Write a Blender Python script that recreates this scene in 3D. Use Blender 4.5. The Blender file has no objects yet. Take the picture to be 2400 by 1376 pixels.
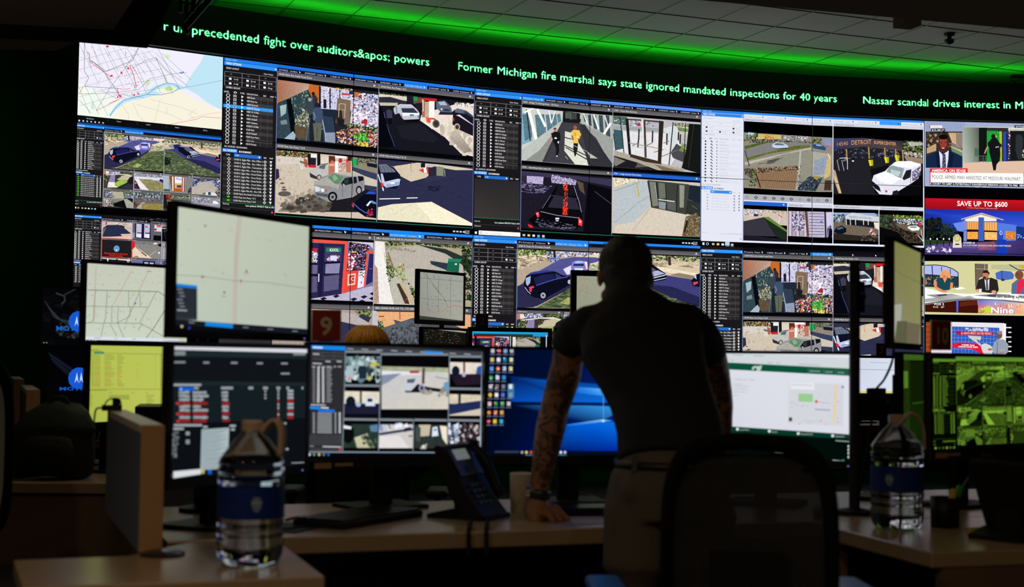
import bpy, bmesh, math, random, bisect
import numpy as np
from mathutils import Vector, Matrix
random.seed(7)
sc = bpy.context.scene
C = sc.collection
PI = math.pi
# ---------------------------------------------------------------- camera
CAM_H = 1.22
FPX, PITCH, ROLL = 3333.33, 0.0452, 0.0123
_c, _s = math.cos(PITCH), math.sin(PITCH)
_fw = Vector((0, _c, _s)); _r0 = Vector((1, 0, 0)); _u0 = Vector((0, -_s, _c))
_rt = _r0*math.cos(ROLL) + _u0*math.sin(ROLL)
_up = _u0*math.cos(ROLL) - _r0*math.sin(ROLL)
cam_d = bpy.data.cameras.new('camera'); cam = bpy.data.objects.new('camera', cam_d); C.objects.link(cam)
cam_d.sensor_width = 36; cam_d.lens = 50; cam_d.clip_start = 0.05; cam_d.clip_end = 100
m = Matrix((_rt, _up, -_fw)).transposed().to_4x4(); m.translation = Vector((0, 0, CAM_H)); cam.matrix_world = m
cam_d.dof.use_dof = True; cam_d.dof.focus_distance = 12.9; cam_d.dof.aperture_fstop = 4.0
sc.camera = cam
# ---------------------------------------------------------------- world, light, exposure
w = bpy.data.worlds.new('room_dark'); sc.world = w; w.use_nodes = True
w.node_tree.nodes['Background'].inputs[0].default_value = (0.5, 0.55, 0.7, 1)
w.node_tree.nodes['Background'].inputs[1].default_value = 0.0015
sc.view_settings.view_transform = 'Standard'; sc.view_settings.look = 'None'
sc.view_settings.exposure = 0.0; sc.view_settings.gamma = 1.0
sc.view_settings.use_curve_mapping = False
sc.cycles.use_denoising = True
sc.cycles.max_bounces = 8; sc.cycles.transparent_max_bounces = 24
sc.cycles.sample_clamp_indirect = 3.0
def ceiling_lamp(x, y, z, size, power, col, spread=150):
    l = bpy.data.lights.new('ceiling_lamp_light', 'AREA'); l.shape = 'DISK'; l.size = size; l.energy = power; l.color = col
    l.spread = math.radians(spread)
    o = bpy.data.objects.new('ceiling_lamp_light', l); C.objects.link(o); o.location = (x, y, z)
    return o
WARM = (1.0, 0.74, 0.48)
for (lx, ly, lp) in ((-1.5, 0.9, 12), (0.1, 1.2, 9), (1.8, 1.7, 2.2), (-3.0, 2.4, 3), (-.9, 5.5, 3.5)):  # last one is an added lamp, out of view, to brighten the blond hair
    ceiling_lamp(lx, ly, 2.87, 0.16, lp, WARM)
for lx, ly in ((3.7, 4.6), (-3.4, 4.9)):  # added uplights out of view, warm fill for the lowered ceiling
    _l = ceiling_lamp(lx, ly, 1.72, .2, 3.0, WARM); _l.name = 'fill_uplight'; _l.rotation_euler = (PI, 0, 0)
# ---------------------------------------------------------------- pixel helpers (photo pixel -> ray -> real place)
def ray(px, py):
    return _fw + _rt*((px-1200)/FPX) - _up*((py-688)/FPX)
def at(px, py, Y):
    v = ray(px, py); t = Y/v.y; return Vector((v.x*t, Y, CAM_H+v.z*t))
def atz(px, py, z):
    v = ray(px, py); t = (z-CAM_H)/v.z; return Vector((v.x*t, v.y*t, z))
# ---------------------------------------------------------------- materials
def s2l(c):
    c /= 255.0
    return c/12.92 if c <= 0.04045 else ((c+0.055)/1.055)**2.4
def hx(h):
    return tuple(s2l(int(h[i:i+2], 16)) for i in (0, 2, 4))
def mat(name, col, rough=.6, metal=0, bump=0, bscale=60, var=0, vscale=8, spec=.5, emis=None, es=1, sheen=0):
    m = bpy.data.materials.new(name); m.use_nodes = True; nt = m.node_tree; b = nt.nodes['Principled BSDF']
    b.inputs['Base Color'].default_value = (*col, 1); b.inputs['Roughness'].default_value = rough
    b.inputs['Metallic'].default_value = metal; b.inputs['Specular IOR Level'].default_value = spec
    if sheen: b.inputs['Sheen Weight'].default_value = sheen
    tc = nt.nodes.new('ShaderNodeTexCoord')
    if var:
        n = nt.nodes.new('ShaderNodeTexNoise'); n.inputs['Scale'].default_value = vscale; n.inputs['Detail'].default_value = 4
        nt.links.new(tc.outputs['Object'], n.inputs['Vector'])
        r = nt.nodes.new('ShaderNodeMix'); r.data_type = 'RGBA'
        r.inputs[6].default_value = (*[c*(1-var) for c in col], 1); r.inputs[7].default_value = (*[min(1, c*(1+var)) for c in col], 1)
        nt.links.new(n.outputs['Fac'], r.inputs[0]); nt.links.new(r.outputs[2], b.inputs['Base Color'])
    if bump:
        n = nt.nodes.new('ShaderNodeTexNoise'); n.inputs['Scale'].default_value = bscale; n.inputs['Detail'].default_value = 3
        nt.links.new(tc.outputs['Object'], n.inputs['Vector'])
        bp = nt.nodes.new('ShaderNodeBump'); bp.inputs['Strength'].default_value = bump; bp.inputs['Distance'].default_value = .004
        nt.links.new(n.outputs['Fac'], bp.inputs['Height']); nt.links.new(bp.outputs[0], b.inputs['Normal'])
    if emis:
        b.inputs['Emission Color'].default_value = (*emis, 1); b.inputs['Emission Strength'].default_value = es
    return m
def screen_material(name, gain):
    m = bpy.data.materials.new(name); m.use_nodes = True; nt = m.node_tree; nt.nodes.clear()
    out = nt.nodes.new('ShaderNodeOutputMaterial'); em = nt.nodes.new('ShaderNodeEmission')
    a = nt.nodes.new('ShaderNodeAttribute'); a.attribute_name = 'Col'
    tc = nt.nodes.new('ShaderNodeTexCoord')
    n = nt.nodes.new('ShaderNodeTexNoise'); n.inputs['Scale'].default_value = 46; n.inputs['Detail'].default_value = 6
    n.inputs['Roughness'].default_value = .75
    nt.links.new(tc.outputs['Object'], n.inputs['Vector'])
    s1 = nt.nodes.new('ShaderNodeMath'); s1.operation = 'SUBTRACT'; s1.inputs[1].default_value = .5; nt.links.new(n.outputs['Fac'], s1.inputs[0])
    s2 = nt.nodes.new('ShaderNodeMath'); s2.operation = 'MULTIPLY'; nt.links.new(s1.outputs[0], s2.inputs[0]); nt.links.new(a.outputs['Alpha'], s2.inputs[1])
    s3 = nt.nodes.new('ShaderNodeMath'); s3.operation = 'MULTIPLY_ADD'; s3.inputs[1].default_value = 4; s3.inputs[2].default_value = 1; nt.links.new(s2.outputs[0], s3.inputs[0])
    s4 = nt.nodes.new('ShaderNodeMath'); s4.operation = 'MAXIMUM'; s4.inputs[1].default_value = .05; nt.links.new(s3.outputs[0], s4.inputs[0])
    s5 = nt.nodes.new('ShaderNodeMath'); s5.operation = 'MULTIPLY'; s5.inputs[1].default_value = gain; nt.links.new(s4.outputs[0], s5.inputs[0])
    nt.links.new(a.outputs['Color'], em.inputs['Color']); nt.links.new(s5.outputs[0], em.inputs['Strength'])
    nt.links.new(em.outputs[0], out.inputs[0])
    m.cycles.emission_sampling = 'NONE'
    return m
M = {}
M['screen'] = screen_material('lit_screen', 1.0); M['wall_screen'] = screen_material('wall_lit_screen', 1.12)
M['black'] = mat('black_plastic', (.006, .006, .0065), .55, bump=.1, bscale=300, spec=.3)
M['gloss'] = mat('black_gloss', (.01, .01, .012), .25)
M['frame'] = mat('dark_bezel', (.008, .008, .009), .5)
M['desk'] = mat('beige_laminate', hx('a08a6c'), .27, var=.05, vscale=14)
M['deskedge'] = mat('laminate_edge', hx('8a6a4c'), .5, var=.05, vscale=20)
M['panel'] = mat('laminate_panel', hx('6e5644'), .55, var=.06, vscale=10)
M['fabric'] = mat('grey_blue_fabric', hx('6a7a92'), .95, bump=.5, bscale=500, var=.18, vscale=220)
M['tan'] = mat('tan_trim', hx('b08a60'), .5)
M['carpet'] = mat('dark_carpet', (.03, .03, .034), .95, bump=.5, bscale=200, var=.2, vscale=90)
M['darkwall'] = mat('dark_wall_paint', (.03, .04, .08), .8, var=.1, vscale=3)
M['blackwall'] = mat('black_fascia', (.014, .014, .014), .7)
M['soffit'] = mat('soffit_paint', hx('9a8a70'), .85, bump=.2, bscale=80, var=.08, vscale=6)
M['steel'] = mat('dark_steel', (.05, .05, .055), .4, metal=.8)
M['chrome'] = mat('chrome', (.6, .6, .6), .2, metal=1)
M['paper'] = mat('paper_cup', hx('f0e0c8'), .7, bump=.15, bscale=120)
M['sticky'] = mat('yellow_note', hx('d0a830'), .7)
M['red'] = mat('red_sign', hx('a01c14'), .5)
M['cream'] = mat('cream_sign_ink', hx('d8c49a'), .5)
M['green'] = mat('green_cap', hx('12a030'), .4)
M['yellow'] = mat('yellow_cap', hx('d8c020'), .4)
M['blue'] = mat('blue_cloth', hx('0a3a8c'), .8, bump=.3, bscale=300)
# ---------------------------------------------------------------- mesh helpers
def tagit(o, label=None, cat=None, group=None, kind=None):
    if label: o['label'] = label
    if cat: o['category'] = cat
    if group: o['group'] = group
    if kind: o['kind'] = kind
    return o
def root(name, label, cat, loc=(0, 0, 0), rz=0, group=None):
    o = bpy.data.objects.new(name, None); C.objects.link(o); o.location = loc; o.rotation_euler = (0, 0, rz)
    o.empty_display_size = .05
    return tagit(o, label, cat, group)
def obj(name, bm, material, parent=None, smooth=False, world=False, bevel=0, label=None):
    """link bm as ONE mesh; world=True: coordinates are world ones, made local to the parent"""
    if parent is not None and world:
        bm.transform(chain(parent).inverted())
    me = bpy.data.meshes.new(name); bmesh.ops.recalc_face_normals(bm, faces=bm.faces); bm.to_mesh(me); bm.free()
    me.materials.append(material)
    if smooth: me.shade_smooth()
    o = bpy.data.objects.new(name, me); C.objects.link(o)
    if parent is not None: o.parent = parent
    if bevel:
        b = o.modifiers.new('bevel', 'BEVEL'); b.width = bevel; b.segments = 2; b.limit_method = 'ANGLE'
    if label: o['label'] = label
    return o
def chain(o):
    mm = Matrix.LocRotScale(o.location, o.rotation_euler, o.scale)
    return chain(o.parent) @ mm if o.parent else mm
def struct(name, bm, material, **k):
    o = obj(name, bm, material, **k); o['kind'] = 'structure'; return o
def box(bm, c, s, R=None):
    """box of size s centred at c, optional rotation matrix about its centre"""
    r = bmesh.ops.create_cube(bm, size=1); T = Matrix.Translation(Vector(c))
    mm = T @ (R.to_4x4() if R else Matrix.Identity(4)) @ Matrix.Diagonal((*s, 1))
    bmesh.ops.transform(bm, matrix=mm, verts=r['verts']); return r['verts']
def prism(bm, pts, z0, z1, M4=None):
    """polygon (x,y) pushed from z0 to z1"""
    a = [bm.verts.new((x, y, z0)) for x, y in pts]; b = [bm.verts.new((x, y, z1)) for x, y in pts]
    bm.faces.new(a); bm.faces.new(b)
    for i in range(len(pts)):
        bm.faces.new((a[i], a[(i+1) % len(pts)], b[(i+1) % len(pts)], b[i]))
    if M4: bmesh.ops.transform(bm, matrix=M4, verts=a+b)
    return a+b
def ring(c, rx, ry, ax, ay, n):
    return [Vector(c)+ax*(rx*math.cos(2*PI*i/n))+ay*(ry*math.sin(2*PI*i/n)) for i in range(n)]
def loft(bm, rings, cap=True):
    vs = [[bm.verts.new(p) for p in r] for r in rings]; n = len(vs[0])
    for a, b in zip(vs, vs[1:]):
        for i in range(n): bm.faces.new((a[i], a[(i+1) % n], b[(i+1) % n], b[i]))
    if cap: bm.faces.new(vs[0][::-1]); bm.faces.new(vs[-1])
    return vs
def lathe(bm, prof, n=32, c=(0, 0, 0), flute=None):
    c = Vector(c); rr = []
    for r, z in prof: rr.append([c+Vector((r*math.cos(2*PI*i/n), r*math.sin(2*PI*i/n), z)) for i in range(n)])
    return loft(bm, rr)
def tube(bm, pts, r, n=8, cap=True):
    pts = [Vector(p) for p in pts]; rr = []; up = Vector((0, 0, 1))
    for i, p in enumerate(pts):
        d = (pts[min(i+1, len(pts)-1)]-pts[max(i-1, 0)]).normalized()
        x = d.cross(up)
        if x.length < .05: x = d.cross(Vector((1, 0, 0)))
        x.normalize(); y = d.cross(x).normalized()
        q = r[i] if isinstance(r, (list, tuple)) else r
        rr.append(ring(p, q, q, x, y, n))
    return loft(bm, rr, cap)
def tube2(bm, secs, n=16, side=Vector((1, 0, 0))):
    """secs: (centre, half width along side, half depth) - the body's limbs and trunk"""
    cs = [Vector(s[0]) for s in secs]; rr = []
    for i, s in enumerate(secs):
        d = (cs[min(i+1, len(cs)-1)]-cs[max(i-1, 0)]).normalized()
        sd = s[3] if len(s) > 3 else side
        y = d.cross(sd).normalized(); x = y.cross(d).normalized()
        rr.append(ring(cs[i], s[1], s[2], x, y, n))
    return loft(bm, rr)
def ball(bm, c, r, R=None, u=20, v=12):
    q = bmesh.ops.create_uvsphere(bm, u_segments=u, v_segments=v, radius=1)
    mm = Matrix.Translation(Vector(c)) @ (R.to_4x4() if R else Matrix.Identity(4)) @ Matrix.Diagonal((*r, 1) if isinstance(r, tuple) else (r, r, r, 1))
    bmesh.ops.transform(bm, matrix=mm, verts=q['verts']); return q['verts']
def rz(a): return Matrix.Rotation(a, 3, 'Z')
def smoothpts(pts, k=6):
    """Catmull-Rom through pts"""
    P = [Vector(p) for p in pts]; out = []
    for i in range(len(P)-1):
        a, b, c, d = P[max(i-1, 0)], P[i], P[i+1], P[min(i+2, len(P)-1)]
        for j in range(k):
            t = j/k
            out.append(.5*((2*b)+(c-a)*t+(2*a-5*b+4*c-d)*t*t+(3*b-a-3*c+d)*t**3))
    return out+[P[-1]]
# ---------------------------------------------------------------- picture canvas: what the lit screens show
GL = {}
def glyph(ch, bold=False):
    """triangles of one character in em units and its advance"""
    key = (ch, bold)
    if key in GL: return GL[key]
    def conv(s):
        cu = bpy.data.curves.new('t', 'FONT'); cu.body = s; cu.resolution_u = 2; cu.size = 1
        if bold: cu.offset = .022
        o = bpy.data.objects.new('t', cu); C.objects.link(o)
        dg = bpy.context.evaluated_depsgraph_get(); me = bpy.data.meshes.new_from_object(o.evaluated_get(dg))
        me.calc_loop_triangles(); v = [tuple(x.co[:2]) for x in me.vertices]
        tr = [tuple(v[i] for i in t.vertices) for t in me.loop_triangles]
        bpy.data.objects.remove(o); bpy.data.meshes.remove(me); bpy.data.curves.remove(cu)
        return tr, v
    def left(v): return min(x for x, y in v)
    if ch == ' ': GL[key] = ([], .32); return GL[key]
    tr, v = conv(ch)
    t2, v2 = conv('|'+ch+'|'); xs = sorted(x for x, y in v2)
    _, vb = conv('|'); wb = max(x for x, y in vb); lb = left(vb)
    t3, v3 = conv('||'); adv_b = max(x for x, y in v3)-wb
    adv = max(xs)-wb-adv_b
    GL[key] = (tr, adv); return GL[key]
def text_tris(s, bold=False):
    out = []; x = 0
    for ch in s:
        t, a = glyph(ch, bold)
        out += [tuple((px+x, py) for px, py in tri) for tri in t]; x += a
    return out, x
def homog(src, dst):
    A = []; B = []
    for (x, y), (u, v) in zip(src, dst):
        A.append([x, y, 1, 0, 0, 0, -u*x, -u*y]); B.append(u)
        A.append([0, 0, 0, x, y, 1, -v*x, -v*y]); B.append(v)
    h = np.linalg.solve(np.array(A, float), np.array(B, float)); h = h.tolist()
    def f(x, y):
        w = h[6]*x+h[7]*y+1
        return ((h[0]*x+h[1]*y+h[2])/w, (h[3]*x+h[4]*y+h[5])/w)
    return f
def clip_half(P, ax, lim, keep_less):
    out = []; n = len(P)
    for i in range(n):
        a, b = P[i], P[(i+1) % n]
        ia = a[ax] <= lim if keep_less else a[ax] >= lim
        ib = b[ax] <= lim if keep_less else b[ax] >= lim
        if ia: out.append(a)
        if ia != ib:
            t = (lim-a[ax])/(b[ax]-a[ax])
            out.append(tuple(p+(q-p)*t for p, q in zip(a, b)))
    return out
def clip_rect(P, r):
    xs = [p[0] for p in P]; ys = [p[1] for p in P]
    if max(xs) <= r[0] or min(xs) >= r[2] or max(ys) <= r[1] or min(ys) >= r[3]: return []
    if min(xs) < r[0]: P = clip_half(P, 0, r[0], False)
    if P and max(xs) > r[2]: P = clip_half(P, 0, r[2], True)
    if P and min(ys) < r[1]: P = clip_half(P, 1, r[1], False)
    if P and max(ys) > r[3]: P = clip_half(P, 1, r[3], True)
    return P if len(P) > 2 else []
class Cell:
    """one lit screen: rect in canvas coordinates and place(s, z, off) -> world point"""
    def __init__(self, rect, place, dz):
        self.r = rect; self.place = place; self.dz = dz
        self.V = []; self.F = []; self.Cc = []
        self.nx, self.ny = 96, 54
        self.L = np.zeros((self.ny, self.nx), np.int32)
    def span(self, xs, ys):
        r = self.r; fx = self.nx/(r[2]-r[0]); fy = self.ny/(r[3]-r[1])
        i0 = max(0, min(self.nx-1, int((min(xs)-r[0])*fx))); i1 = max(0, min(self.nx-1, int((max(xs)-r[0])*fx)))
        j0 = max(0, min(self.ny-1, int((min(ys)-r[1])*fy))); j1 = max(0, min(self.ny-1, int((max(ys)-r[1])*fy)))
        return i0, i1+1, j0, j1+1
    def add(self, polys, jit=0):
        got = []
        for P in polys:
            Q = clip_rect(P, self.r)
            if Q: got.append(Q)
        if not got: return
        xs = [p[0] for Q in got for p in Q]; ys = [p[1] for Q in got for p in Q]
        i0, i1, j0, j1 = self.span(xs, ys)
        lay = int(self.L[j0:j1, i0:i1].max())+1
        for Q in got:
            k = lay+(random.randrange(jit) if jit else 0)
            b = len(self.V)
            for p in Q:
                self.V.append(self.place(p[0], p[1], k*self.dz)); self.Cc.append(p[2:6])
            self.F.append(tuple(range(b, b+len(Q))))
        self.L[j0:j1, i0:i1] = lay+(jit-1 if jit else 0)
    def mesh(self, name, parent, mtl=None):
        me = bpy.data.meshes.new(name); inv = chain(parent).inverted()
        me.from_pydata([inv @ Vector(v) for v in self.V], [], self.F)
        at_ = me.color_attributes.new('Col', 'FLOAT_COLOR', 'POINT')
        at_.data.foreach_set('color', np.array(self.Cc, np.float32).ravel())
        me.materials.append(mtl or M['screen'])
        o = bpy.data.objects.new(name, me); C.objects.link(o); o.parent = parent
        return o
class Canvas:
    def __init__(self, cells): self.cells = cells
    def add(self, polys, jit=0):
        if not polys: return
        xs = [p[0] for P in polys for p in P]; ys = [p[1] for P in polys for p in P]
        a, b, c, d = min(xs), max(xs), min(ys), max(ys)
        for ce in self.cells:
            r = ce.r
            if b > r[0] and a < r[2] and d > r[1] and c < r[3]: ce.add(polys, jit)
def col(c, tex=0.0, tint=None):
    r, g, b = hx(c) if isinstance(c, str) else c
    return (r, g, b, tex)
class Frame:
    """drawing in any 2-D coordinates, mapped by f onto a canvas; clipped to clip"""
    mt = 0; dens = 1; fine = 1
    def __init__(self, cv, f, clip=None, tint=None): self.cv, self.f, self.clip, self.tint = cv, f, clip, tint
    def sub(self, src, box):
        """src: four corners (TL,TR,BR,BL) in the new coordinates; box=(x0,y0,x1,y1) in mine"""
        x0, y0, x1, y1 = box
        d = [self.f(x0, y0), self.f(x1, y0), self.f(x1, y1), self.f(x0, y1)]
        cl = (min(p[0] for p in d), min(p[1] for p in d), max(p[0] for p in d), max(p[1] for p in d))
        if self.clip: cl = (max(cl[0], self.clip[0]), max(cl[1], self.clip[1]), min(cl[2], self.clip[2]), min(cl[3], self.clip[3]))
        if not isinstance(src, (list, tuple)) or not isinstance(src[0], (list, tuple)):
            a, b, c, e = src; src = [(a, b), (c, b), (c, e), (a, e)]
        return Frame(self.cv, homog(src, d), cl, self.tint)
    def _go(self, polys, jit=0):
        if self.clip: polys = [q for q in (clip_rect(P, self.clip) for P in polys) if q]
        self.cv.add(polys, jit)
    def c(self, c, tex=0):
        c = col(c, max(tex, self.mt))
        if self.tint: c = self.tint(c)
        return c
    def p(self, c, *xy, t=0):
        """polygon; c one colour or a list, one per corner"""
        n = len(xy)//2
        cc = [self.c(q, t) for q in c] if isinstance(c, list) else [self.c(c, t)]*n
        self._go([[self.f(xy[2*i], xy[2*i+1])+cc[i % len(cc)] for i in range(n)]])
    def r(self, c, x0, y0, x1, y1, t=0): self.p(c, x0, y0, x1, y0, x1, y1, x0, y1, t=t)
    def e(self, c, cx, cy, rx, ry=None, t=0, n=14):
        ry = ry or rx
        self.p(c, *[v for i in range(n) for v in (cx+rx*math.cos(2*PI*i/n), cy+ry*math.sin(2*PI*i/n))], t=t)
    def ln(self, c, w, *xy, t=0):
        c = self.c(c, t); P = []
        for i in range(len(xy)//2-1):
            x0, y0, x1, y1 = xy[2*i:2*i+4]; d = math.hypot(x1-x0, y1-y0) or 1
            nx, ny = -(y1-y0)/d*w/2, (x1-x0)/d*w/2
            P.append([self.f(x0+nx, y0+ny)+c, self.f(x1+nx, y1+ny)+c, self.f(x1-nx, y1-ny)+c, self.f(x0-nx, y0-ny)+c])
        self._go(P)
    def ringo(self, c, cx, cy, r, w, n=10, ry=None):
        ry = ry or r
        self.ln(c, w, *[v for i in range(n+1) for v in (cx+r*math.cos(2*PI*i/n), cy+ry*math.sin(2*PI*i/n))])
    def tx(self, c, x, y, h, s, x1=None, y1=None, bold=False, asp=1.0):
        """text from (x,y) baseline, h tall (cap height); to (x1,y1) if given"""
        tr, wd = text_tris(s, bold)
        if not tr: return
        e = h/.72
        if x1 is None: dx, dy = e*asp, 0
        else: dx = (x1-x)/wd; dy = ((y1 if y1 is not None else y)-y)/wd
        c = self.c(c)
        self._go([[self.f(x+a*dx, y+a*dy-b*e)+c for a, b in t] for t in tr])
    def sc(self, poly, n, size, cols, asp=1.0, t=0, jit=4):
        """scatter n small ragged patches of the colours over a region"""
        n = int(n*self.dens); size *= self.fine; xs = poly[0::2]; ys = poly[1::2]; P = []
        if len(poly) == 4: xs = [poly[0], poly[2], poly[2], poly[0]]; ys = [poly[1], poly[1], poly[3], poly[3]]
        k = len(xs); cc = [self.c(q, t) for q in cols]
        a, b, c_, d = min(xs), max(xs), min(ys), max(ys); tries = 0
        while len(P) < n and tries < n*8:
            tries += 1
            x = random.uniform(a, b); y = random.uniform(c_, d); ins = False
            for i in range(k):
                j = (i+1) % k
                if (ys[i] > y) != (ys[j] > y) and x < (xs[j]-xs[i])*(y-ys[i])/(ys[j]-ys[i])+xs[i]: ins = not ins
            if not ins: continue
            s = size*random.uniform(.45, 1.3); ph = random.uniform(0, 2*PI); q = random.choice(cc)
            v = random.choice((3, 4, 4, 5))
            P.append([self.f(x+s*asp*math.cos(ph+2*PI*i/v)*random.uniform(.6, 1.1), y+s/asp*math.sin(ph+2*PI*i/v)*random.uniform(.6, 1.1))+q for i in range(v)])
        self._go(P, jit)
# ---------------------------------------------------------------- camera pictures on the screens (each in its own drawing coordinates)
LEAF = ['2c3a1c', '4a5a2a', '1c2814', '6a7a40', '8c9a58', '141c10']
SHELF = ['e8e4f4', 'b8b4d8', '7c78a8', '3a3a60', 'f4f0ff', 'a04050', '5c88b8', 'c8a8c0', '2a2438', 'd8d8ec']
def f_shop(g):
    g.r('1c2228', 30, 180, 1000, 860, t=.1)
    g.p('30424a', 40, 440, 340, 250, 340, 800, 40, 800, t=.6)
    g.p(['a86a52', 'b89888', 'c0a498', '9a6a50', 'c07040'], 48, 185, 340, 212, 340, 262, 60, 418, 40, 440)
    g.p('c06428', 340, 212, 438, 225, 438, 420, 372, 380, 330, 270)
    g.sc([130, 380, 330, 270, 340, 700, 200, 690], 90, 14, ['4a6a58', '263430', '7a9a80', '1a2420', 'a8b090'], asp=.6)
    g.p('080b10', 130, 385, 172, 372, 232, 780, 180, 790)
    g.p('9ab4b8', 70, 450, 130, 430, 125, 520, 80, 560); g.p('70848c', 76, 600, 130, 585, 140, 630, 80, 640)
    g.p('9cb0c0', 110, 780, 190, 700, 215, 740, 205, 790)
    g.p('c8c8e0', 440, 225, 740, 262, 740, 470, 440, 460)
    g.sc([440, 230, 740, 265, 740, 470, 440, 455], 150, 15, ['8890c0', 'e8e8ff', '5a6090', 'a8a8c8', 'e0c8d0'])
    g.r('0c0e1c', 430, 230, 446, 460); g.r('12141f', 526, 235, 538, 460); g.r('20202c', 620, 240, 628, 470)
    g.sc([450, 235, 740, 240, 740, 262, 450, 250], 24, 12, ['f8e8c0', 'e0b860'])
    g.r('1a1c28', 470, 362, 498, 455); g.r('c04050', 640, 290, 716, 310)
    g.r('262c48', 712, 262, 762, 300)
    g.p('c06a28', 762, 270, 824, 278, 824, 345, 762, 340)
    g.p('1c2636', 440, 465, 600, 470, 590, 540, 470, 525)
    g.p('2c3a4e', 455, 530, 560, 545, 590, 800, 470, 800); g.p('8a94a8', 480, 705, 580, 700, 580, 810, 490, 800, t=.3)
    g.ln('a8b4cc', 8, 455, 545, 486, 720, 490, 800); g.ln('98a4bc', 5, 440, 670, 480, 668)
    g.p('caca d4'.replace(' ', ''), 830, 280, 985, 295, 985, 620, 720, 600, 745, 340, 830, 340, t=.2)
    g.sc([745, 340, 830, 280, 985, 295, 985, 640, 740, 610], 420, 17, SHELF)
    for i in range(5): g.ln('e8f0ff', 3, 750, 372+i*52, 985, 395+i*52)
    g.sc([750, 460, 880, 470, 880, 560, 760, 560], 60, 22, ['ffffff', 'e8d8e8', '8c7c98', 'd8c8e0'])
    g.p('a82830', 820, 590, 860, 545, 885, 560, 880, 610)
    g.p('7a6652', 600, 340, 728, 362, 716, 620, 584, 600); g.p('2a2426', 580, 480, 640, 460, 660, 640, 600, 660)
    g.ln('c8b8a4', 6, 612, 540, 618, 405, 640, 398, 676, 405, 668, 545); g.ln('c8b8a4', 4, 610, 460, 672, 466)
    g.p('1c1a20', 610, 555, 668, 560, 660, 640, 608, 640)
    g.sc([700, 600, 985, 640, 985, 700, 690, 680], 90, 16, ['a8b050', 'c8d070', '505830', '8088a8', '2a2a30'])
    g.sc([590, 680, 740, 640, 985, 690, 978, 848, 600, 800], 300, 17, ['d85820', '5a2a20', 'f0a060', '28201c', 'b8c0d8', '903018', 'e8d8c0', '4858a0'])
    g.sc([760, 700, 880, 690, 890, 790, 770, 780], 70, 16, ['3cb030', '68d848', '207020'])
    g.sc([780, 790, 900, 800, 890, 845, 790, 830], 30, 12, ['c8c830', 'e8e060'])
    g.sc([200, 560, 330, 480, 330, 640, 215, 660], 90, 10, ['c8c098', 'e0d8b0', '605838', '8a8460'])
    g.p('5a4a38', 200, 640, 320, 660, 310, 780, 215, 770, t=.4)
    g.p('38404c', 330, 390, 360, 350, 384, 400, 386, 500, 340, 540, 310, 470); g.e('8c9ca8', 344, 372, 17, 20)
    g.p('28303a', 362, 330, 378, 300, 400, 330, 418, 360, 412, 410, 380, 400); g.e('15191f', 375, 308, 15, 16)
    g.p('3c4c66', 372, 480, 400, 440, 440, 446, 466, 490, 460, 600, 400, 616, 368, 560); g.e('1a2230', 412, 425, 22, 26)
    g.ln('6c7c98', 12, 376, 500, 392, 545, 380, 580)
    g.p('5c6254', 372, 612, 460, 606, 452, 700, 442, 795, 385, 795); g.ln('2c3028', 4, 412, 640, 410, 790)
    g.p('e0c8c0', 280, 468, 296, 480, 300, 500, 284, 490)
    g.ln('8890b0', 3, 346, 560, 310, 790)
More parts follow.
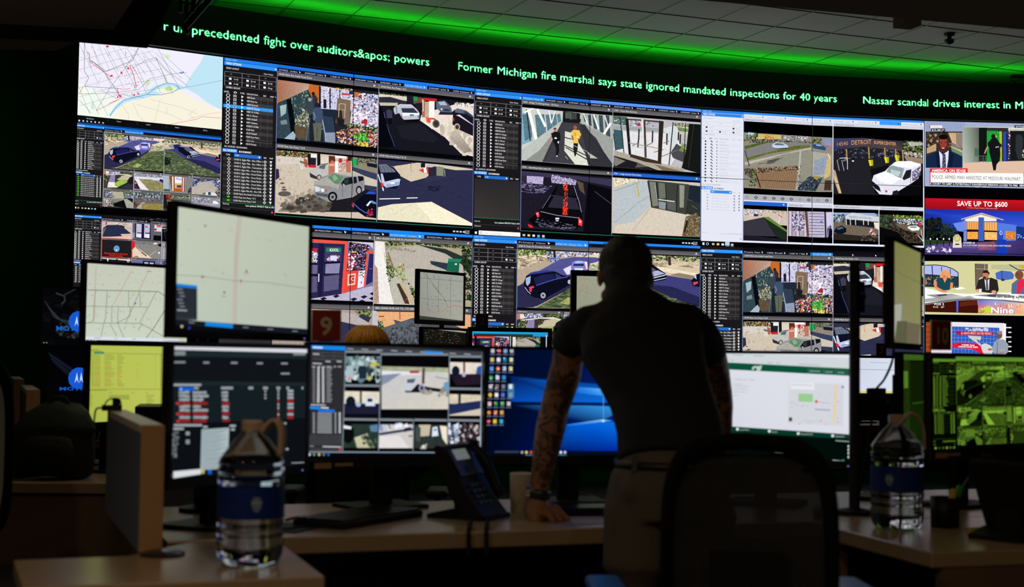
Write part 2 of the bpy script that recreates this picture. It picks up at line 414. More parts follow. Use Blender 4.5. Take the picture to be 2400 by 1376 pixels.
def f_pump12(g):
    g.r('15151e', 980, 290, 1880, 940, t=.08)
    g.p('d8ccbc', 1000, 318, 1250, 335, 1250, 380, 1000, 350); g.sc([1000, 300, 1250, 320, 1240, 335, 1000, 318], 40, 10, LEAF)
    g.p('2a2a38', 1000, 350, 1100, 345, 1250, 385, 1240, 412, 1000, 405)
    g.p('c4b8a4', 1000, 405, 1170, 402, 1160, 432, 1010, 436)
    g.p('1c1c28', 1250, 318, 1310, 325, 1305, 400, 1252, 392); g.p('6c4438', 1310, 330, 1390, 340, 1390, 410, 1310, 405)
    g.p('1f9050', 1310, 332, 1345, 334, 1345, 376, 1310, 372)
    g.p('e4d8cc', 1510, 460, 1700, 395, 1875, 385, 1872, 935, 1750, 905, 1600, 740, 1370, 575, 1380, 520, t=.1)
    g.sc([1540, 640, 1700, 560, 1870, 700, 1868, 920, 1770, 900], 26, 60, ['d0c4b4', 'd8ccbc', 'b8aca0', 'c4b8aa'], asp=.7); g.p(['b0a498', 'c8bcae', '8c8278', '988e84'], 1640, 740, 1700, 640, 1860, 880, 1780, 900)
    g.sc([1690, 375, 1875, 385, 1875, 420, 1700, 400], 50, 12, ['6a7040', 'e8e8f0', '909060', 'f8f8ff'])
    g.p('232332', 1560, 470, 1680, 470, 1700, 505, 1540, 508)
    g.p('5a6274', 1520, 375, 1600, 360, 1640, 400, 1665, 440, 1668, 480, 1560, 478, 1520, 440); g.p('a8b4cc', 1540, 378, 1600, 370, 1624, 408, 1556, 410)
    g.e('e8ecff', 1570, 450, 8); g.p('2a3040', 1590, 445, 1645, 450, 1645, 470, 1590, 465)
    g.p('1a1420', 1680, 460, 1720, 436, 1800, 455, 1872, 520, 1868, 720, 1740, 660, 1672, 600)
    g.p('586480', 1690, 450, 1730, 438, 1800, 458, 1790, 490, 1700, 480); g.p('303c58', 1770, 470, 1810, 462, 1868, 508, 1860, 525)
    g.p('d8d0e0', 1705, 508, 1740, 500, 1868, 600, 1868, 606, 1735, 520); g.e('b8a48c', 1716, 628, 28, 36); g.e('3a3030', 1716, 630, 17, 23)
    g.p('c03030', 1672, 535, 1690, 540, 1690, 570, 1674, 565)
    g.p('a86a50', 1385, 350, 1415, 345, 1418, 540, 1388, 540); g.p('b8a48c', 1415, 380, 1455, 380, 1450, 560, 1415, 550, t=.5)
    g.p('f0ece8', 1454, 372, 1506, 372, 1502, 545, 1452, 548); g.p('d02028', 1398, 340, 1524, 345, 1524, 372, 1405, 368)
    g.ln('e8e0e0', 8, 1398, 360, 1398, 480)
    g.ln('d83020', 16, 1430, 575, 1455, 550, 1500, 552, 1530, 580); g.p('e05038', 1425, 540, 1470, 545, 1465, 600, 1430, 590); g.ln('f8f0ec', 9, 1410, 592, 1466, 640, 1480, 655)
    g.e('585650', 1518, 603, 34, 42); g.e('34322e', 1518, 603, 22, 30)
    g.p('1c1c26', 1330, 400, 1390, 390, 1392, 470, 1330, 470)
    g.p('b8bcc8', 1128, 460, 1150, 430, 1190, 414, 1290, 412, 1340, 460, 1366, 500, 1360, 560, 1220, 572, 1196, 540, 1180, 505, 1140, 520, 1128, 480)
    g.p('2c3444', 1196, 455, 1310, 450, 1356, 500, 1210, 500); g.p('e4ecf4', 1205, 500, 1358, 498, 1362, 520, 1208, 535); g.r('606880', 1276, 514, 1312, 530)
    g.ln('20242e', 5, 1150, 430, 1160, 510); g.ln('d8dce8', 6, 1185, 418, 1300, 426); g.p('7c8698', 1345, 520, 1362, 520, 1364, 550, 1350, 556)
    g.p('d84030', 1196, 520, 1206, 520, 1208, 545, 1198, 545); g.p('08080e', 1216, 572, 1360, 562, 1350, 590, 1230, 595)
    g.p('3c3a50', 1062, 486, 1090, 465, 1118, 490, 1116, 560, 1070, 560); g.e('15151c', 1100, 462, 12, 13); g.r('0a0a12', 1080, 560, 1112, 620)
    g.p('07070e', 1000, 430, 1040, 500, 1060, 600, 1140, 860, 985, 860); g.ln('4858a0', 4, 1066, 620, 1085, 700, 1120, 800, 1132, 850)
    g.ln('5060a0', 5, 1040, 500, 1052, 560); g.p('1c1c26', 1150, 640, 1370, 600, 1540, 760, 1480, 800, 1200, 760)
def f_pump78(g):
    g.r('c8bba9', 0, 870, 1000, 1520, t=.07)
    g.sc([30, 850, 330, 880, 320, 930, 30, 915], 160, 14, LEAF+['b84828', '701c14'])
    g.p('d0c8bc', 30, 915, 320, 932, 560, 960, 560, 1010, 300, 980, 30, 1000)
    g.p('8a8070', 740, 900, 985, 930, 985, 1120, 860, 1075, 740, 1040, t=.1)
    g.sc([790, 900, 985, 925, 985, 990, 800, 960], 60, 14, ['38402c', '5c6450', '1c2018'])
    g.p('16182a', 875, 965, 978, 975, 978, 1016, 880, 998); g.ln('9ca0b8', 4, 900, 962, 970, 976)
    g.p('c8bcac', 740, 1060, 985, 1130, 985, 1190, 860, 1170, 740, 1100)
    g.p('343c58', 740, 1005, 978, 1070, 978, 1132, 860, 1092, 740, 1040)
    g.p('30364e', 850, 1175, 985, 1195, 985, 1300, 850, 1280); g.sc([30, 930, 480, 980, 500, 1300, 30, 1400], 30, 34, ['b8aa98', 'b6a896', 'c4b8a8'], jit=2)
    g.p('302840', 25, 1030, 58, 1035, 62, 1110, 25, 1136)
    for x, y, rx in ((105, 1255, 58), (102, 1218, 24), (98, 1196, 18), (86, 1160, 20), (68, 1125, 13)): g.e('5c5650', x, y, rx, rx*.42)
    g.p('181820', 318, 890, 345, 890, 345, 1000, 318, 1000); g.p('20202a', 345, 925, 395, 930, 390, 1010, 345, 1000); g.r('15151e', 404, 890, 434, 1000)
    g.r('e8e4e4', 346, 896, 402, 926); g.p('b85840', 282, 930, 314, 950, 314, 1018, 282, 1010); g.p('c82030', 322, 992, 390, 992, 395, 1018, 325, 1016)
    g.p('d8ccb8', 440, 910, 512, 915, 512, 990, 440, 990); g.p('5c2c1e', 512, 905, 572, 910, 575, 980, 512, 985)
    g.p('b8705c', 510, 985, 540, 945, 575, 965, 570, 1100, 508, 1098); g.p('f0a080', 516, 980, 566, 980, 566, 1000, 516, 1000)
    g.p('f4f0ec', 570, 960, 600, 955, 604, 1070, 568, 1080); g.r('f0ecf0', 572, 900, 676, 926); g.sc([600, 930, 690, 935, 690, 1050, 600, 1050], 60, 12, ['b89c90', 'e8d8d0', '806058', 'c03030'])
    g.p('c82028', 610, 925, 640, 930, 630, 970, 605, 960); g.p('d03038', 676, 935, 700, 935, 700, 990, 676, 990)
    g.p('b8705c', 680, 960, 722, 950, 722, 1060, 678, 1062); g.p('3c1c18', 690, 905, 735, 910, 735, 950, 690, 950)
    g.p('28a058', 730, 925, 775, 932, 775, 1006, 730, 1000); g.p('207044', 776, 930, 795, 932, 795, 990, 776, 988)
    for x in (250, 268): g.ln('e4e4ec', 4, x, 985, x+4, 1035); g.ln('e4e4ec', 4, x+16, 990, x+18, 1030)
    g.p('6c6454', 240, 955, 325, 975, 318, 990, 250, 975)
    g.p('404858', 430, 985, 505, 975, 503, 1048, 440, 1050, 415, 1030)
    g.p('b8b8b4', 328, 1055, 400, 1010, 430, 990, 505, 985, 505, 1095, 440, 1115, 345, 1108, 326, 1080); g.p('5c6468', 425, 1000, 460, 990, 486, 990, 470, 1030, 420, 1024)
    g.p('303034', 330, 1062, 400, 1100, 400, 1125, 340, 1105); g.e('584c40', 420, 1106, 24, 27); g.e('b8b0a0', 420, 1106, 14, 17)
    g.p('1c1a20', 480, 1290, 560, 1320, 740, 1290, 870, 1215, 980, 1260, 985, 1440, 480, 1425)
    g.p(['c0b4a2', '7c7468', '3c3834', '3a3632', '8c8276'], 130, 1330, 360, 1240, 560, 1320, 480, 1425, 40, 1415); g.sc([130, 1320, 360, 1240, 560, 1320, 480, 1425, 60, 1410], 26, 60, ['4c463f', '5c554c', '6c645a', '3a3632'], asp=1.3, jit=6); g.sc([60, 1300, 340, 1220, 420, 1260, 180, 1360], 22, 30, ['948a7c', 'a89c8c'])
    g.p('9aa0a8', 366, 1185, 400, 1150, 470, 1145, 560, 1165, 640, 1165, 700, 1060, 560, 1060, 490, 1120, 380, 1140)
    g.p('8c8c90', 372, 1180, 450, 1100, 560, 1065, 700, 1062, 850, 1095, 856, 1165, 840, 1230, 790, 1260, 740, 1285, 560, 1320, 500, 1330, 380, 1270)
    g.p('a8a49c', 374, 1165, 440, 1120, 500, 1100, 565, 1165, 610, 1170, 600, 1215, 520, 1185, 400, 1175)
    g.p('b4b0a4', 560, 1062, 700, 1055, 845, 1085, 850, 1100, 690, 1090, 600, 1075)
    g.p('5c8468', 500, 1108, 560, 1068, 652, 1102, 602, 1165, 570, 1165); g.p('88a880', 540, 1090, 570, 1080, 600, 1120, 560, 1140)
    g.p('14181c', 625, 1160, 665, 1110, 738, 1100, 745, 1160, 640, 1185); g.p('283830', 655, 1125, 700, 1110, 700, 1160, 660, 1170)
    g.p('14161c', 748, 1100, 775, 1097, 782, 1155, 750, 1165); g.p('10141c', 790, 1090, 842, 1096, 846, 1130, 800, 1146)
    g.e('14141a', 545, 1285, 46, 48); g.e('8c8c90', 545, 1288, 28, 32); g.e('2c2c30', 545, 1288, 12, 14)
    g.e('14141a', 800, 1225, 30, 42); g.e('a0a0a4', 800, 1228, 19, 28)
    g.p('d0d4d8', 376, 1185, 420, 1195, 430, 1230, 385, 1240); g.p('e8ecf0', 430, 1205, 470, 1215, 462, 1240, 440, 1238); g.e('c85030', 485, 1226, 9, 12)
    g.p('50545c', 380, 1244, 500, 1260, 500, 1290, 400, 1275); g.ln('585c68', 5, 640, 1190, 640, 1285); g.ln('585c68', 4, 742, 1168, 742, 1265)
    g.p('c0c4cc', 640, 1160, 665, 1175, 650, 1185)
    g.p('0a0c1c', 742, 1360, 800, 1300, 880, 1245, 972, 1240, 975, 1500, 860, 1480, 745, 1400)
    g.p('3050b0', 860, 1262, 900, 1236, 968, 1250, 960, 1266); g.ln('5060b8', 9, 748, 1352, 800, 1400, 860, 1440, 940, 1465)
    g.p('e8ecf8', 868, 1370, 905, 1330, 925, 1330, 885, 1380); g.p('4898d8', 925, 1325, 966, 1345, 965, 1362, 920, 1350)
    g.sc([725, 1345, 750, 1345, 755, 1390, 730, 1385], 9, 9, ['f02838', 'ff6070']); g.sc([890, 1400, 930, 1400, 930, 1475, 870, 1475], 22, 11, ['f02030', 'ff4858', '901018'])
def f_pump910(g):
    g.r('2a2c48', 970, 925, 1880, 1560, t=.15)
    g.p('cfc0a8', 985, 940, 1040, 970, 1130, 1000, 1200, 990, 1380, 960, 1862, 1020, 1862, 1030, 1700, 1032, 1560, 1010, 1440, 1100, 1290, 1142, 1190, 1090, 1120, 1010, t=.05)
    g.p('302c44', 985, 940, 1100, 955, 1160, 985, 1130, 1005, 985, 975)
    g.ln('b87850', 5, 1300, 965, 1285, 1000, 1296, 1050); g.p('c83838', 1362, 1035, 1450, 1000, 1460, 1068, 1410, 1060); g.p('f0e8e8', 1400, 975, 1420, 975, 1440, 1060, 1410, 1060)
    g.r('2a2434', 1450, 1000, 1560, 1100); g.r('b8b8c8', 1448, 970, 1490, 1008); g.r('1a1a26', 1380, 970, 1420, 1010); g.p('808870', 1524, 1000, 1592, 1005, 1590, 1090, 1525, 1085); g.ln('c8ccb0', 4, 1600, 1030, 1605, 1100)
    g.p('30304c', 1440, 1090, 1560, 1085, 1660, 1100, 1400, 1150)
    g.p('e4dcc0', 985, 1380, 1120, 1350, 1190, 1345, 1480, 1326, 1862, 1530, 1862, 1570, 1290, 1550, 980, 1500, t=.05)
    g.p('f0e8cc', 1340, 1340, 1480, 1328, 1860, 1524, 1860, 1545, 1500, 1530); g.ln('c8bca4', 3, 1120, 1450, 1290, 1355)
    g.ln('e8e8e0', 9, 998, 1303, 1190, 1298); g.ln('e8e8e0', 9, 1250, 1293, 1350, 1290)
    g.p('101428', 985, 980, 1050, 980, 1130, 1010, 1190, 1080, 1198, 1150, 1150, 1210, 1040, 1200, 985, 1110)
    g.p('687080', 990, 985, 1060, 982, 1130, 1030, 1150, 1055, 1010, 1060); 
    for x in (1010, 1040, 1070, 1100): g.ln('2a3040', 4, x-10, 1000, x+15, 1050)
    g.p('0c1020', 1025, 1078, 1150, 1060, 1178, 1110, 1040, 1140); g.p('bcc4e0', 1010, 1070, 1028, 1070, 1048, 1145, 1170, 1115, 1192, 1120, 1180, 1175, 1060, 1200, 1020, 1160)
    g.p('98a4c8', 1060, 1170, 1180, 1140, 1180, 1170, 1060, 1200); g.p('e03028', 1010, 1150, 1036, 1160, 1038, 1190, 1014, 1185); g.r('e8f0ff', 1100, 1148, 1138, 1165)
    g.ln('d8e0f0', 10, 985, 1075, 1010, 1150); g.p('e8ecf4', 1020, 1190, 1035, 1200, 1040, 1230, 1028, 1225)
    g.sc([1450, 1180, 1560, 1180, 1560, 1230, 1450, 1230], 18, 20, ['202038', '1c1c30'], asp=1.6)
    for q in ((1650, 1240), (1720, 1270), (1340, 1170), (1640, 1110)): g.ln('1e1e34', 5, q[0], q[1], q[0]+50, q[1]+14)
def f_bridge(g):
    g.r('a8acac', 430, 255, 1230, 780)
    g.p('c4c8c4', 450, 260, 800, 290, 790, 390, 450, 745); g.p('b0b4ae', 945, 300, 1215, 315, 1205, 720, 960, 400)
    g.p('7aa8b8', 450, 320, 520, 300, 540, 560, 450, 600, t=.3)
    for i, (x0, x1) in enumerate(((455, 520), (560, 640), (650, 700), (700, 740), (745, 775))): g.p('587884', x0, 330-i*3, x1, 320-i*3, x1+18, 420+(4-i)*26, x0+20, 440+(4-i)*32, t=.6)
    g.ln('1a2024', 9, 490, 280, 520, 560); g.ln('f4f4f0', 26, 505, 280, 585, 600); g.ln('f0f0ec', 20, 580, 275, 650, 430); g.ln('e8ece8', 12, 680, 285, 700, 400); g.ln('eef2ee', 14, 470, 310, 560, 262); g.ln('e8ece8', 9, 730, 290, 705, 390)
    for i, x in enumerate((970, 1010, 1050, 1100, 1150)): g.p('3c5058', x, 310, x+22+i*4, 313, x+30+i*4, 380+i*32, x+10, 370+i*30, t=.5)
    g.ln('e8ece8', 10, 975, 300, 1010, 400); g.ln('e8ece8', 14, 1060, 305, 1100, 440); g.ln('f0f4f0', 20, 1200, 380, 1130, 500); g.ln('e0e4e0', 9, 1150, 310, 1180, 420)
    g.p('b8bcb6', 450, 640, 790, 370, 800, 395, 640, 735, 450, 745); g.p('9a9e98', 950, 380, 1215, 520, 1205, 760, 1130, 640)
    g.p('8a8c86', 470, 745, 600, 640, 720, 480, 640, 740, t=.1)
    g.p('16181a', 800, 285, 945, 300, 940, 400, 795, 390); g.r('50564e', 818, 295, 860, 350); g.r('3c423c', 870, 300, 915, 355); g.ln('8a948c', 4, 865, 300, 865, 360)
    g.p('3c3c42', 790, 385, 950, 390, 1080, 520, 1205, 770, 620, 745, 700, 560, t=.08); g.p('303036', 945, 400, 985, 400, 1205, 740, 1205, 780, 1020, 770)
    g.ln('2c2c30', 5, 790, 385, 640, 740); g.ln('26262a', 4, 950, 390, 1205, 745)
    g.p('d8d8ca', 815, 465, 880, 480, 985, 660, 1010, 765, 900, 760, 808, 640); g.p('b8b8b0', 1000, 640, 1060, 680, 1090, 700, 1030, 700, t=.2)
    for a in ((810, 520, 870, 535), (810, 590, 1000, 680), (820, 610, 1015, 720), (940, 570, 960, 600)): g.ln('303034', 9, *a)
    g.ln('c8c8c0', 4, 815, 690, 838, 715)
    g.p('141418', 695, 490, 730, 470, 772, 480, 776, 540, 760, 560, 765, 640, 750, 690, 735, 690, 738, 620, 715, 560); g.e('b07868', 730, 452, 14, 19); g.p('2a1c18', 715, 450, 730, 436, 745, 448)
    g.ln('b88070', 8, 700, 500, 690, 545, 670, 562); g.e('e8dce0', 735, 530, 12, 8); g.e('f4f4f4', 757, 566, 6, 10); g.e('f0f0f0', 745, 690, 6)
    g.p('e8c050', 865, 470, 888, 450, 935, 452, 952, 490, 945, 520, 925, 530, 928, 572, 880, 570, 876, 520); g.e('a05840', 902, 430, 16, 20)
    g.p('a06048', 866, 500, 880, 500, 890, 540, 876, 545); g.ln('a06048', 9, 946, 500, 940, 530, 928, 535); g.p('1c1c20', 886, 570, 925, 570, 922, 620, 905, 680, 895, 690, 884, 620); g.e('f8f4e0', 922, 514, 9, 6)
    g.e('dca040', 900, 490, 12, 16); g.r('181a1c', 936, 350, 950, 380)
    g.ln('dcdcd0', 3, 815, 560, 1000, 640)
def f_foyer(g):
    g.r('b8b4b8', 1205, 300, 1980, 850, t=.06)
    g.p('4c6450', 1225, 310, 1340, 320, 1340, 400, 1225, 390, t=.8); g.sc([1225, 345, 1600, 360, 1600, 410, 1225, 400], 60, 12, ['8ca0c8', '5a6880', 'e8ecf4', '3a4438'])
    g.p('98a0a0', 1225, 405, 1600, 418, 1600, 450, 1225, 440); g.p('dcdadc', 1225, 450, 1740, 470, 1800, 600, 1700, 770, 1480, 720, 1230, 640)
    g.e('b03048', 1436, 388, 16, 16); g.p('3a5860', 1225, 440, 1300, 450, 1310, 620, 1240, 640, t=.3)
    g.p('cdd6d6', 1640, 420, 1745, 380, 1780, 470, 1700, 640); g.p('c8c0a0', 1740, 380, 1850, 400, 1850, 470, 1790, 470); g.p('6c8458', 1760, 400, 1850, 415, 1850, 445, 1770, 440, t=.5)
    g.sc([1730, 360, 1880, 370, 1880, 400, 1740, 390], 40, 12, LEAF)
    g.p('48484c', 1750, 560, 1830, 620, 1830, 750, 1720, 700, 1700, 650, t=.2); g.sc([1780, 560, 1840, 570, 1840, 640, 1780, 630], 60, 11, ['6c8c30', 'a0b850', '38502a'])
    for x, y0, y1 in ((1437, 430, 540), (1551, 445, 555), (1672, 465, 575), (1785, 470, 560), (1430, 540, 610), (1770, 450, 530)): g.ln('141418', 11, x, y0, x-4, y1)
    for a in ((1440, 560, 1380, 590), (1551, 555, 1480, 600), (1600, 700, 1790, 610), (1640, 620, 1560, 650), (1690, 540, 1640, 560)): g.ln('6a686c', 7, *a)
    g.p('1a1a1a', 1325, 335, 1350, 335, 1370, 705, 1350, 705); g.p('382e26', 1350, 335, 1460, 340, 1462, 352, 1350, 347)
    g.p('d8dcdc', 1458, 335, 1474, 335, 1480, 740, 1466, 740); g.p('3a3028', 1474, 340, 1640, 350, 1640, 365, 1474, 354); g.p('4a3c32', 1474, 340, 1492, 340, 1498, 700, 1480, 705)
    g.p('2c241e', 1605, 345, 1645, 350, 1618, 760, 1590, 745); g.ln('2c2a26', 9, 1725, 355, 1685, 770); g.ln('24241f', 7, 1830, 360, 1810, 780); g.ln('2a3a38', 8, 1280, 320, 1310, 670); g.ln('1c2020', 6, 1225, 480, 1240, 640)
    g.p('141614', 1860, 365, 1975, 370, 1960, 850, 1790, 800, 1830, 640); g.ln('2e302c', 6, 1900, 370, 1850, 790)
    g.ln('8c8a82', 7, 1350, 565, 1600, 612); g.ln('b0aca4', 5, 1360, 590, 1470, 610)
    g.p('a8a090', 1232, 640, 1480, 720, 1590, 765, 1810, 800, 1820, 850, 1640, 830, 1440, 760, 1230, 690); g.p('3a2e24', 1360, 670, 1620, 740, 1620, 765, 1480, 742, 1360, 700)
    g.p('1c1c20', 1225, 690, 1400, 745, 1640, 840, 1220, 810); g.p('7c7874', 1225, 700, 1320, 740, 1240, 790, 1225, 780); g.p('5a5650', 1420, 760, 1520, 790, 1400, 800)
    g.p('7a6450', 1560, 765, 1800, 830, 1640, 830)
def f_garage(g):
    g.r('1a1824', 430, 800, 1215, 1340, t=.25)
    g.p('38344c', 450, 812, 1205, 860, 1205, 925, 900, 870, 450, 850, t=.3)
    g.p('b4a8cc', 492, 852, 628, 856, 622, 918, 492, 915, t=.6); g.p('a498bc', 692, 840, 902, 876, 898, 920, 700, 905, t=.8)
    g.sc([695, 835, 900, 870, 900, 920, 690, 900], 60, 10, ['18142a', 'e0d8f0', '605478', 'c8bce0'])
    g.p('2e2838', 450, 850, 490, 850, 492, 920, 450, 960); g.sc([450, 900, 700, 930, 640, 990, 450, 1000], 60, 14, ['5c5478', '302a44', '8078a0'], asp=1.8)
    g.p('5a4c38', 905, 880, 960, 900, 975, 1000, 930, 960, t=.5); g.p('6a6088', 1040, 915, 1065, 915, 1062, 960, 1042, 950)
    g.p('090810', 1000, 900, 1205, 950, 1205, 1330, 960, 1330); g.ln('3a3450', 8, 1060, 970, 1205, 1080)
    g.p('1c1826', 440, 1000, 640, 1000, 560, 1160, 440, 1220, t=.3)
    g.p('08070c', 735, 925, 880, 930, 915, 1000, 948, 1150, 955, 1250, 900, 1300, 560, 1270, 500, 1220, 560, 1170, 640, 1090, 690, 1000)
    g.p('15141c', 745, 920, 870, 925, 895, 1010, 720, 1005); g.ln('6a6488', 4, 700, 1012, 905, 1035); g.ln('d8c8e8', 3, 880, 930, 925, 1060, 945, 1150); g.ln('8a84a0', 3, 690, 1005, 610, 1130)
    g.p('2a2836', 720, 1005, 895, 1030, 935, 1130, 660, 1110, t=.3); g.p('0b0a10', 600, 1120, 935, 1150, 945, 1190, 620, 1150)
    g.ln('8a8698', 6, 600, 1145, 740, 1178, 930, 1200); g.ln('4c4860', 10, 560, 1230, 760, 1290, 900, 1280, t=.8)
    g.sc([570, 1200, 900, 1260, 880, 1310, 600, 1280], 60, 9, ['8c88a0', '403c50', '181620'], asp=2)
    g.sc([790, 915, 830, 915, 826, 965, 786, 960], 26, 9, ['ff3818', 'c81810', 'ff7050']); g.sc([800, 965, 828, 965, 824, 1170, 786, 1165], 70, 9, ['ff4020', 'b01810', '5a0c0c', 'ff8060'])
    g.sc([786, 1110, 828, 1110, 826, 1172, 782, 1168], 30, 10, ['ff3018', 'e02010'])
    g.p('ff4048', 562, 1155, 590, 1150, 592, 1190, 575, 1195); g.p('ffb0b0', 570, 1160, 580, 1158, 580, 1175, 572, 1176); g.p('ff3840', 920, 1190, 955, 1225, 950, 1270, 918, 1260); g.p('f02830', 498, 1250, 530, 1262, 545, 1282, 510, 1278); g.p('ffa8b0', 925, 1215, 945, 1225, 940, 1245, 925, 1240)
    g.r('e8e4f4', 724, 1198, 756, 1212); g.r('d0ccdc', 728, 1218, 752, 1228)
def f_entry(g):
    g.r('c4bcae', 1205, 850, 1965, 1350, t=.08)
    g.p('b4bcc0', 1225, 960, 1420, 880, 1510, 870, 1530, 1090, 1380, 1240, 1215, 1250, t=.06); g.p('e0d6b8', 1215, 855, 1420, 865, 1380, 890, 1225, 935)
    g.sc([1225, 850, 1440, 870, 1400, 890, 1225, 930], 40, 14, ['c8c0a8', '8a8470', 'f0e8cc'])
    g.ln('8ca0ac', 7, 1225, 970, 1440, 890); g.ln('8a94a0', 4, 1230, 1240, 1440, 1060, 1540, 1000)
    g.p('d0c4b4', 1530, 1100, 1830, 1160, 1800, 1340, 1220, 1335, 1240, 1260, 1400, 1230); g.ln('a89c8c', 4, 1380, 1310, 1530, 1110)
    g.ln('c8a828', 9, 1420, 905, 1436, 1012)
    g.p('3c3e38', 1510, 870, 1860, 900, 1840, 1160, 1540, 1105, t=.1); g.p('787c70', 1525, 880, 1570, 885, 1590, 1090, 1550, 1095); g.p('6a6e60', 1600, 890, 1660, 895, 1668, 1020, 1610, 1030)
    g.p('8c9080', 1780, 905, 1822, 910, 1815, 1100, 1780, 1100); g.p('585c54', 1668, 1040, 1750, 1060, 1748, 1130, 1670, 1115); g.p('8a9098', 1600, 1050, 1665, 1060, 1660, 1120, 1600, 1110)
    for a in ((1510, 880, 1548, 1100), (1588, 890, 1602, 1110), (1660, 895, 1672, 1120), (1762, 910, 1752, 1140)): g.ln('1c1e1c', 7, *a)
    g.ln('b8bcb4', 4, 1572, 885, 1596, 1090); g.ln('d8dcd4', 8, 1600, 1035, 1740, 1050); g.p('1c2430', 1860, 905, 1960, 915, 1955, 1060, 1850, 1030)
    g.p('2c302c', 1845, 1030, 1960, 1060, 1960, 1180, 1830, 1150, t=.5); g.p('6a5a44', 1830, 1180, 1920, 1140, 1955, 1200, 1950, 1350, 1800, 1345, t=.9)
    g.sc([1835, 1180, 1920, 1145, 1950, 1220, 1948, 1345, 1815, 1340], 110, 11, ['8a7454', '3a3024', 'b09870', '544632']); g.ln('1c1a18', 14, 1845, 1210, 1820, 1310); g.ln('5c6878', 5, 1880, 1080, 1930, 1110)
def f_fence(g):
    g.r('000000', 430, 210, 1230, 900)
    g.p('8a8478', 432, 315, 1225, 355, 1222, 850, 430, 815, t=.06)
    g.sc([435, 315, 560, 325, 560, 390, 435, 395], 70, 16, LEAF+['c8d8f0']); g.p('a8c8e8', 470, 318, 530, 320, 500, 345); g.p('c8b468', 560, 330, 770, 335, 770, 370, 560, 378); g.sc([620, 335, 700, 338, 700, 375, 620, 372], 20, 12, ['a06828', 'd89040'])
    g.sc([770, 335, 1010, 345, 1010, 385, 770, 380], 70, 10, ['e8ecf8', '8890a0', '383c44', 'b0a898']); g.sc([560, 375, 1040, 395, 1040, 410, 440, 410], 90, 12, ['30302c', '585850', '1c1e1c'])
    g.p('7c7a78', 434, 470, 640, 410, 900, 395, 1030, 410, 1030, 430, 900, 440, 450, 560, t=.05); g.p('4c5c24', 434, 440, 640, 395, 640, 408, 440, 470, t=.6)
    g.p('5a6828', 470, 540, 900, 430, 1030, 425, 1030, 440, 640, 510, 460, 570, t=.7); g.p('b8b0a4', 440, 585, 950, 465, 1040, 445, 1040, 462, 800, 510, 440, 612)
    g.p('8c8a7c', 450, 620, 800, 505, 1040, 460, 1040, 770, 920, 770, 920, 620); g.p('4c4c48', 640, 570, 760, 540, 700, 590, 640, 600, t=.5)
    g.ln('5c5a54', 6, 560, 600, 700, 580, 780, 540); g.ln('3a3a36', 9, 440, 480, 480, 620)
    g.p('bcc8d8', 682, 440, 690, 415, 730, 400, 780, 405, 830, 430, 828, 448, 720, 458); g.p('58687c', 700, 420, 730, 408, 780, 412, 800, 428, 720, 428); g.p('1c1c20', 700, 458, 820, 452, 815, 460, 720, 464)
    g.p('2c4868', 1050, 415, 1120, 410, 1170, 445, 1165, 472, 1060, 450); g.p('8aa4c8', 1080, 415, 1120, 415, 1140, 432, 1090, 430); g.sc([1050, 355, 1130, 360, 1130, 410, 1050, 400], 50, 12, LEAF)
    g.p('7890b8', 1130, 360, 1215, 365, 1210, 450, 1160, 430); g.ln('c86040', 9, 1130, 380, 1130, 420); g.p('c88060', 1170, 400, 1215, 405, 1215, 420, 1170, 415); g.ln('c04038', 7, 1165, 430, 1210, 440)
    g.p('a8a498', 1040, 480, 1190, 500, 1160, 700, 1045, 760, t=.1); g.p('8c98ac', 1070, 560, 1180, 520, 1150, 680, 1060, 700, t=.4)
    g.p('8a6c50', 500, 640, 920, 610, 920, 825, 560, 815, t=.2); g.sc([440, 645, 900, 615, 925, 630, 920, 645, 445, 690], 130, 13, ['3c2c24', '5c4838', 'a89080', '1c1814'])
    for i in range(17): g.ln('4c3c30', 2.5, 560+i*22, 645, 640+i*22, 820); g.ln('a08a70', 2, 590+i*20, 820, 640+i*18, 640)
    g.ln('b0b0a8', 16, 940, 465, 932, 600, 905, 825); g.sc([918, 600, 945, 600, 918, 825, 900, 825], 40, 8, ['e8e0c8', '484038', '605848'])
    g.ln('18181a', 9, 530, 660, 580, 812); g.sc([490, 650, 540, 650, 540, 800, 480, 800], 60, 12, LEAF); g.sc([440, 640, 500, 650, 500, 720, 440, 700], 50, 12, ['1c1c1c', '484440', '6a6860'])
    g.p('2c3440', 920, 800, 1020, 705, 1140, 715, 1080, 835, 920, 832); g.sc([930, 780, 1020, 710, 1130, 715, 1080, 835, 920, 830], 80, 12, ['10141c', '485868', '303a48', '6c7c88'])
    g.p('c8b078', 1180, 560, 1215, 500, 1205, 700, 1150, 730, t=.3); g.p('9a8c48', 1060, 700, 1120, 705, 1090, 740, 1060, 720); g.p('403028', 1160, 740, 1215, 740, 1212, 830, 1150, 830, t=.6); g.ln('f0e0a0', 8, 1190, 500, 1198, 545)
    g.r('000000', 430, 845, 1230, 905)
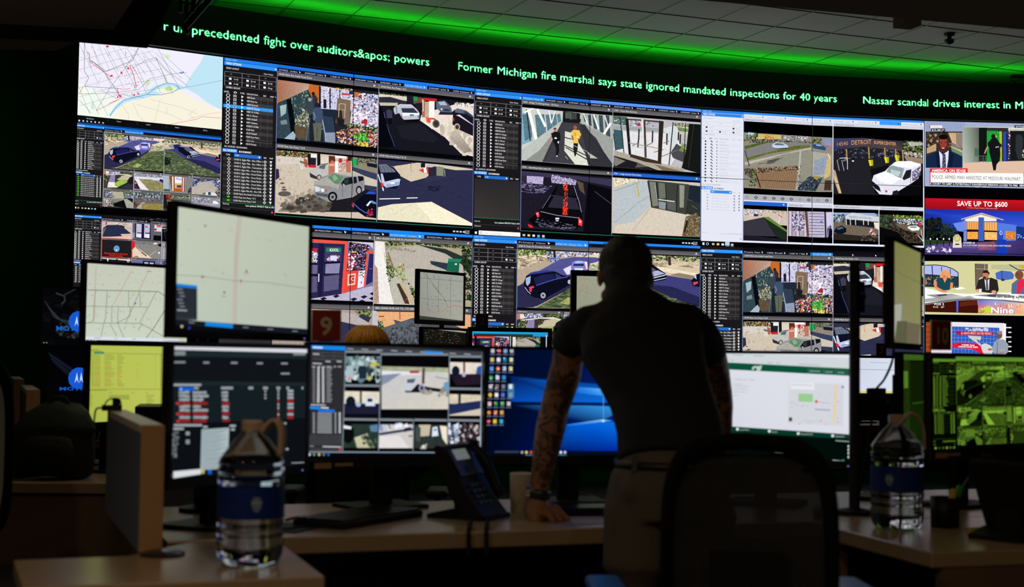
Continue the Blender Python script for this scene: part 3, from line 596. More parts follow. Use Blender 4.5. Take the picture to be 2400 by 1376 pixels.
def f_super(g):
    g.r('000000', 1230, 265, 2040, 980)
    g.p('1e1e24', 1240, 370, 2030, 395, 2025, 870, 1240, 850, t=.1)
    g.sc([1850, 390, 2030, 395, 2030, 520, 1860, 500], 130, 17, LEAF+['8c8878']); g.p('b0b0a8', 1890, 398, 2030, 402, 2030, 425, 1920, 440, t=.4); g.sc([1860, 485, 2030, 500, 2030, 540, 1870, 520], 60, 10, ['e8e8e8', '8a8078', 'c8b8a0'])
    g.p('948068', 1860, 520, 2030, 545, 2030, 590, 1880, 560, t=.2)
    g.sc([1245, 470, 1420, 460, 1700, 450, 1840, 460, 1840, 540, 1500, 540, 1300, 600], 90, 14, ['2a2a3c', '484868', '0c0c14', '6c6c88'])
    g.p(['3a3a60', '3a3a58', '2c2838', '4c4034', '4a3c30', '343058'], 1240, 378, 1500, 368, 1850, 395, 1850, 480, 1500, 445, 1245, 470)
    g.tx('c89058', 1262, 442, 34, '14540', 1365, 432, asp=.8); g.tx('e0a058', 1392, 430, 40, 'DETROIT', 1570, 420); g.tx('d09050', 1592, 418, 28, 'SUPERCENTER', 1790, 432, bold=True)
    for x, y in ((1545, 448), (1688, 452), (1785, 462), (1848, 470), (1350, 465)): g.ln('a88c50', 12, x, y, x+6, y+100)
    for x in (1270, 1310): g.ln('b0b0b8', 5, x, 560, x+20, 650)
    g.ln('c8c8d0', 6, 1290, 545, 1360, 540, 1360, 640)
    for x, y in ((1564, 585), (1704, 560), (1797, 542)): g.p('d8d428', x-22, y-26, x+20, y-28, x+22, y+22, x-8, y+26); g.p('a8a420', x, y-26, x+20, y-28, x+22, y+22, x+8, y+22)
    g.e('e8e8e8', 1408, 568, 10, 6)
    g.p('b89c78', 1240, 640, 1255, 650, 1310, 845, 1285, 845, 1240, 720); g.ln('f0d8b0', 5, 1250, 700, 1300, 840)
    g.p('0c0c12', 1560, 640, 1720, 600, 1720, 840, 1600, 850); g.p('08080c', 1640, 850, 2025, 690, 2025, 870, 1700, 872)
    g.p('dcdce8', 1735, 610, 1780, 575, 1900, 565, 2015, 590, 2015, 640, 1990, 720, 1930, 760, 1810, 830, 1745, 862, 1640, 855, 1585, 790, 1575, 735, 1590, 690, 1690, 655)
    g.p('f4f4fc', 1760, 590, 1800, 568, 1925, 568, 2012, 596, 1925, 628, 1760, 612); g.p('8c9ca0', 1728, 618, 1760, 606, 1862, 632, 1838, 718, 1722, 680, 1700, 668); g.p('b8ccc8', 1745, 640, 1830, 660, 1810, 700, 1740, 680)
    g.p('f0f0fa', 1600, 695, 1692, 655, 1838, 722, 1740, 775, 1640, 745); g.p('1c1e26', 1845, 720, 1880, 650, 1925, 640, 1918, 710, 1860, 735); g.ln('3c3e4c', 4, 1925, 640, 1920, 760)
    g.p('10121a', 1573, 738, 1640, 790, 1655, 835, 1600, 805, 1575, 770); g.p('1c1c24', 1755, 860, 1760, 830, 1800, 820, 1815, 840, 1812, 860); g.p('c83030', 1690, 820, 1712, 822, 1708, 842, 1695, 838)
    g.p('605c7c', 1935, 660, 2012, 610, 2005, 690, 1975, 730, 1935, 745); g.sc([1938, 660, 2008, 625, 2002, 690, 1938, 725], 26, 9, ['e8e4f0', 'c8c0dc', '302c48', 'e8b8b8'])
def f_shadowlot(g):
    g.r('000000', 425, 940, 830, 1290); g.p('c8b8ac', 430, 985, 815, 1005, 815, 1140, 430, 1110, t=.1)
    g.sc([432, 985, 600, 995, 600, 1050, 432, 1040], 60, 11, ['e8ecff', '384058', 'b89888', 'a8b0c8']); g.sc([600, 992, 815, 1005, 815, 1030, 600, 1010], 40, 9, ['98885c', 'e0d0c0', '6c7040'])
    g.ln('e8e4e0', 5, 760, 1020, 740, 1120); g.ln('b86050', 9, 735, 1035, 772, 1065); g.p('688038', 605, 1062, 650, 1058, 812, 1180, 812, 1210)
    g.p('34323c', 430, 1100, 605, 1062, 715, 1240, 430, 1230, t=.2); g.p('1a281c', 605, 1062, 812, 1200, 812, 1280, 715, 1240, t=.2); g.p('1a1a24', 430, 1225, 812, 1265, 812, 1285, 430, 1280); g.p('203050', 520, 1035, 555, 1035, 555, 1055, 520, 1055)
def f_trellis(g):
    g.r('000000', 825, 970, 1235, 1295); g.p('b4a8b8', 828, 1008, 1222, 1018, 1220, 1250, 826, 1235, t=.2)
    for i in range(10): g.ln(['8a6c68', 'd8d0e0', '6a5a78', 'a090a8'][i % 4], 7, 835+i*17, 1010, 832+i*17, 1236)
    g.sc([870, 1040, 980, 1040, 980, 1180, 870, 1200], 110, 13, ['504c68', '302c48', '8884a4', 'e0dcf0']); g.p('5c4440', 980, 1010, 1005, 1010, 1020, 1240, 1000, 1240)
    g.p('bcb4cc', 1015, 1012, 1160, 1016, 1160, 1245, 1020, 1240)
    for i in range(9): g.ln('4c4860', 5, 1018, 1030+i*27, 1150, 1034+i*27)
    g.ln('2c2838', 14, 1160, 1015, 1165, 1250); g.p('c8c4e0', 1175, 1020, 1222, 1020, 1220, 1140, 1175, 1150); g.p('0c0c1c', 1180, 1170, 1205, 1135, 1222, 1190, 1218, 1250, 1180, 1250); g.ln('a8a0e0', 4, 1185, 1240, 1195, 1150, 1215, 1170)
    g.r('4858c8', 1118, 1100, 1138, 1116)
def f_carcenter(g):
    g.r('000000', 1230, 985, 1640, 1320); g.p('6c6054', 1236, 1020, 1632, 1030, 1630, 1285, 1236, 1270, t=.15)
    g.p('90a8d0', 1238, 1020, 1600, 1025, 1632, 1060, 1400, 1040, 1240, 1060); g.sc([1240, 1040, 1330, 1040, 1330, 1110, 1240, 1110], 60, 13, ['304038', '78a0b8', 'c8d8e8', '202c28'])
    g.p('c8ccd4', 1340, 1055, 1400, 1020, 1632, 1062, 1632, 1105, 1420, 1085, 1345, 1100); g.tx('404850', 1375, 1066, 15, 'GRATIOT CAR CENTER', 1570, 1082)
    g.p('14181c', 1345, 1080, 1590, 1110, 1600, 1160, 1345, 1130, t=.3)
    for x in (1350, 1385, 1430, 1500, 1540): g.ln('e0e4e8', 6, x, 1085, x+2, 1135)
    g.p('e0d8cc', 1590, 1110, 1632, 1115, 1632, 1180, 1598, 1160); g.p('0c1220', 1240, 1200, 1260, 1160, 1310, 1140, 1350, 1165, 1350, 1200, 1300, 1225); g.p('4c5c7c', 1265, 1165, 1310, 1150, 1330, 1165, 1280, 1180)
    g.sc([1555, 1170, 1610, 1165, 1605, 1225, 1550, 1220], 22, 14, ['e8ccc4', 'b07868', '402c28']); g.p('28221e', 1240, 1210, 1630, 1250, 1630, 1285, 1236, 1270, t=.3); g.sc([1500, 1230, 1630, 1230, 1630, 1280, 1480, 1280], 40, 14, ['6c5c50', '1c1816', '302824'])
def f_treelot(g):
    g.r('000000', 1640, 990, 2045, 1330); g.p('3a342c', 1645, 1035, 2030, 1050, 2028, 1310, 1645, 1285, t=.4)
    g.sc([1650, 1040, 1760, 1045, 1760, 1160, 1650, 1160], 100, 16, ['0c1410', '1c2a1a', '30402a', '506048']); g.sc([1760, 1040, 2030, 1050, 2030, 1090, 1770, 1075], 90, 12, ['688030', 'a0b850', '3c5020'])
    g.sc([1760, 1075, 2030, 1085, 2030, 1130, 1800, 1130], 90, 12, ['e8ecf4', '8090a8', '283040', 'b8c0cc']); g.p('6c5c4c', 1780, 1120, 2030, 1160, 2020, 1240, 1820, 1160, t=.2); g.p('c83c48', 1985, 1105, 2020, 1115, 2015, 1150, 1990, 1140)
    g.p('e8ecec', 1890, 1160, 1905, 1145, 1970, 1140, 2000, 1160, 1992, 1185, 1930, 1190); g.p('687078', 1910, 1152, 1965, 1148, 1975, 1160, 1915, 1162)
    g.sc([1760, 1140, 2030, 1240, 2028, 1310, 1700, 1200], 120, 18, ['18140f', '342c22', '5c5040', '0c0a08']); g.ln('e0dcd8', 5, 2010, 1180, 2028, 1290, 1980, 1230); g.p('08080a', 1645, 1150, 1800, 1200, 1900, 1310, 1645, 1290, t=.2)
def f_subaru(g):
    g.r('b0a08c', 420, 240, 1160, 790)
    g.sc([420, 255, 700, 270, 690, 330, 430, 330], 170, 17, LEAF+['a8c060', '789040', 'd8e0b8']); g.p('dccab0', 430, 320, 900, 310, 1160, 300, 1160, 420, 930, 380, 840, 320, 700, 330, 520, 400, 430, 440)
    g.sc([430, 330, 680, 320, 560, 400, 430, 430], 70, 22, ['c8b498', 'a08c70', 'e8dcc4', '6a5c48'], asp=2); g.sc([640, 290, 980, 290, 980, 325, 640, 330], 80, 14, ['e0e4f8', '8890c8', '4850a0', 'c8d0f0', '484850'])
    g.p('e8e4dc', 985, 280, 1160, 290, 1160, 330, 985, 310); g.sc([985, 285, 1060, 288, 1060, 312, 985, 305], 20, 9, ['c03840', 'ffffff', '804038']); g.sc([1080, 320, 1140, 320, 1140, 365, 1080, 365], 40, 11, ['4a6028', '688040', '2a3a18'])
    g.ln('2c241c', 18, 694, 262, 700, 360); g.ln('3c3428', 6, 565, 300, 568, 360); g.ln('3c3428', 5, 500, 310, 502, 350); g.sc([650, 335, 740, 335, 730, 370, 650, 370], 40, 12, ['3848a0', 'a8b0e8', '20284c'])
    g.p('50508c', 740, 350, 850, 330, 1000, 335, 1060, 350, 960, 400, 940, 480, 840, 590, 740, 650, 560, 745, 420, 780, 420, 600, 560, 470, t=.15); g.p('d8d4ec', 760, 440, 830, 400, 830, 480, 790, 490, t=.2)
    g.p('2a2848', 420, 590, 470, 570, 560, 690, 700, 650, 840, 560, 930, 480, 920, 520, 740, 660, 540, 780, 420, 785, t=.1)
    g.p(['4a5c38', '52603a', '6a7048', '3a4a30', '34442c'], 560, 785, 740, 665, 940, 500, 1160, 470, 1160, 790, t=.6); g.sc([580, 775, 740, 670, 940, 520, 1160, 480, 1160, 790], 200, 24, ['506040', '3c4c30', '68704c', '788058', '2c3c28'], asp=1.6)
    g.p('a0a060', 740, 740, 800, 690, 850, 710, 800, 760, t=.8); g.p('d8ceb0', 960, 390, 1080, 360, 1160, 370, 1160, 480, 990, 440); g.sc([980, 400, 1160, 400, 1160, 480, 960, 460], 60, 18, ['8c9468', 'b0a880', '5c6c48', 'dcd4b4'], asp=1.6)
    g.ln('20203c', 5, 930, 490, 830, 600, 560, 770)
    g.p('7880c8', 818, 420, 830, 375, 870, 362, 915, 366, 936, 400, 938, 460, 900, 482, 826, 470); g.p('a8b4e8', 850, 368, 900, 366, 920, 386, 846, 390); g.p('282c5c', 838, 392, 912, 390, 918, 412, 836, 412); g.e('e84860', 828, 416, 9, 7); g.e('e84860', 920, 424, 9, 7); g.p('d8e0f8', 846, 430, 910, 432, 908, 450, 846, 448)
    g.p('e8d8d8', 918, 370, 940, 376, 944, 440, 934, 440)
    g.p('0c0c1e', 468, 560, 486, 500, 520, 470, 620, 455, 700, 460, 760, 495, 810, 500, 838, 530, 832, 570, 800, 585, 720, 640, 640, 690, 590, 700, 540, 690, 500, 660, 472, 610)
    g.p('343c88', 490, 500, 540, 462, 640, 448, 700, 458, 640, 462, 540, 480); g.p('1c2048', 540, 520, 600, 490, 690, 480, 700, 520, 620, 560, 560, 580); g.p('2c3468', 700, 476, 736, 496, 760, 520, 710, 530)
    g.p('a0b0d0', 482, 520, 520, 500, 516, 560, 496, 590, 484, 570); g.ln('4850a8', 8, 560, 585, 700, 530, 800, 505); g.ln('3038a0', 4, 500, 488, 690, 458)
    g.e('0a0a12', 612, 672, 34, 40); g.e('a0a0b8', 612, 674, 20, 27); g.e('303040', 612, 674, 8, 10); g.e('0a0a12', 808, 552, 22, 30); g.e('b0b0c8', 808, 553, 14, 20)
    g.p('f03850', 505, 600, 540, 588, 546, 604, 512, 618); g.p('f03850', 508, 615, 528, 612, 526, 642, 512, 640); g.ln('c0c8f0', 5, 476, 600, 500, 640, 520, 662)
def f_lawncar(g):
    """drawn in the coordinates of the upper-left window: x 942..1462, y 1065..1520"""
    g.r('c0b098', 930, 1050, 1480, 1530); g.sc([945, 1065, 1460, 1095, 1460, 1140, 945, 1110], 190, 13, LEAF+['a8b880', 'e0e4d0']); g.p('d0bea4', 940, 1110, 1460, 1150, 1460, 1280, 1250, 1230, 1050, 1140, 940, 1170)
    g.sc([950, 1120, 1450, 1160, 1450, 1190, 950, 1150], 60, 20, ['a89474', 'dccbb0', '8c7a5e'], asp=2); g.ln('3c3024', 16, 1282, 1095, 1285, 1165); g.ln('3c3024', 6, 1010, 1075, 1012, 1120)
    g.ln('e8d8bc', 30, 1060, 1150, 1460, 1250); g.p('8c7c68', 1280, 1240, 1460, 1290, 1460, 1260, 1340, 1225)
    g.p('3c3c74', 950, 1200, 1050, 1180, 1260, 1240, 1462, 1290, 1462, 1500, 1300, 1420, 1150, 1360, 1000, 1240, t=.1); g.p('24244c', 1120, 1300, 1300, 1330, 1462, 1420, 1462, 1520, 1250, 1420, 1130, 1350)
    g.p('4a5840', 940, 1190, 1010, 1210, 1150, 1320, 1300, 1420, 1462, 1500, 1462, 1530, 940, 1530, t=.5); g.sc([945, 1200, 1010, 1220, 1160, 1340, 1460, 1500, 1460, 1530, 945, 1530], 170, 20, ['4c5a3c', '5c6848', '343f2c', '8a8c68'], asp=1.6)
    g.sc([942, 1290, 1000, 1300, 1000, 1400, 942, 1400], 60, 14, ['141c14', '20301c', '0c120c']); g.p('8c88a0', 975, 1150, 1010, 1130, 1060, 1130, 1050, 1170, 1000, 1180); g.p('20244c', 1020, 1135, 1070, 1125, 1100, 1140, 1060, 1185, 1030, 1185)
    g.p('0e0e20', 1060, 1170, 1100, 1145, 1180, 1150, 1230, 1200, 1265, 1230, 1262, 1275, 1190, 1290, 1160, 1300, 1120, 1260, 1070, 1215); g.p('8890b8', 1070, 1150, 1110, 1142, 1180, 1152, 1150, 1166, 1090, 1160)
    g.p('5c6070', 1115, 1175, 1165, 1165, 1205, 1200, 1150, 1215); g.p('a8acc8', 1160, 1215, 1215, 1202, 1255, 1228, 1190, 1250); g.ln('e8ecff', 6, 1180, 1262, 1255, 1240, 1264, 1230); g.e('a0a0b0', 1160, 1284, 14, 18); g.e('14141c', 1160, 1284, 8, 10); g.ln('d0d4e8', 5, 1190, 1280, 1262, 1262)
    g.p('0c0c20', 1410, 1290, 1440, 1240, 1465, 1232, 1465, 1340, 1420, 1330); g.p('d84060', 1420, 1300, 1450, 1295, 1450, 1310, 1425, 1325); g.p('b8c0e8', 1425, 1260, 1440, 1244, 1442, 1280)
def f_s1(g):
    g.r('3c3a34', 15, 80, 590, 440); g.p('b87060', 15, 85, 60, 85, 60, 150, 15, 155); g.p('e0d8d0', 60, 90, 110, 95, 110, 150, 60, 150)
    g.sc([110, 90, 340, 95, 340, 145, 110, 145], 80, 13, ['e8ecff', '4850a0', '9098c8', 'ffffff']); g.sc([340, 90, 580, 120, 580, 170, 340, 140], 60, 16, LEAF); g.ln('1c241c', 16, 374, 95, 372, 160)
    g.p('e0d8cc', 60, 160, 300, 148, 480, 155, 580, 190, 580, 205, 480, 175, 300, 160, 60, 175); g.sc([20, 170, 150, 170, 150, 270, 20, 300], 60, 18, ['1c2016', '303828', '8c9460'])
    g.p('c0b49c', 300, 190, 480, 170, 560, 200, 470, 260, 280, 260, t=.2); g.sc([230, 180, 360, 165, 330, 220, 240, 240], 40, 20, ['2c281c', '484030']); g.p('8a80a8', 160, 170, 240, 165, 230, 300, 110, 300); g.p('e8e0d4', 110, 300, 230, 300, 290, 400, 90, 400)
    g.p('94b84c', 225, 320, 330, 262, 470, 262, 460, 310, 290, 390, 240, 370, t=.5); g.p('1c1a1c', 500, 220, 580, 180, 580, 440, 280, 410, 470, 310); g.p('303038', 330, 400, 480, 330, 580, 340, 580, 440)
def f_s2(g):
    g.r('9494a4', 590, 125, 1135, 480, t=.1); g.sc([600, 130, 1130, 140, 1130, 215, 600, 195], 150, 13, ['e8ecf8', '384048', '98a0b8', '202820', 'c0c4d4']); g.p('d8d8e0', 600, 195, 1130, 220, 1130, 270, 700, 240, 600, 230, t=.1)
    g.p('20244c', 1055, 270, 1080, 235, 1130, 250, 1130, 320); g.p('8c8458', 680, 245, 900, 245, 1130, 330, 1130, 470, 880, 455, t=.7); g.p('e4dce0', 610, 240, 680, 240, 870, 458, 720, 440, 620, 270)
    g.p('281c28', 600, 260, 640, 290, 700, 420, 720, 440, 600, 430); g.ln('c04858', 6, 600, 260, 640, 420); g.e('d8d0d8', 628, 322, 14, 10)
def f_s3(g):
    g.r('8a8888', 1140, 175, 1670, 520, t=.1); g.p('a8b0b8', 1145, 180, 1240, 185, 1240, 480, 1145, 460); g.p('3c5858', 1145, 430, 1260, 440, 1260, 480, 1145, 470); g.p('7a4c34', 1245, 185, 1345, 190, 1345, 490, 1300, 480)
    g.p('f0dcc8', 1296, 195, 1322, 195, 1326, 470, 1305, 470); g.p('e8e4e8', 1345, 195, 1480, 200, 1480, 320, 1345, 320); g.sc([1350, 215, 1470, 220, 1470, 260, 1350, 255], 16, 14, ['5860c0', 'b8b8e0']); g.p('d8b070', 1348, 320, 1475, 325, 1475, 420, 1348, 415)
    g.p('404458', 1385, 355, 1470, 355, 1470, 410, 1385, 405); g.p('b85020', 1338, 415, 1478, 420, 1478, 485, 1338, 480); g.p('8a4428', 1480, 205, 1535, 210, 1530, 490, 1480, 490); g.p('f0e0d0', 1500, 210, 1520, 210, 1512, 480, 1495, 480); g.p('7c7c80', 1560, 215, 1665, 215, 1660, 500, 1540, 495)
    g.sc([1600, 430, 1668, 380, 1668, 510, 1600, 510], 24, 18, ['0c0c10', '24242c']); g.sc([1545, 340, 1565, 340, 1565, 390, 1545, 390], 4, 8, ['702838'])
def f_s4(g):
    g.r('4a4850', 1680, 225, 2190, 560); g.sc([1690, 245, 2180, 265, 2180, 400, 1690, 380], 170, 19, ['2c3488', 'a8b0e0', '14184c', 'e0e4f8', '5060b0', '1c1c2c'], asp=1.5)
    g.p('b4aaa0', 1685, 400, 1900, 290, 2030, 290, 2100, 380, 2150, 420, 2130, 480, 1960, 560, 1685, 550, t=.08); g.p('d8d4d0', 1860, 540, 1900, 490, 2100, 500, 2150, 560, 1860, 562); g.p('303c58', 1970, 492, 2022, 492, 2025, 545, 1975, 545); g.p('5c7c70', 1885, 500, 1935, 495, 1930, 540, 1860, 545); g.sc([2110, 400, 2180, 420, 2180, 540, 2120, 500], 30, 18, ['c8b8b0', '402c28'])
def f_s5(g):
    g.r('565650', 0, 440, 580, 790); g.sc([20, 455, 560, 465, 560, 500, 20, 480], 90, 14, LEAF+['a8b078']); g.p('b0a894', 160, 480, 380, 480, 400, 600, 180, 600, t=.15); g.sc([30, 490, 180, 480, 200, 580, 60, 590], 50, 18, ['d8dce8', '384878', '181c30', '8898c0'])
    g.sc([385, 500, 560, 520, 560, 600, 400, 560], 60, 18, ['d8dce8', '304070', '101420', '8090b0'], asp=1.6); g.sc([20, 600, 180, 600, 180, 750, 20, 750], 60, 22, ['b8a8a0', '504844', 'd8ccc8']); g.p('8c9488', 20, 590, 430, 610, 400, 630, 20, 610); g.p('a0a098', 390, 620, 450, 600, 570, 680, 570, 780, 450, 770)
    g.p('0c0c0c', 190, 680, 390, 620, 440, 780, 210, 750); g.p('787c74', 180, 610, 390, 625, 200, 690); g.p('141814', 440, 590, 570, 600, 570, 670)
def f_s6(g):
    g.r('5c5450', 575, 480, 1120, 830, t=.1); g.sc([585, 490, 1120, 510, 1120, 590, 585, 560], 150, 17, ['1c3420', '2c4c30', 'a8c8f0', 'd0e4ff', '0c1c10', '405838']); g.sc([600, 560, 1120, 590, 1120, 690, 900, 640, 620, 620], 100, 14, ['b8bcc8', '3c4464', '241c1c', '8890a8'], asp=1.7)
    g.p('6a605c', 600, 620, 1100, 660, 1110, 700, 700, 710, 590, 680, t=.2); g.p('8a8044', 740, 710, 900, 695, 1118, 705, 1115, 830, 700, 800, t=.6); g.p('a8a090', 620, 780, 700, 710, 740, 705, 710, 800); g.sc([580, 660, 650, 680, 640, 780, 580, 780], 40, 16, ['4c2c24', '30201c', '6a4c40']); g.p('b8ac9c', 700, 690, 760, 670, 800, 680, 740, 705)
def f_s7(g):
    g.r('3a3c3c', 1130, 520, 1670, 860, t=.1); g.sc([1180, 530, 1290, 530, 1300, 620, 1200, 650], 80, 15, ['c03820', 'e85838', '702014', '301410']); g.sc([1200, 640, 1280, 640, 1270, 800, 1210, 810], 60, 14, ['f0e8c0', 'a88c60', '403424', 'd8c890']); g.p('1c1c1c', 1135, 530, 1190, 530, 1220, 800, 1135, 800)
    g.p('606a5c', 1290, 545, 1660, 580, 1660, 640, 1300, 620, t=.5); g.sc([1290, 540, 1650, 560, 1650, 600, 1300, 590], 60, 15, LEAF+['e0e4d0']); g.p('54585c', 1280, 640, 1660, 640, 1660, 860, 1250, 850)
def f_s8(g):
    g.r('8c8894', 1670, 560, 2200, 900, t=.1); g.sc([1680, 580, 2190, 600, 2190, 650, 1680, 630], 90, 14, ['e0e4ec', '484c3c', '7c8068', 'a8a8b8']); g.sc([1690, 630, 2190, 660, 2180, 700, 1690, 670], 80, 14, ['f0f0f8', '303878', '787c98', '202030']); g.p('a8a4b0', 1700, 680, 2050, 700, 2180, 740, 2180, 900, 1700, 900)
    g.p('e8ecf4', 2050, 650, 2100, 640, 2170, 680, 2160, 710, 2060, 700)
def f_door(g):
    """shop door with posters, x 300..880"""
    g.r('7c7490', 0, 350, 900, 950, t=.05); g.p('e85040', 0, 350, 200, 355, 200, 385, 0, 380)
    g.p('e85040', 200, 350, 660, 392, 652, 480, 648, 660, 618, 860, 596, 858, 632, 420, 200, 385)
    g.p('28244c', 200, 395, 632, 420, 600, 862, 300, 905, 200, 900); g.p('1a1838', 408, 408, 455, 412, 430, 888, 400, 892)
    g.p('c02040', 200, 440, 398, 455, 395, 480, 200, 470); g.sc([325, 480, 395, 482, 390, 580, 325, 580], 40, 16, ['e8e8f8', 'b8b8d8', 'f0d060', '9090c0'])
    g.p('3c3860', 462, 440, 605, 445, 600, 580, 455, 575); g.p('208060', 470, 450, 598, 455, 596, 488, 468, 486); g.tx('f0f0e8', 500, 483, 26, 'KOOL', 578, 484, bold=True); g.sc([475, 540, 590, 520, 580, 570, 480, 570], 22, 14, ['d8d8f0', 'e85030', 'b0b0d8']); g.r('d8d4f0', 505, 520, 560, 565)
    for y in (590, 690, 750, 800): g.ln('14122c', 16, 325, y, 398, y+4); g.ln('14122c', 16, 450, y-6, 590, y-12)
    g.p('6a6488', 330, 600, 395, 602, 392, 680, 328, 680); g.p('8a84a8', 465, 595, 590, 590, 580, 680, 460, 680, t=.2); g.p('585478', 328, 700, 392, 705, 390, 840, 326, 850); g.p('585478', 450, 705, 580, 690, 575, 820, 448, 840)
    g.ln('e8e8f8', 8, 406, 680, 404, 752)
    g.p('14121c', 672, 400, 840, 420, 812, 655, 645, 660); g.sc([675, 410, 835, 430, 810, 650, 650, 655], 230, 11, ['8c88b0', '3a3458', 'd8d0e8', 'a03048', '1c1a2c', '5c5880']); g.sc([660, 510, 730, 500, 725, 650, 655, 650], 30, 20, ['f0ecf8', 'e8e0f0', 'c02038']); g.r('d8c850', 690, 486, 730, 498)
    g.p('e04838', 640, 662, 745, 655, 730, 820, 612, 855); g.p('f0d8d0', 655, 690, 722, 682, 715, 780, 652, 790); g.p('d04030', 664, 700, 714, 694, 708, 770, 662, 776); g.ringo('f0e0e0', 700, 730, 16, 5)
    g.p('e4e0f0', 748, 662, 808, 655, 795, 800, 735, 815); g.sc([755, 665, 800, 660, 795, 720, 755, 720], 22, 12, ['14141c', 'ffffff']); g.p('d83038', 760, 760, 775, 755, 770, 780)
    g.p('e85040', 818, 478, 872, 490, 868, 510, 830, 500, 800, 800, 786, 800); g.p('28245c', 838, 510, 872, 512, 862, 760, 805, 790); g.ln('8a84b8', 4, 835, 640, 860, 645)
    g.p('b8b0c8', 300, 905, 600, 862, 800, 808, 865, 795, 862, 935, 300, 915)
    for i, (x, y) in enumerate(((415, 900), (525, 880), (675, 910), (760, 890), (835, 862), (830, 905), (740, 930))): g.p('1c1834', x, y, x+35, y-14, x+60, y, x+25, y+18)
    g.p('c8c4d8', 660, 392, 870, 410, 870, 470, 838, 430, 670, 402)
def f_alley(g):
    g.r('a89c84', 870, 400, 1740, 960, t=.06); g.sc([980, 405, 1720, 420, 1720, 470, 1260, 430, 980, 450], 190, 18, LEAF+['1c2c1c', '789070'])
    g.p('b4aca0', 975, 480, 1250, 440, 1520, 500, 1700, 640, 1620, 700, 1240, 720, 1050, 620, t=.06); g.p('28302c', 1240, 432, 1500, 470, 1720, 560, 1720, 700, 1640, 600, 1500, 510, t=.4); g.sc([1640, 470, 1735, 470, 1735, 900, 1660, 900, 1650, 600], 150, 18, ['0c180c', '1c2c18', '304028'])
    g.p('2c3444', 1360, 570, 1520, 590, 1510, 650, 1370, 600, t=.3); g.p('186048', 1520, 560, 1620, 555, 1612, 670, 1500, 655); g.p('20805c', 1520, 548, 1640, 552, 1625, 580, 1520, 574); g.r('e8f0ec', 1578, 590, 1596, 602)
    g.p('e8e4e0', 885, 410, 965, 415, 985, 640, 1010, 800, 1045, 945, 900, 940, 905, 800, 880, 600, t=.05); g.p('b08c80', 872, 600, 905, 640, 915, 940, 880, 910, t=.4); g.ln('98948c', 4, 960, 500, 975, 600)
    g.p('b8b4a8', 985, 640, 1250, 640, 1250, 945, 1045, 945, t=.05); g.p('7c6c58', 990, 500, 1000, 500, 1055, 655, 1040, 660); g.p('d8b888', 1090, 590, 1108, 588, 1120, 690, 1135, 700, 1120, 710); g.ln('3c3430', 5, 1030, 690, 1110, 715)
    g.sc([975, 520, 1010, 560, 1060, 700, 990, 760], 60, 13, LEAF+['98a460']); g.sc([1040, 640, 1130, 600, 1170, 770, 1100, 740], 60, 13, ['8a9850', '5c6838', 'b8c078']); g.p('3c3228', 1068, 770, 1120, 755, 1180, 940, 1140, 935); g.p('c0ac8c', 1090, 760, 1120, 755, 1230, 910, 1195, 940); g.sc([1170, 760, 1250, 840, 1250, 940, 1220, 920], 40, 15, LEAF)
    g.sc([1130, 890, 1160, 890, 1155, 930, 1130, 930], 12, 9, ['d83838', '402020']); g.sc([1000, 450, 1240, 480, 1240, 500, 980, 480], 30, 12, ['88806c'], jit=2)
def f_drive1(g):
    g.r('a8988c', 0, 970, 890, 1400, t=.08); g.p('e0c8a8', 300, 990, 480, 995, 830, 1080, 600, 1040, 300, 1050); g.sc([700, 995, 860, 1005, 850, 1050, 760, 1040], 60, 12, LEAF+['8ca050']); g.p('2c3440', 770, 1020, 850, 1045, 830, 1080, 740, 1045)
    g.p('30304c', 300, 1080, 590, 1070, 780, 1100, 850, 1180, 850, 1400, 290, 1400, t=.3); g.p('b4a8a8', 590, 1010, 700, 1020, 840, 1080, 830, 1100, 600, 1070)
def f_drive2(g):
    g.r('4a4c50', 860, 1005, 1720, 1400, t=.4); g.p('e0a878', 900, 1010, 1480, 1015, 1720, 1030, 1720, 1150, 1480, 1060, 1200, 1050, 960, 1110, 905, 1060); g.ln('a83020', 7, 1092, 1010, 1095, 1060); g.p('504c54', 1040, 1060, 1110, 1075, 1060, 1095); g.ln('202838', 5, 915, 1040, 960, 1040)
    g.p('585c68', 960, 1110, 1160, 1060, 1280, 1080, 1280, 1400, 1000, 1400, t=.5); g.p('bcb8c4', 865, 1000, 905, 1010, 912, 1160, 842, 1150); g.p('2c5ca0', 920, 1090, 935, 1090, 945, 1130, 930, 1130); g.ln('a8a060', 8, 935, 1070, 962, 1170); g.sc([905, 1080, 960, 1060, 960, 1140, 920, 1130], 26, 11, LEAF)
    g.sc([1000, 1120, 1270, 1090, 1270, 1280, 1050, 1280], 70, 26, ['34383c', '64686c', '44484c'])
def f_lobbyshade(g):
    g.r('c8b4a8', 670, 295, 1280, 675, t=.08); g.p('d0a8a8', 680, 300, 760, 310, 750, 420, 690, 440); g.ln('702430', 20, 768, 310, 760, 380); g.sc([790, 315, 1270, 320, 1270, 380, 800, 385], 90, 14, ['e8d0cc', 'a08078', '604858', 'f0e0dc']); g.e('f04860', 1060, 390, 22, 12)
    g.p('262c44', 780, 385, 1000, 375, 1130, 400, 1120, 440, 1255, 555, 1050, 568, 1085, 625, 690, 632, 700, 450, t=.12); g.p('60646c', 690, 480, 770, 430, 740, 500, 700, 600); g.ln('b8a498', 6, 1140, 400, 1270, 470); g.p('e0b8a8', 690, 640, 1270, 600, 1270, 675, 690, 672)
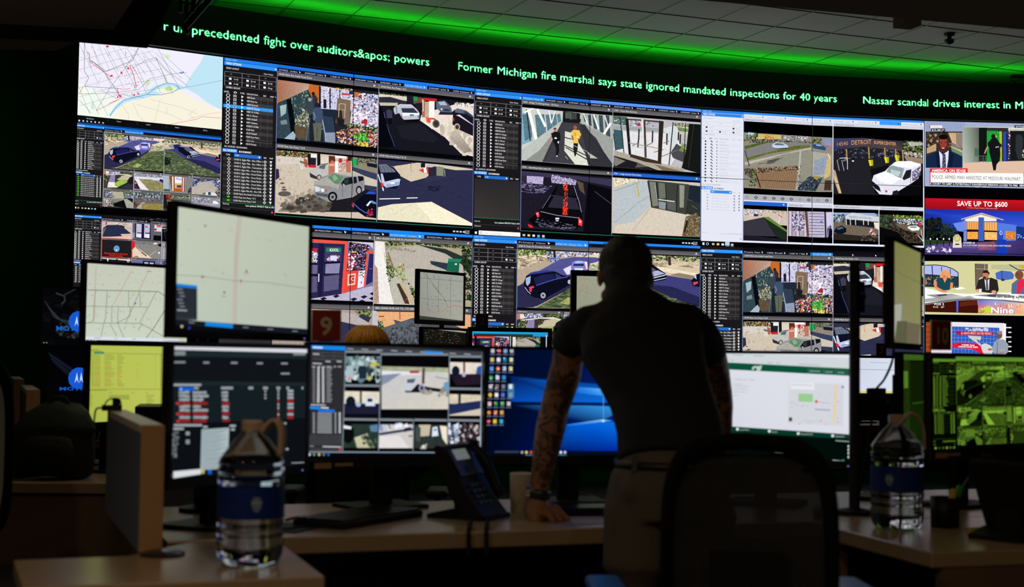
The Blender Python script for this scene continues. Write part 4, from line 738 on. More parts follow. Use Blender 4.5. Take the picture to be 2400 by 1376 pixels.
def f_glassdoor(g):
    g.r('5c5c64', 1295, 340, 1880, 700, t=.05); g.p('14123c', 1350, 345, 1660, 360, 1665, 675, 1350, 655)
    for x in (1375, 1535): g.p('b8b8cc', x, 355, x+110, 365, x+105, 650, x, 640, t=.3); g.p('e0dce8', x, 570, x+108, 575, x+105, 650, x, 640); g.p('34345c', x+20, 535, x+108, 538, x+108, 560, x+20, 556)
    g.r('b04848', 1555, 400, 1600, 430); g.p('8a8aa0', 1300, 545, 1350, 545, 1350, 660, 1300, 655); g.p('d4ccd4', 1735, 370, 1870, 375, 1865, 510, 1730, 500); g.p('d84058', 1775, 372, 1860, 378, 1855, 420, 1775, 412); g.p('70283c', 1730, 450, 1780, 450, 1775, 485, 1730, 485); g.p('08080c', 1720, 585, 1865, 590, 1865, 695, 1715, 690)
def f_offline(g):
    g.r('1e1c1e', 670, 690, 1280, 1045); g.ln('d83040', 6, 672, 690, 672, 1025, 1278, 1045, 1278, 700)
    g.e('8cb4d8', 972, 868, 58, 62); g.e('2878b8', 972, 868, 44, 48); g.p('e8f4fc', 950, 880, 994, 880, 985, 905, 960, 905); g.ringo('b0d8f0', 972, 866, 24, 6)
    g.tx('e82018', 725, 968, 34, 'Maximum connections to this network', 1200, 990, bold=True); g.tx('e82018', 828, 1008, 32, 'Recorder unavailable', 1100, 1026, bold=True)
def f_redlot(g):
    g.r('84807c', 1290, 700, 1880, 1090, t=.12); g.sc([1350, 735, 1870, 740, 1870, 800, 1380, 790], 90, 14, ['282c34', '4850a0', '9ca0a8', '60645c']); g.p('0c1014', 1800, 780, 1870, 760, 1870, 830, 1820, 815); g.e('e8e8e8', 1755, 765, 40, 15)
    g.p('d01820', 1295, 715, 1350, 720, 1350, 860, 1300, 865); g.p('202048', 1300, 865, 1350, 862, 1350, 885, 1300, 890); g.p('dcc8b0', 1300, 890, 1370, 820, 1700, 1065, 1300, 1040); g.ln('4c4844', 12, 1370, 830, 1470, 925); g.ln('201c1a', 18, 1480, 935, 1590, 1020); g.ln('e8e0d0', 5, 1600, 1040, 1780, 910); g.ln('e8e0d0', 5, 1600, 1010, 1650, 1060)
    g.e('e0e4e4', 1830, 950, 22, 18); g.p('d84850', 1290, 930, 1305, 930, 1305, 1040, 1290, 1035); g.e('988458', 1385, 1040, 48, 24, t=.5)
def f_bluecar(g):
    g.r('202838', 655, 1060, 1270, 1300); g.p('e4d8b4', 680, 1062, 1250, 1085, 1250, 1130, 680, 1095, t=.1); g.p('0c1424', 700, 1100, 1240, 1130, 1240, 1300, 690, 1300); g.ln('f0f0e8', 24, 790, 1075, 800, 1160); g.ln('f0f0e8', 12, 1190, 1100, 1195, 1200); g.ln('f0f0e8', 12, 1220, 1100, 1220, 1200)
    g.p('283c60', 820, 1130, 1170, 1150, 1160, 1200, 820, 1180, t=.6); g.e('a8c8e0', 900, 1160, 24, 14); g.e('88a8c8', 1090, 1175, 30, 16); g.r('10141c', 960, 1100, 1000, 1140); g.p('e0ece8', 715, 1160, 760, 1140, 820, 1165, 800, 1190)
def f_blueshop(g):
    g.r('6c68a0', 1280, 1085, 1870, 1320, t=.4); g.p('14123c', 1510, 1110, 1750, 1120, 1750, 1300, 1505, 1300); g.p('c4cce8', 1540, 1135, 1620, 1140, 1615, 1300, 1535, 1300); g.p('c4cce8', 1645, 1140, 1725, 1145, 1720, 1300, 1640, 1300); g.e('f04828', 1400, 1205, 44, 20); g.e('f0d040', 1400, 1215, 22, 10); g.e('40a0e8', 1330, 1200, 24, 14)
FEEDS = {  # name: (corners TL TR BR BL in the drawing's coordinates, function)
 'shop': ([(48, 185), (988, 262), (978, 850), (38, 775)], f_shop), 'pump12': ([(1000, 300), (1877, 370), (1868, 935), (985, 865)], f_pump12),
 'pump78': ([(36, 862), (978, 930), (968, 1512), (16, 1424)], f_pump78), 'pump910': ([(985, 938), (1864, 1005), (1860, 1548), (975, 1495)], f_pump910),
 'bridge': ([(450, 262), (1215, 312), (1205, 775), (444, 738)], f_bridge), 'foyer': ([(1224, 310), (1960, 350), (1952, 840), (1214, 800)], f_foyer),
 'garage': ([(446, 812), (1205, 845), (1203, 1332), (440, 1285)], f_garage), 'entry': ([(1212, 852), (1955, 885), (1950, 1350), (1208, 1330)], f_entry),
 'fence': ([(432, 215), (1228, 250), (1224, 895), (428, 868)], f_fence), 'super': ([(1238, 270), (2037, 290), (2034, 975), (1238, 940)], f_super),
 'shadowlot': ([(430, 955), (818, 970), (816, 1286), (428, 1270)], f_shadowlot), 'trellis': ([(828, 975), (1225, 990), (1222, 1298), (826, 1286)], f_trellis),
 'carcenter': ([(1238, 988), (1634, 1000), (1632, 1312), (1236, 1300)], f_carcenter), 'treelot': ([(1644, 998), (2034, 1010), (2030, 1326), (1644, 1312)], f_treelot),
 'suv': ([(424, 262), (1100, 300), (1100, 806), (418, 780)], f_subaru), 'lawncar': ([(942, 1065), (1464, 1106), (1458, 1535), (938, 1490)], f_lawncar),
 's1': ([(20, 82), (585, 130), (580, 440), (16, 400)], f_s1), 's2': ([(592, 128), (1134, 165), (1130, 485), (590, 450)], f_s2), 's3': ([(1142, 178), (1672, 205), (1665, 525), (1140, 488)], f_s3), 's4': ([(1682, 228), (2192, 260), (2188, 565), (1680, 530)], f_s4),
 's5': ([(18, 455), (578, 470), (572, 785), (5, 750)], f_s5), 's6': ([(582, 480), (1128, 510), (1122, 835), (578, 790)], f_s6), 's7': ([(1136, 520), (1668, 550), (1662, 870), (1132, 840)], f_s7), 's8': ([(1676, 570), (2190, 590), (2186, 910), (1672, 880)], f_s8),
 'door': ([(22, 345), (877, 412), (864, 935), (12, 890)], f_door), 'alley': ([(880, 405), (1728, 440), (1722, 960), (868, 940)], f_alley),
 'drive1': ([(12, 985), (866, 1000), (862, 1400), (12, 1390)], f_drive1), 'drive2': ([(868, 1004), (1722, 1020), (1720, 1420), (866, 1400)], f_drive2),
 'lobbyshade': ([(685, 305), (1274, 338), (1270, 672), (678, 650)], f_lobbyshade), 'glassdoor': ([(1300, 345), (1870, 370), (1868, 696), (1298, 690)], f_glassdoor),
 'offline': ([(672, 690), (1280, 712), (1276, 1045), (668, 1020)], f_offline), 'redlot': ([(1296, 712), (1868, 745), (1866, 1078), (1292, 1060)], f_redlot),
 'bluecar': ([(662, 1085), (1268, 1105), (1264, 1400), (658, 1390)], f_bluecar), 'blueshop': ([(1282, 1090), (1864, 1110), (1862, 1420), (1280, 1410)], f_blueshop)}
FEED_HEAD = {'shop': '10100 Mack Ave Inside Front Door', 'pump12': '10100 Mack Ave Pump 1 & 2', 'pump78': '10100 Mack Ave Pump 7 & 8', 'pump910': '10100 Mack Ave Pump 9 & 10',
 'bridge': 'CP07 - Bridge To Parking Deck - 7th Floor', 'foyer': 'CP07 - Front Main Entrance', 'garage': 'CP01 - Guardshack Exit Lanes 101', 'entry': 'CP01 - Lodge Service Drive Entry',
 'fence': '14540 Gratiot Front Parking', 'super': '14540 Gratiot Garage Doors', 'shadowlot': '14540 Gratiot East', 'trellis': '14540 Gratiot Rear', 'carcenter': '14540 Gratiot Rear Garage Doors', 'treelot': '14540 Gratiot Rear Lot',
 'suv': '4700 W Outer Dr Driveway Dropoff', 'lawncar': '4700 W Outer Dr Front Drive', 'door': '18824 GRAND RIVER FRONT DOOR', 'alley': '18824 GRAND RIVER AVE IN_POLE/DUMPSTER', 'drive1': '18824 GRAND RIVER AVE LOT', 'drive2': '18824 GRAND RIVER AVE TOL CTR FEED/PARKL'}
def feed(w, name, box, head=True, hh=.03, dark=True, bars=.012, blue=False):
    """one camera picture with its grey header in window coordinates box=(x0,y0,x1,y1)"""
    x0, y0, x1, y1 = box
    hc, tc = ('4c4a4c', 'e8e8f0') if dark else ('c8ccd8', '40444c')
    if blue: hc = '2060c8'
    w.r('050508', x0, y0, x1, y1); yb = y0
    if head:
        w.p([hc, hc, '6a686a' if dark and not blue else hc, '6a686a' if dark and not blue else hc], x0, y0, x1, y0, x1, y0+hh, x0, y0+hh)
        w.tx(tc, x0+.005, y0+hh*.72, hh*.42, FEED_HEAD.get(name, 'Camera view '+name[-1]), asp=.5 if hh > .02 else .42)
        w.r('c8c8d0', x1-.02, y0+hh*.3, x1-.013, y0+hh*.7); yb = y0+hh
    q, fn = FEEDS[name]
    g = w.sub(q, (x0, yb+bars, x1, y1-bars)); g.mt = .2; g.dens = 2.2; g.fine = .62; fn(g)
# ---------------------------------------------------------------- the curved video wall
VX = [-3.453, -2.439, -1.423, -0.368, 0.727, 1.857, 3.024, 4.218, 5.424]
VY = [11.16, 11.82, 12.477, 13.07, 13.585, 14.017, 14.336, 14.535, 14.63]
WTOP, PH, PW = 3.709, 0.68, 1.21
VP = [Vector((x, y, 0)) for x, y in zip(VX, VY)]
VN = []
for i in range(8):
    e = (VP[i+1]-VP[i]).normalized(); VN.append(Vector((e.y, -e.x, 0)))
def wall_at(cx, ry, off=0):
    i = max(0, min(7, int(math.floor(cx)))); t = cx-i
    p = VP[i]+(VP[i+1]-VP[i])*t+VN[i]*off
    return (p.x, p.y, WTOP-ry*PH)
def px2wall(px, py):
    v = ray(px, py); k = v.x/v.y
    for i in range(8):
        b = VP[i+1]
        if i == 7 or k < b.x/b.y: break
    a = VP[i]; e = VP[i+1]-a; det = e.x*(-v.y)+v.x*e.y
    t = (-a.x*(-v.y)-v.x*a.y)/det; q = (-e.x*a.y+a.x*e.y)/det
    q = abs(q)
    return (i+t, (WTOP-(CAM_H+q*v.z))/PH)
def crop(f, sc_, x0, y0): return lambda x, y: f(x0+x/sc_, y0+y/sc_)
wcells = {}
for j in range(4):
    for i in range(8):
        wcells[i, j] = Cell((i+.0028, j+.004, i+1-.0028, j+1-.004), lambda x, y, o: wall_at(x, y, .002+o), .00012)
WC = Canvas(list(wcells.values())); WALL = Frame(WC, lambda x, y: (x, y))
def window(x0, y0, x1, y1, clip=None): return WALL.sub((0, 0, 1, 1), (x0, y0, x1, y1))
GROUPS = ['1000 Brush', '1000 Mack Ave', '10000 Plymouth', '10009 W. Chicago', '10001 W. 8 Mile', '1001 E. Warren', '10041 Fenkell', '10047 Chalmers', '10100 E. 8 Mile', '10100 Mack', '10110 Fenkell', '10200 Rosa Parks', '10300 Mack', '10310 Puritan']
CAMS = ['10100 E. Eight Mile - Box Office 1', '10100 E. Eight Mile - Box Office 2', '10100 E. Eight Mile - Concession', '10100 E. Eight Mile - Front Parkin...', '10100 E. Eight Mile - Front Parkin...', '10100 E. Eight Mile - Front Parkin...', '10100 E. Eight Mile - Front Parkin...', '10100 E. Eight Mile - Front Sidew...', '10100 E. Eight Mile - Front Sidew...', '10100 E. Eight Mile Rd - Box Offi...', '10100 Mack Ave Inside Front Door', '10100 Mack Ave Pump 1 & 2', '10100 Mack Ave Pump 7 & 8']
def sidebar(w, W=.2, rows=14, lst=None, light=False, sel=None, hl=True, cams=CAMS, green_from=99, taskbar=True, top='2478d8', vv=True, empty3=False, opt='3090ff'):
    """the control column of the camera software, in window coordinates, W wide"""
    bg, tx_, ln = ('dcdeea', 'a8a8b4', 'c4c4cc') if light else ('181618', 'f0f0f4', '8a8a8c')
    dim = 'c0c0c8' if light else '5a5a5a'
    P = lambda u: u*W
    w.r(bg, 0, 0, W, .965)
    if vv:
        w.r(top, 0, 0, W, .022); w.tx('a0d0ff', P(.03), .018, .011, 'VIDEO VIEW', P(.24))
    w.r(opt, 0, .024, W*.995, .047); w.tx('e8f4ff', P(.04), .041, .012, 'VIDEO OPTIONS', P(.32), bold=True); w.p('ffffff', P(.95), .036, P(.975), .030, P(.975), .042)
    w.tx(tx_, P(.04), .070, .011, 'VIDEO LAYOUT', P(.28)); w.tx(tx_, P(.74), .078, .010, 'Cam Views', P(.92))
    nr = 3
    for k in range(nr+1):
        y = .0875+k*.029; c = ln if k < 2 or empty3 else dim
        w.ln(c, .002, P(.02), y, P(.98), y)
    for k in range(4):
        x = P(.02+.32*k); w.ln(ln if not light else 'e0e0ec', .0016, x, .0875, x, .1745)
    for k in range(3):
        for q in range(3):
            if (k == 0 or (empty3 and (k, q) != (2, 2))): w.r(dim, P(.12+.32*q), .098+k*.029, P(.155+.32*q), .105+k*.029); continue
            cc = '3c3c44' if light else 'f0f0f0'
            if light and (k, q) == (1, 1): continue
            w.r(cc, P(.10+.32*q), .095+k*.029, P(.145+.32*q), .107+k*.029)
            w.tx(cc if not light else 'b0b0b8', P(.18+.32*q), .107+k*.029, .011, ('1+3', '2+4', '2+6', '1+8', '2+8', '10-up')[(k-1)*3+q], P(.27+.32*q))
    w.tx(tx_, P(.04), .19, .011, 'CAMERA GROUPS', P(.31))
    for x, s, x1 in ((.01, 'LEVEL', .11), (.31, 'TYPE', .39), (.43, 'GROUP/CAM...', .66), (.74, 'REC', .80), (.87, 'MAP', .94)): w.tx(tx_ if not light else '90909a', P(x), .217, .010, s, P(x1))
    w.ringo(tx_ if not light else '202028', P(.22), .2115, .006, .0022, 4)
    for k in range(rows):
        y = .2225+k*.02235; c = '262424' if k % 2 else '3a3838'
        if light: c = 'd8dae6' if k % 2 else 'dddfeb'
        if sel == k: c = '3098f8'
        w.r(c, P(.45 if not light else .4), y, P(.93), y+.0212)
        if sel == k: w.r(c, 0, y, P(.45), y+.0212)
        yy = y+.0112; ic = '16161c' if light else 'f4f4f4'
        if light: w.e(ic, P(.10), yy, .0035, .007, n=8); w.r(ic, P(.22), yy-.006, P(.25), yy+.001); w.r(ic, P(.245), yy+.001, P(.27), yy+.007); w.p(ic, P(.36), yy-.006, P(.385), yy, P(.36), yy+.006)
        else:
            w.ringo(ic, P(.09), yy, .0062, .002, 10, ry=.0098); w.r('a8a8a8', P(.185), yy-.008, P(.245), yy+.008); w.r('303030', P(.205), yy-.003, P(.225), yy+.004)
            w.p(ic, P(.335), yy-.0085, P(.375), yy, P(.335), yy+.0085)
        s = GROUPS[k % 14]
        w.tx('b8b8c2' if light else ic, P(.43), yy+.0055, .011, s, P(.43+len(s)*.0155))
    if not light:
        for x in (.70, .83): w.ln('4c4a4a', .0012, P(x), .222, P(x), .2225+rows*.02235)
        w.p(ic, P(.96), .214, P(.98), .214, P(.97), .208)
    w.tx(tx_ if not light else '80808c', P(.04), .555, .0105, 'ALL SOURCES / BOOKMARKS', P(.46))
    w.r('2c88e8', 0, .5635, P(.28), .5855); w.tx('f4faff', P(.02), .58, .012, 'ALL SOURCES', P(.26), bold=True); w.tx(tx_ if not light else '404048', P(.31), .582, .0115, 'BOOKMARKS', P(.54), bold=True)
    w.tx(tx_ if not light else 'a0a0a8', P(.07), .606, .010, 'TYPE', P(.15)); w.r('2668c0' if not light else '3888e0', P(.22), .590, P(.73), .612); w.tx('d8ecff', P(.24), .606, .011, 'CAM', P(.31)); w.p('ffffff', P(.67), .597, P(.71), .597, P(.69), .608)
    for x, s, x1 in ((.77, 'REC', .83), (.88, 'MAP', .95)): w.tx(tx_ if not light else 'b0b0b8', P(x), .606, .010, s, P(x1))
    if lst:
        for k in range(lst):
            y = .6155+k*.0213
            if not light: w.r('222020' if k % 2 else '302e2e', P(.02), y, P(.93), y+.0205)
            yy = y+.011; ic = 'e8e8e8'; s = cams[k % len(cams)]
            if light: w.r('7c7c84', P(.14), yy-.006, P(.17), yy); w.tx('bcbcc8', P(.24), yy+.005, .010, s, P(.24+.0125*len(s))); w.r('a0a0a8', P(.77), yy-.006, P(.81), yy+.006); w.p('16161c', P(.89), yy-.007, P(.92), yy-.007, P(.905), yy+.007); continue
            if k >= green_from: w.e('3cc020', P(.13), yy, .006, .006, n=8)
            else: w.ringo(ic, P(.13), yy, .0055, .0018, 4, ry=.009)
            w.tx(ic, P(.22), yy+.0055, .0115, s, P(min(.76, .22+.0165*len(s)))); w.ringo(ic, P(.80), yy, .0052, .0016, 4, ry=.0088); w.ln(ic, .0016, P(.78), yy+.004, P(.815), yy-.004)
            w.p(ic, P(.885), yy-.008, P(.935), yy-.008, P(.91), yy+.009)
    elif not light:
        w.p(['28262a', '28262a', '33302e', '3a3634'], P(.02), .615, P(.98), .615, P(.98), .88, P(.02), .88)
    if not light:
        w.ln('18a050', .002, P(.01), .8975 if lst and lst > 10 else .882, P(.98), .8975 if lst and lst > 10 else .882)
        w.tx('c8c8c8', P(.03), .911, .011, 'Refresh', P(.15)); w.tx('ffffff', P(.45), .914, .0115, 'Last updated: 8/9/2019 9:06:16 AM', P(.98)); w.tx('c8c8c8', P(.03), .943, .011, 'Selected', P(.16))
        w.r('2c2a2c', P(.02), .925, P(.99), .93); w.e('e84030', P(.95), .94, .0035, .0075, n=8)
    else:
        w.tx('b0b0bc', P(.03), .905, .010, 'Refresh', P(.15)); w.tx('a0a0ac', P(.45), .91, .010, 'Last updated: 8/9/2019 9:06:16 AM', P(.98)); w.ringo('d04040', P(.95), .94, .004, .002, 6)
TABS = ['20190222 - Incident', '201902106497 - Incident', '11600 W. 7 Mile', '201902106499 - Incident', '201902100821 - Incident', '12150 Mack', '201902100897 - Incident', '16226 Antietam']
def tabs(w, W, y0=.0225, y1=.045, active=5, n=8, light=False, names=TABS, x1=1.0):
    w.r('10101a' if not light else 'dcdcec', W, y0, x1, y1); x = W+.005; wd = (x1-W)/n
    for k in range(n):
        s = names[k % len(names)]
        if k == active: w.r('2890f0', x-.003, y0+.001, x+wd*.93, y1)
        w.tx('c8d0e8' if not light else '8890a0', x, y1-.006, .010, s, x+wd*.72); w.p('f0f0f8' if not light else '404860', x+wd*.78, y0+.005, x+wd*.84, y0+.012, x+wd*.80, y1-.004)
        x += wd
def taskbar(w, y0=.968, kind='search', x1=1.0):
    w.r('030306', 0, y0-.004, x1, 1)
    if kind == 'search':
        w.p('e8f4ff', .008, .978, .0165, .976, .0165, .994, .008, .992); w.r('f4f0e8', .024, .9685, .2, .997); w.ringo('606060', .034, .983, .0045, .0016, 8, ry=.008); w.tx('b0aca8', .048, .989, .010, 'Ask me anything', .12); x = .21
    elif kind == 'rgn': x = .15
    else:
        x = .008
        w.p('e8f4ff', .008, .976, .0165, .974, .0165, .994, .008, .992); w.ringo('f0f0f0', .03, .984, .005, .002, 10, ry=.009); x = .05
    for k, c in enumerate(('b8b8c0', 'e8d070', 'e8e8e8', '50b8e8', 'd0c8c0')):
        w.p(c, x+k*.021, .977, x+.011+k*.021, .977, x+.011+k*.021, .992, x+k*.021, .992)
        if k >= 3: w.r('68a8e0', x-.002+k*.021, .996, x+.013+k*.021, .999)
    for k in range(4): w.r('d0d4e0', .915+k*.014, .98, .924+k*.014, .99)
    w.tx('e8e8f0', .965, .983, .010, '9:12 AM', .985); w.tx('e8e8f0', .965, .996, .010, '8/9/2019', .985)
def frame_lines(w, W, c='6c88b0', y=.955, x1=.998):
    w.ln(c, .0022, W, .045, W, y); w.ln(c, .0022, x1, .03, x1, y); w.ln('28a078', .0022, W, y, x1, y)
# --- every panel first lights up black
for (i, j), ce in wcells.items():
    ce.add([[(x, y)+col('020204') for x, y in ((i, j), (i+1, j), (i+1, j+1), (i, j+1))]])
# --- big window, columns 2-3, top two rows: petrol station
w = window(1, 0, 3, 2)
w.r('0c0c12', 0, 0, 1, 1); w.p(['1c70d8', '2080f0', '1c70d8', '1860c0'], 0, .001, 1, .001, 1, .0225, 0, .0225)
tabs(w, .2); sidebar(w, .2, lst=13, sel=3, green_from=11)
feed(w, 'shop', (.2, .045, .5985, .4925), bars=.024); feed(w, 'pump12', (.601, .045, .996, .4925), bars=.024)
feed(w, 'pump78', (.2, .5, .5985, .952), bars=.012); feed(w, 'pump910', (.601, .5, .996, .952), bars=.012)
w.ln('a8a8b8', .002, .5998, .045, .5998, .952); frame_lines(w, .2, '7878b0'); w.ln('8880c0', .002, .2, .046, 1, .046); taskbar(w, kind='x')
w.r('e0dce4', 0, .972, .2, 1)
# --- big window, columns 4-5, top two rows: bridge, doors, garage, entry
w = window(3, 0, 5, 2)
w.r('0c0c12', 0, 0, 1, 1); w.p(['2078e0', '2078e0', '1860c0', '1860c0'], 0, .001, .5, .001, .5, .0225, 0, .0225); w.r('5890f8', .5, .001, 1, .0225)
tabs(w, .2, active=0, names=['Primary View']+TABS[1:2]*7); sidebar(w, .2)
feed(w, 'bridge', (.2, .045, .5985, .4925), bars=.024); feed(w, 'foyer', (.601, .045, .996, .4925), bars=.024)
feed(w, 'garage', (.2, .497, .5985, .952), bars=.014); feed(w, 'entry', (.601, .497, .996, .952), bars=.014, blue=True)
w.ln('a8a8b8', .002, .5998, .045, .5998, .952); frame_lines(w, .2, '7888c0'); taskbar(w)
# --- big window, columns 6-7, top two rows: light theme
w = window(5, 0, 7, 2)
w.r('e0e0f0', 0, 0, 1, 1); w.r('2c88e8', 0, .001, 1, .018); tabs(w, .187, .018, .045, active=6, light=True); w.r('bcbcd0', .187, .045, 1, .072)
sidebar(w, .187, light=True, lst=6, vv=True, opt='2c80e0')
feed(w, 'fence', (.189, .0445, .590, .606), hh=.025, dark=False, bars=.0, head=True)
w.r('a8a8b0', .189, .606, .590, .652)
for k in range(10): w.ringo('303038' if k not in (0, 6, 8) else '8c8c98', .205+k*.04, .63, .007, .004, 4, ry=.010)
feed(w, 'super', (.593, .0445, .9945, .66), hh=.025, dark=False, bars=.0)
for k, n in enumerate(('shadowlot', 'trellis', 'carcenter', 'treelot')):
    x0 = (.189, .3885, .593, .7965)[k]; feed(w, n, (x0, .66, (.3865, .590, .7945, .9945)[k], .95), hh=.028, dark=False, bars=.004, blue=(k == 0))
w.ln('e8ecff', .003, .5915, .045, .5915, .95); w.ln('d8dcf0', .003, .187, .955, .997, .955); w.ln('e0e4ff', .003, .9965, .02, .9965, .955); w.ln('e0e4f0', .0025, .3875, .69, .3875, .95); w.ln('e0e4f0', .0025, .7955, .69, .7955, .95); w.ln('8090c8', .0025, .187, .02, .187, .955)
taskbar(w, kind='x'); w.r('b8c4e0', .108, .965, .128, .992)
# --- window, columns 2-3, lower rows: door and alley
w = window(1, 2, 3, 4)
w.r('0c0c12', 0, 0, 1, 1); w.r('2080e8', 0, .001, 1, .02); tabs(w, .2, .02, .045, active=3, n=5, names=['201902210964 - Incident']*5, x1=.95)
sidebar(w, .2); feed(w, 'door', (.2, .045, .5905, .492), bars=.016); feed(w, 'alley', (.5925, .045, .996, .492), bars=.002)
feed(w, 'drive1', (.2, .5, .5905, .95), bars=.004); feed(w, 'drive2', (.5925, .5, .996, .95), bars=.004); w.ln('c8c8d8', .002, .5915, .045, .5915, .95); frame_lines(w, .2); taskbar(w)
# --- window, columns 4-5, lower rows
w = window(3, 2, 5, 4)
w.r('0c0c12', 0, 0, 1, 1); w.r('2480e8', 0, .001, 1, .02); tabs(w, .187, .02, .045, active=1, n=5, names=['Primary View', '4700 W. Outer Dr.'], x1=1.0); w.r('101018', .5, .0205, .998, .045)
sidebar(w, .187, lst=4, empty3=True, cams=['W Outer Dr Driveway Dr...']*4)
feed(w, 'suv', (.189, .045, .590, .492), bars=.008); feed(w, 'lawncar', (.592, .045, .996, .492), bars=.008)
for k, n in enumerate(('s1', 's2', 's3', 's4')): feed(w, n, (.189+k*.202, .50, .388+k*.202, .72), hh=.022, bars=.002)
for k, n in enumerate(('s5', 's6', 's7', 's8')): feed(w, n, (.189+k*.202, .725, .388+k*.202, .95), hh=.022, bars=.002)
frame_lines(w, .187); taskbar(w, kind='x')
# --- window, columns 6-7, lower rows: the petrol station again
w = window(5, 2, 7, 4)
w.r('0c0c12', 0, 0, 1, 1); tabs(w, .187, .02, .045, active=3, n=8, names=['Primary View', '1000 Brush', '11600 W. 7 Mile', '12150 Mack', '', '', '', '']); w.tx('90909c', .006, .016, .010, 'VIDEO VIEW', .045)
sidebar(w, .187, lst=9, vv=False, cams=CAMS); w.ln('8880c0', .002, .187, .046, 1, .046)
feed(w, 'shop', (.189, .045, .592, .4925), bars=.018); feed(w, 'pump12', (.594, .045, .996, .4925), bars=.012)
feed(w, 'pump78', (.189, .5, .592, .95), bars=.012); feed(w, 'pump910', (.594, .5, .996, .95), bars=.012); w.ln('b8b8c8', .002, .593, .045, .593, .95); frame_lines(w, .187); taskbar(w, kind='x')
# --- first column, second row: small window
def ws_grid(w, y0, rows):
    for (b, n) in rows: feed(w, n, b, hh=.030, bars=.0)
w = window(-.006, .99, .994, 2.0)
w.r('0c0c12', 0, 0, 1, 1); w.r('1c6cd0', 0, .002, 1, .04); tabs(w, .186, .04, .066, active=1, n=6, names=['Primary View', '4700 W. Outer Dr.', '', '', '', '']); w.r('0c0c14', .45, .0405, 1, .066)
sidebar(w, .186, lst=11, green_from=0, empty3=True, cams=['4700 W Outer Dr Driveway Dr...'], top='1c6cd0')
feed(w, 'suv', (.19, .067, .593, .50), hh=.024, bars=.006); feed(w, 'lawncar', (.595, .067, .995, .50), hh=.024, bars=.004)
for k, n in enumerate(('s1', 's2', 's3', 's4')): feed(w, n, ((.19, .391, .594, .794)[k], .505, (.3895, .5925, .7925, .995)[k], .728), hh=.026, bars=.0)
for k, n in enumerate(('s5', 's6', 's7', 's8')): feed(w, n, ((.19, .391, .594, .794)[k], .73, (.3895, .5925, .7925, .995)[k], .95), hh=.026, bars=.0)
for x in (.188, .390, .5935, .7935, .9965): w.ln('b8bcc8', .003, x, .07 if x in (.188, .5935, .9965) else .5, x, .95)
taskbar(w, kind='x')
# --- first column, third row
w = window(-.006, 2.045, .994, 3.045)
w.r('0c0c12', 0, 0, 1, 1); w.r('16161a', .19, 0, 1, .035); w.sc([.4, .0, .8, .0, .8, .03, .4, .03], 20, .012, ['3c3c40', '505054', '2a2a2c']); tabs(w, .184, .036, .06, active=9, n=5, names=['201902100964 - Incident'])
sidebar(w, .184, lst=9, empty3=True, cams=['10009 W. ...'], vv=False)
for k, n in enumerate(('lobbyshade', 'glassdoor', 'pump12', 'drive2')): feed(w, n, ((.188, .391, .592, .794)[k], .06, (.389, .590, .792, .995)[k], .27), hh=.018, bars=.0)
for k, n in enumerate(('offline', 'redlot', 's8', 's5')): feed(w, n, ((.188, .391, .592, .794)[k], .272, (.389, .590, .792, .995)[k], .49), hh=.018, bars=.0)
for k, n in enumerate(('bluecar', 'blueshop', 's4', 's7')): feed(w, n, ((.188, .391, .592, .794)[k], .492, (.389, .590, .792, .995)[k], .71), hh=.018, bars=.0)
for x in (.186, .390, .591, .793): w.ln('b8b8c0', .003, x, .05, x, .71)
w.ln('e02838', .005, .188, .272, .39, .272, .39, .492, .188, .492, .188, .272); w.ln('7068b0', .003, .002, .7, .002, .97, .2, .97)
# --- street map of the city, first panel: in crop coordinates of the photograph
g = Frame(WC, crop(px2wall, 4, 150, 60), clip=(-.01, .0, .994, .905))
g.r('e6e4f0', 100, 100, 1500, 1000)
g.p(['e8f0e4', 'e6ece4', 'f0ead8', 'ece8e0'], 130, 540, 500, 690, 1480, 780, 1480, 1000, 120, 850, 125, 640)
g.p('b8dcec', 1310, 260, 1500, 290, 1500, 800, 1430, 770, 1340, 720, 1240, 640, 1140, 590, 1060, 610, 900, 640, 800, 680, 640, 700, 560, 730, 480, 800, 430, 860, 425, 830, 500, 730, 560, 690, 700, 640, 780, 620, 840, 570, 940, 535, 1060, 545, 1130, 570, 1170, 500, 1230, 410, 1290, 330)
g.p('e8ecd0', 850, 610, 920, 575, 1010, 570, 1060, 590, 1000, 625, 900, 632); g.e('b8d888', 985, 595, 38, 20); g.e('c4dca8', 785, 535, 20, 30); g.e('c8e0b0', 950, 510, 12, 26); g.e('cce4b8', 970, 290, 26, 18); g.p('c4e4cc', 250, 740, 275, 700, 285, 790, 255, 785)
g.p('ece8d4', 560, 730, 800, 670, 1070, 600, 1200, 680, 1340, 740, 1480, 830, 1480, 1000, 430, 880)
for k in range(7): g.ln('8c90a0', 3, 140+k*120, 170+k*22, 330+k*115, 560+k*14)
for k in range(12): g.ln('787c8c', 2.5, 190+k*66, 160+k*9, 215+k*85+40, 400+k*10)
for k in range(6): g.ln('888ca0', 2.5, 140, 330+k*85, 440+k*20, 250+k*78, 800+k*40, 150+k*85)
for k in range(7): g.ln('707484', 2.5, 130+k*70, 560+k*14, 240+k*85, 830+k*6 if k < 3 else 700-k*4)
g.ln('5c6070', 4, 230, 310, 390, 430, 640, 330, 700, 210); g.ln('5c6070', 4, 190, 165, 190, 430, 230, 490, 190, 570, 330, 580, 500, 590)
g.ln('5c6070', 4, 540, 690, 380, 440, 280, 350, 240, 330); g.ln('606474', 3, 300, 800, 420, 600, 540, 440, 640, 300, 700, 200); g.ln('606474', 3, 140, 640, 300, 640, 500, 625, 640, 610, 700, 600)
g.ln('606474', 3, 620, 410, 760, 330, 860, 300, 960, 420, 1160, 570); g.ln('606474', 3, 640, 380, 740, 560, 770, 640); g.ln('606474', 3, 860, 300, 930, 460, 965, 540); g.ln('606474', 3, 880, 220, 1080, 590)
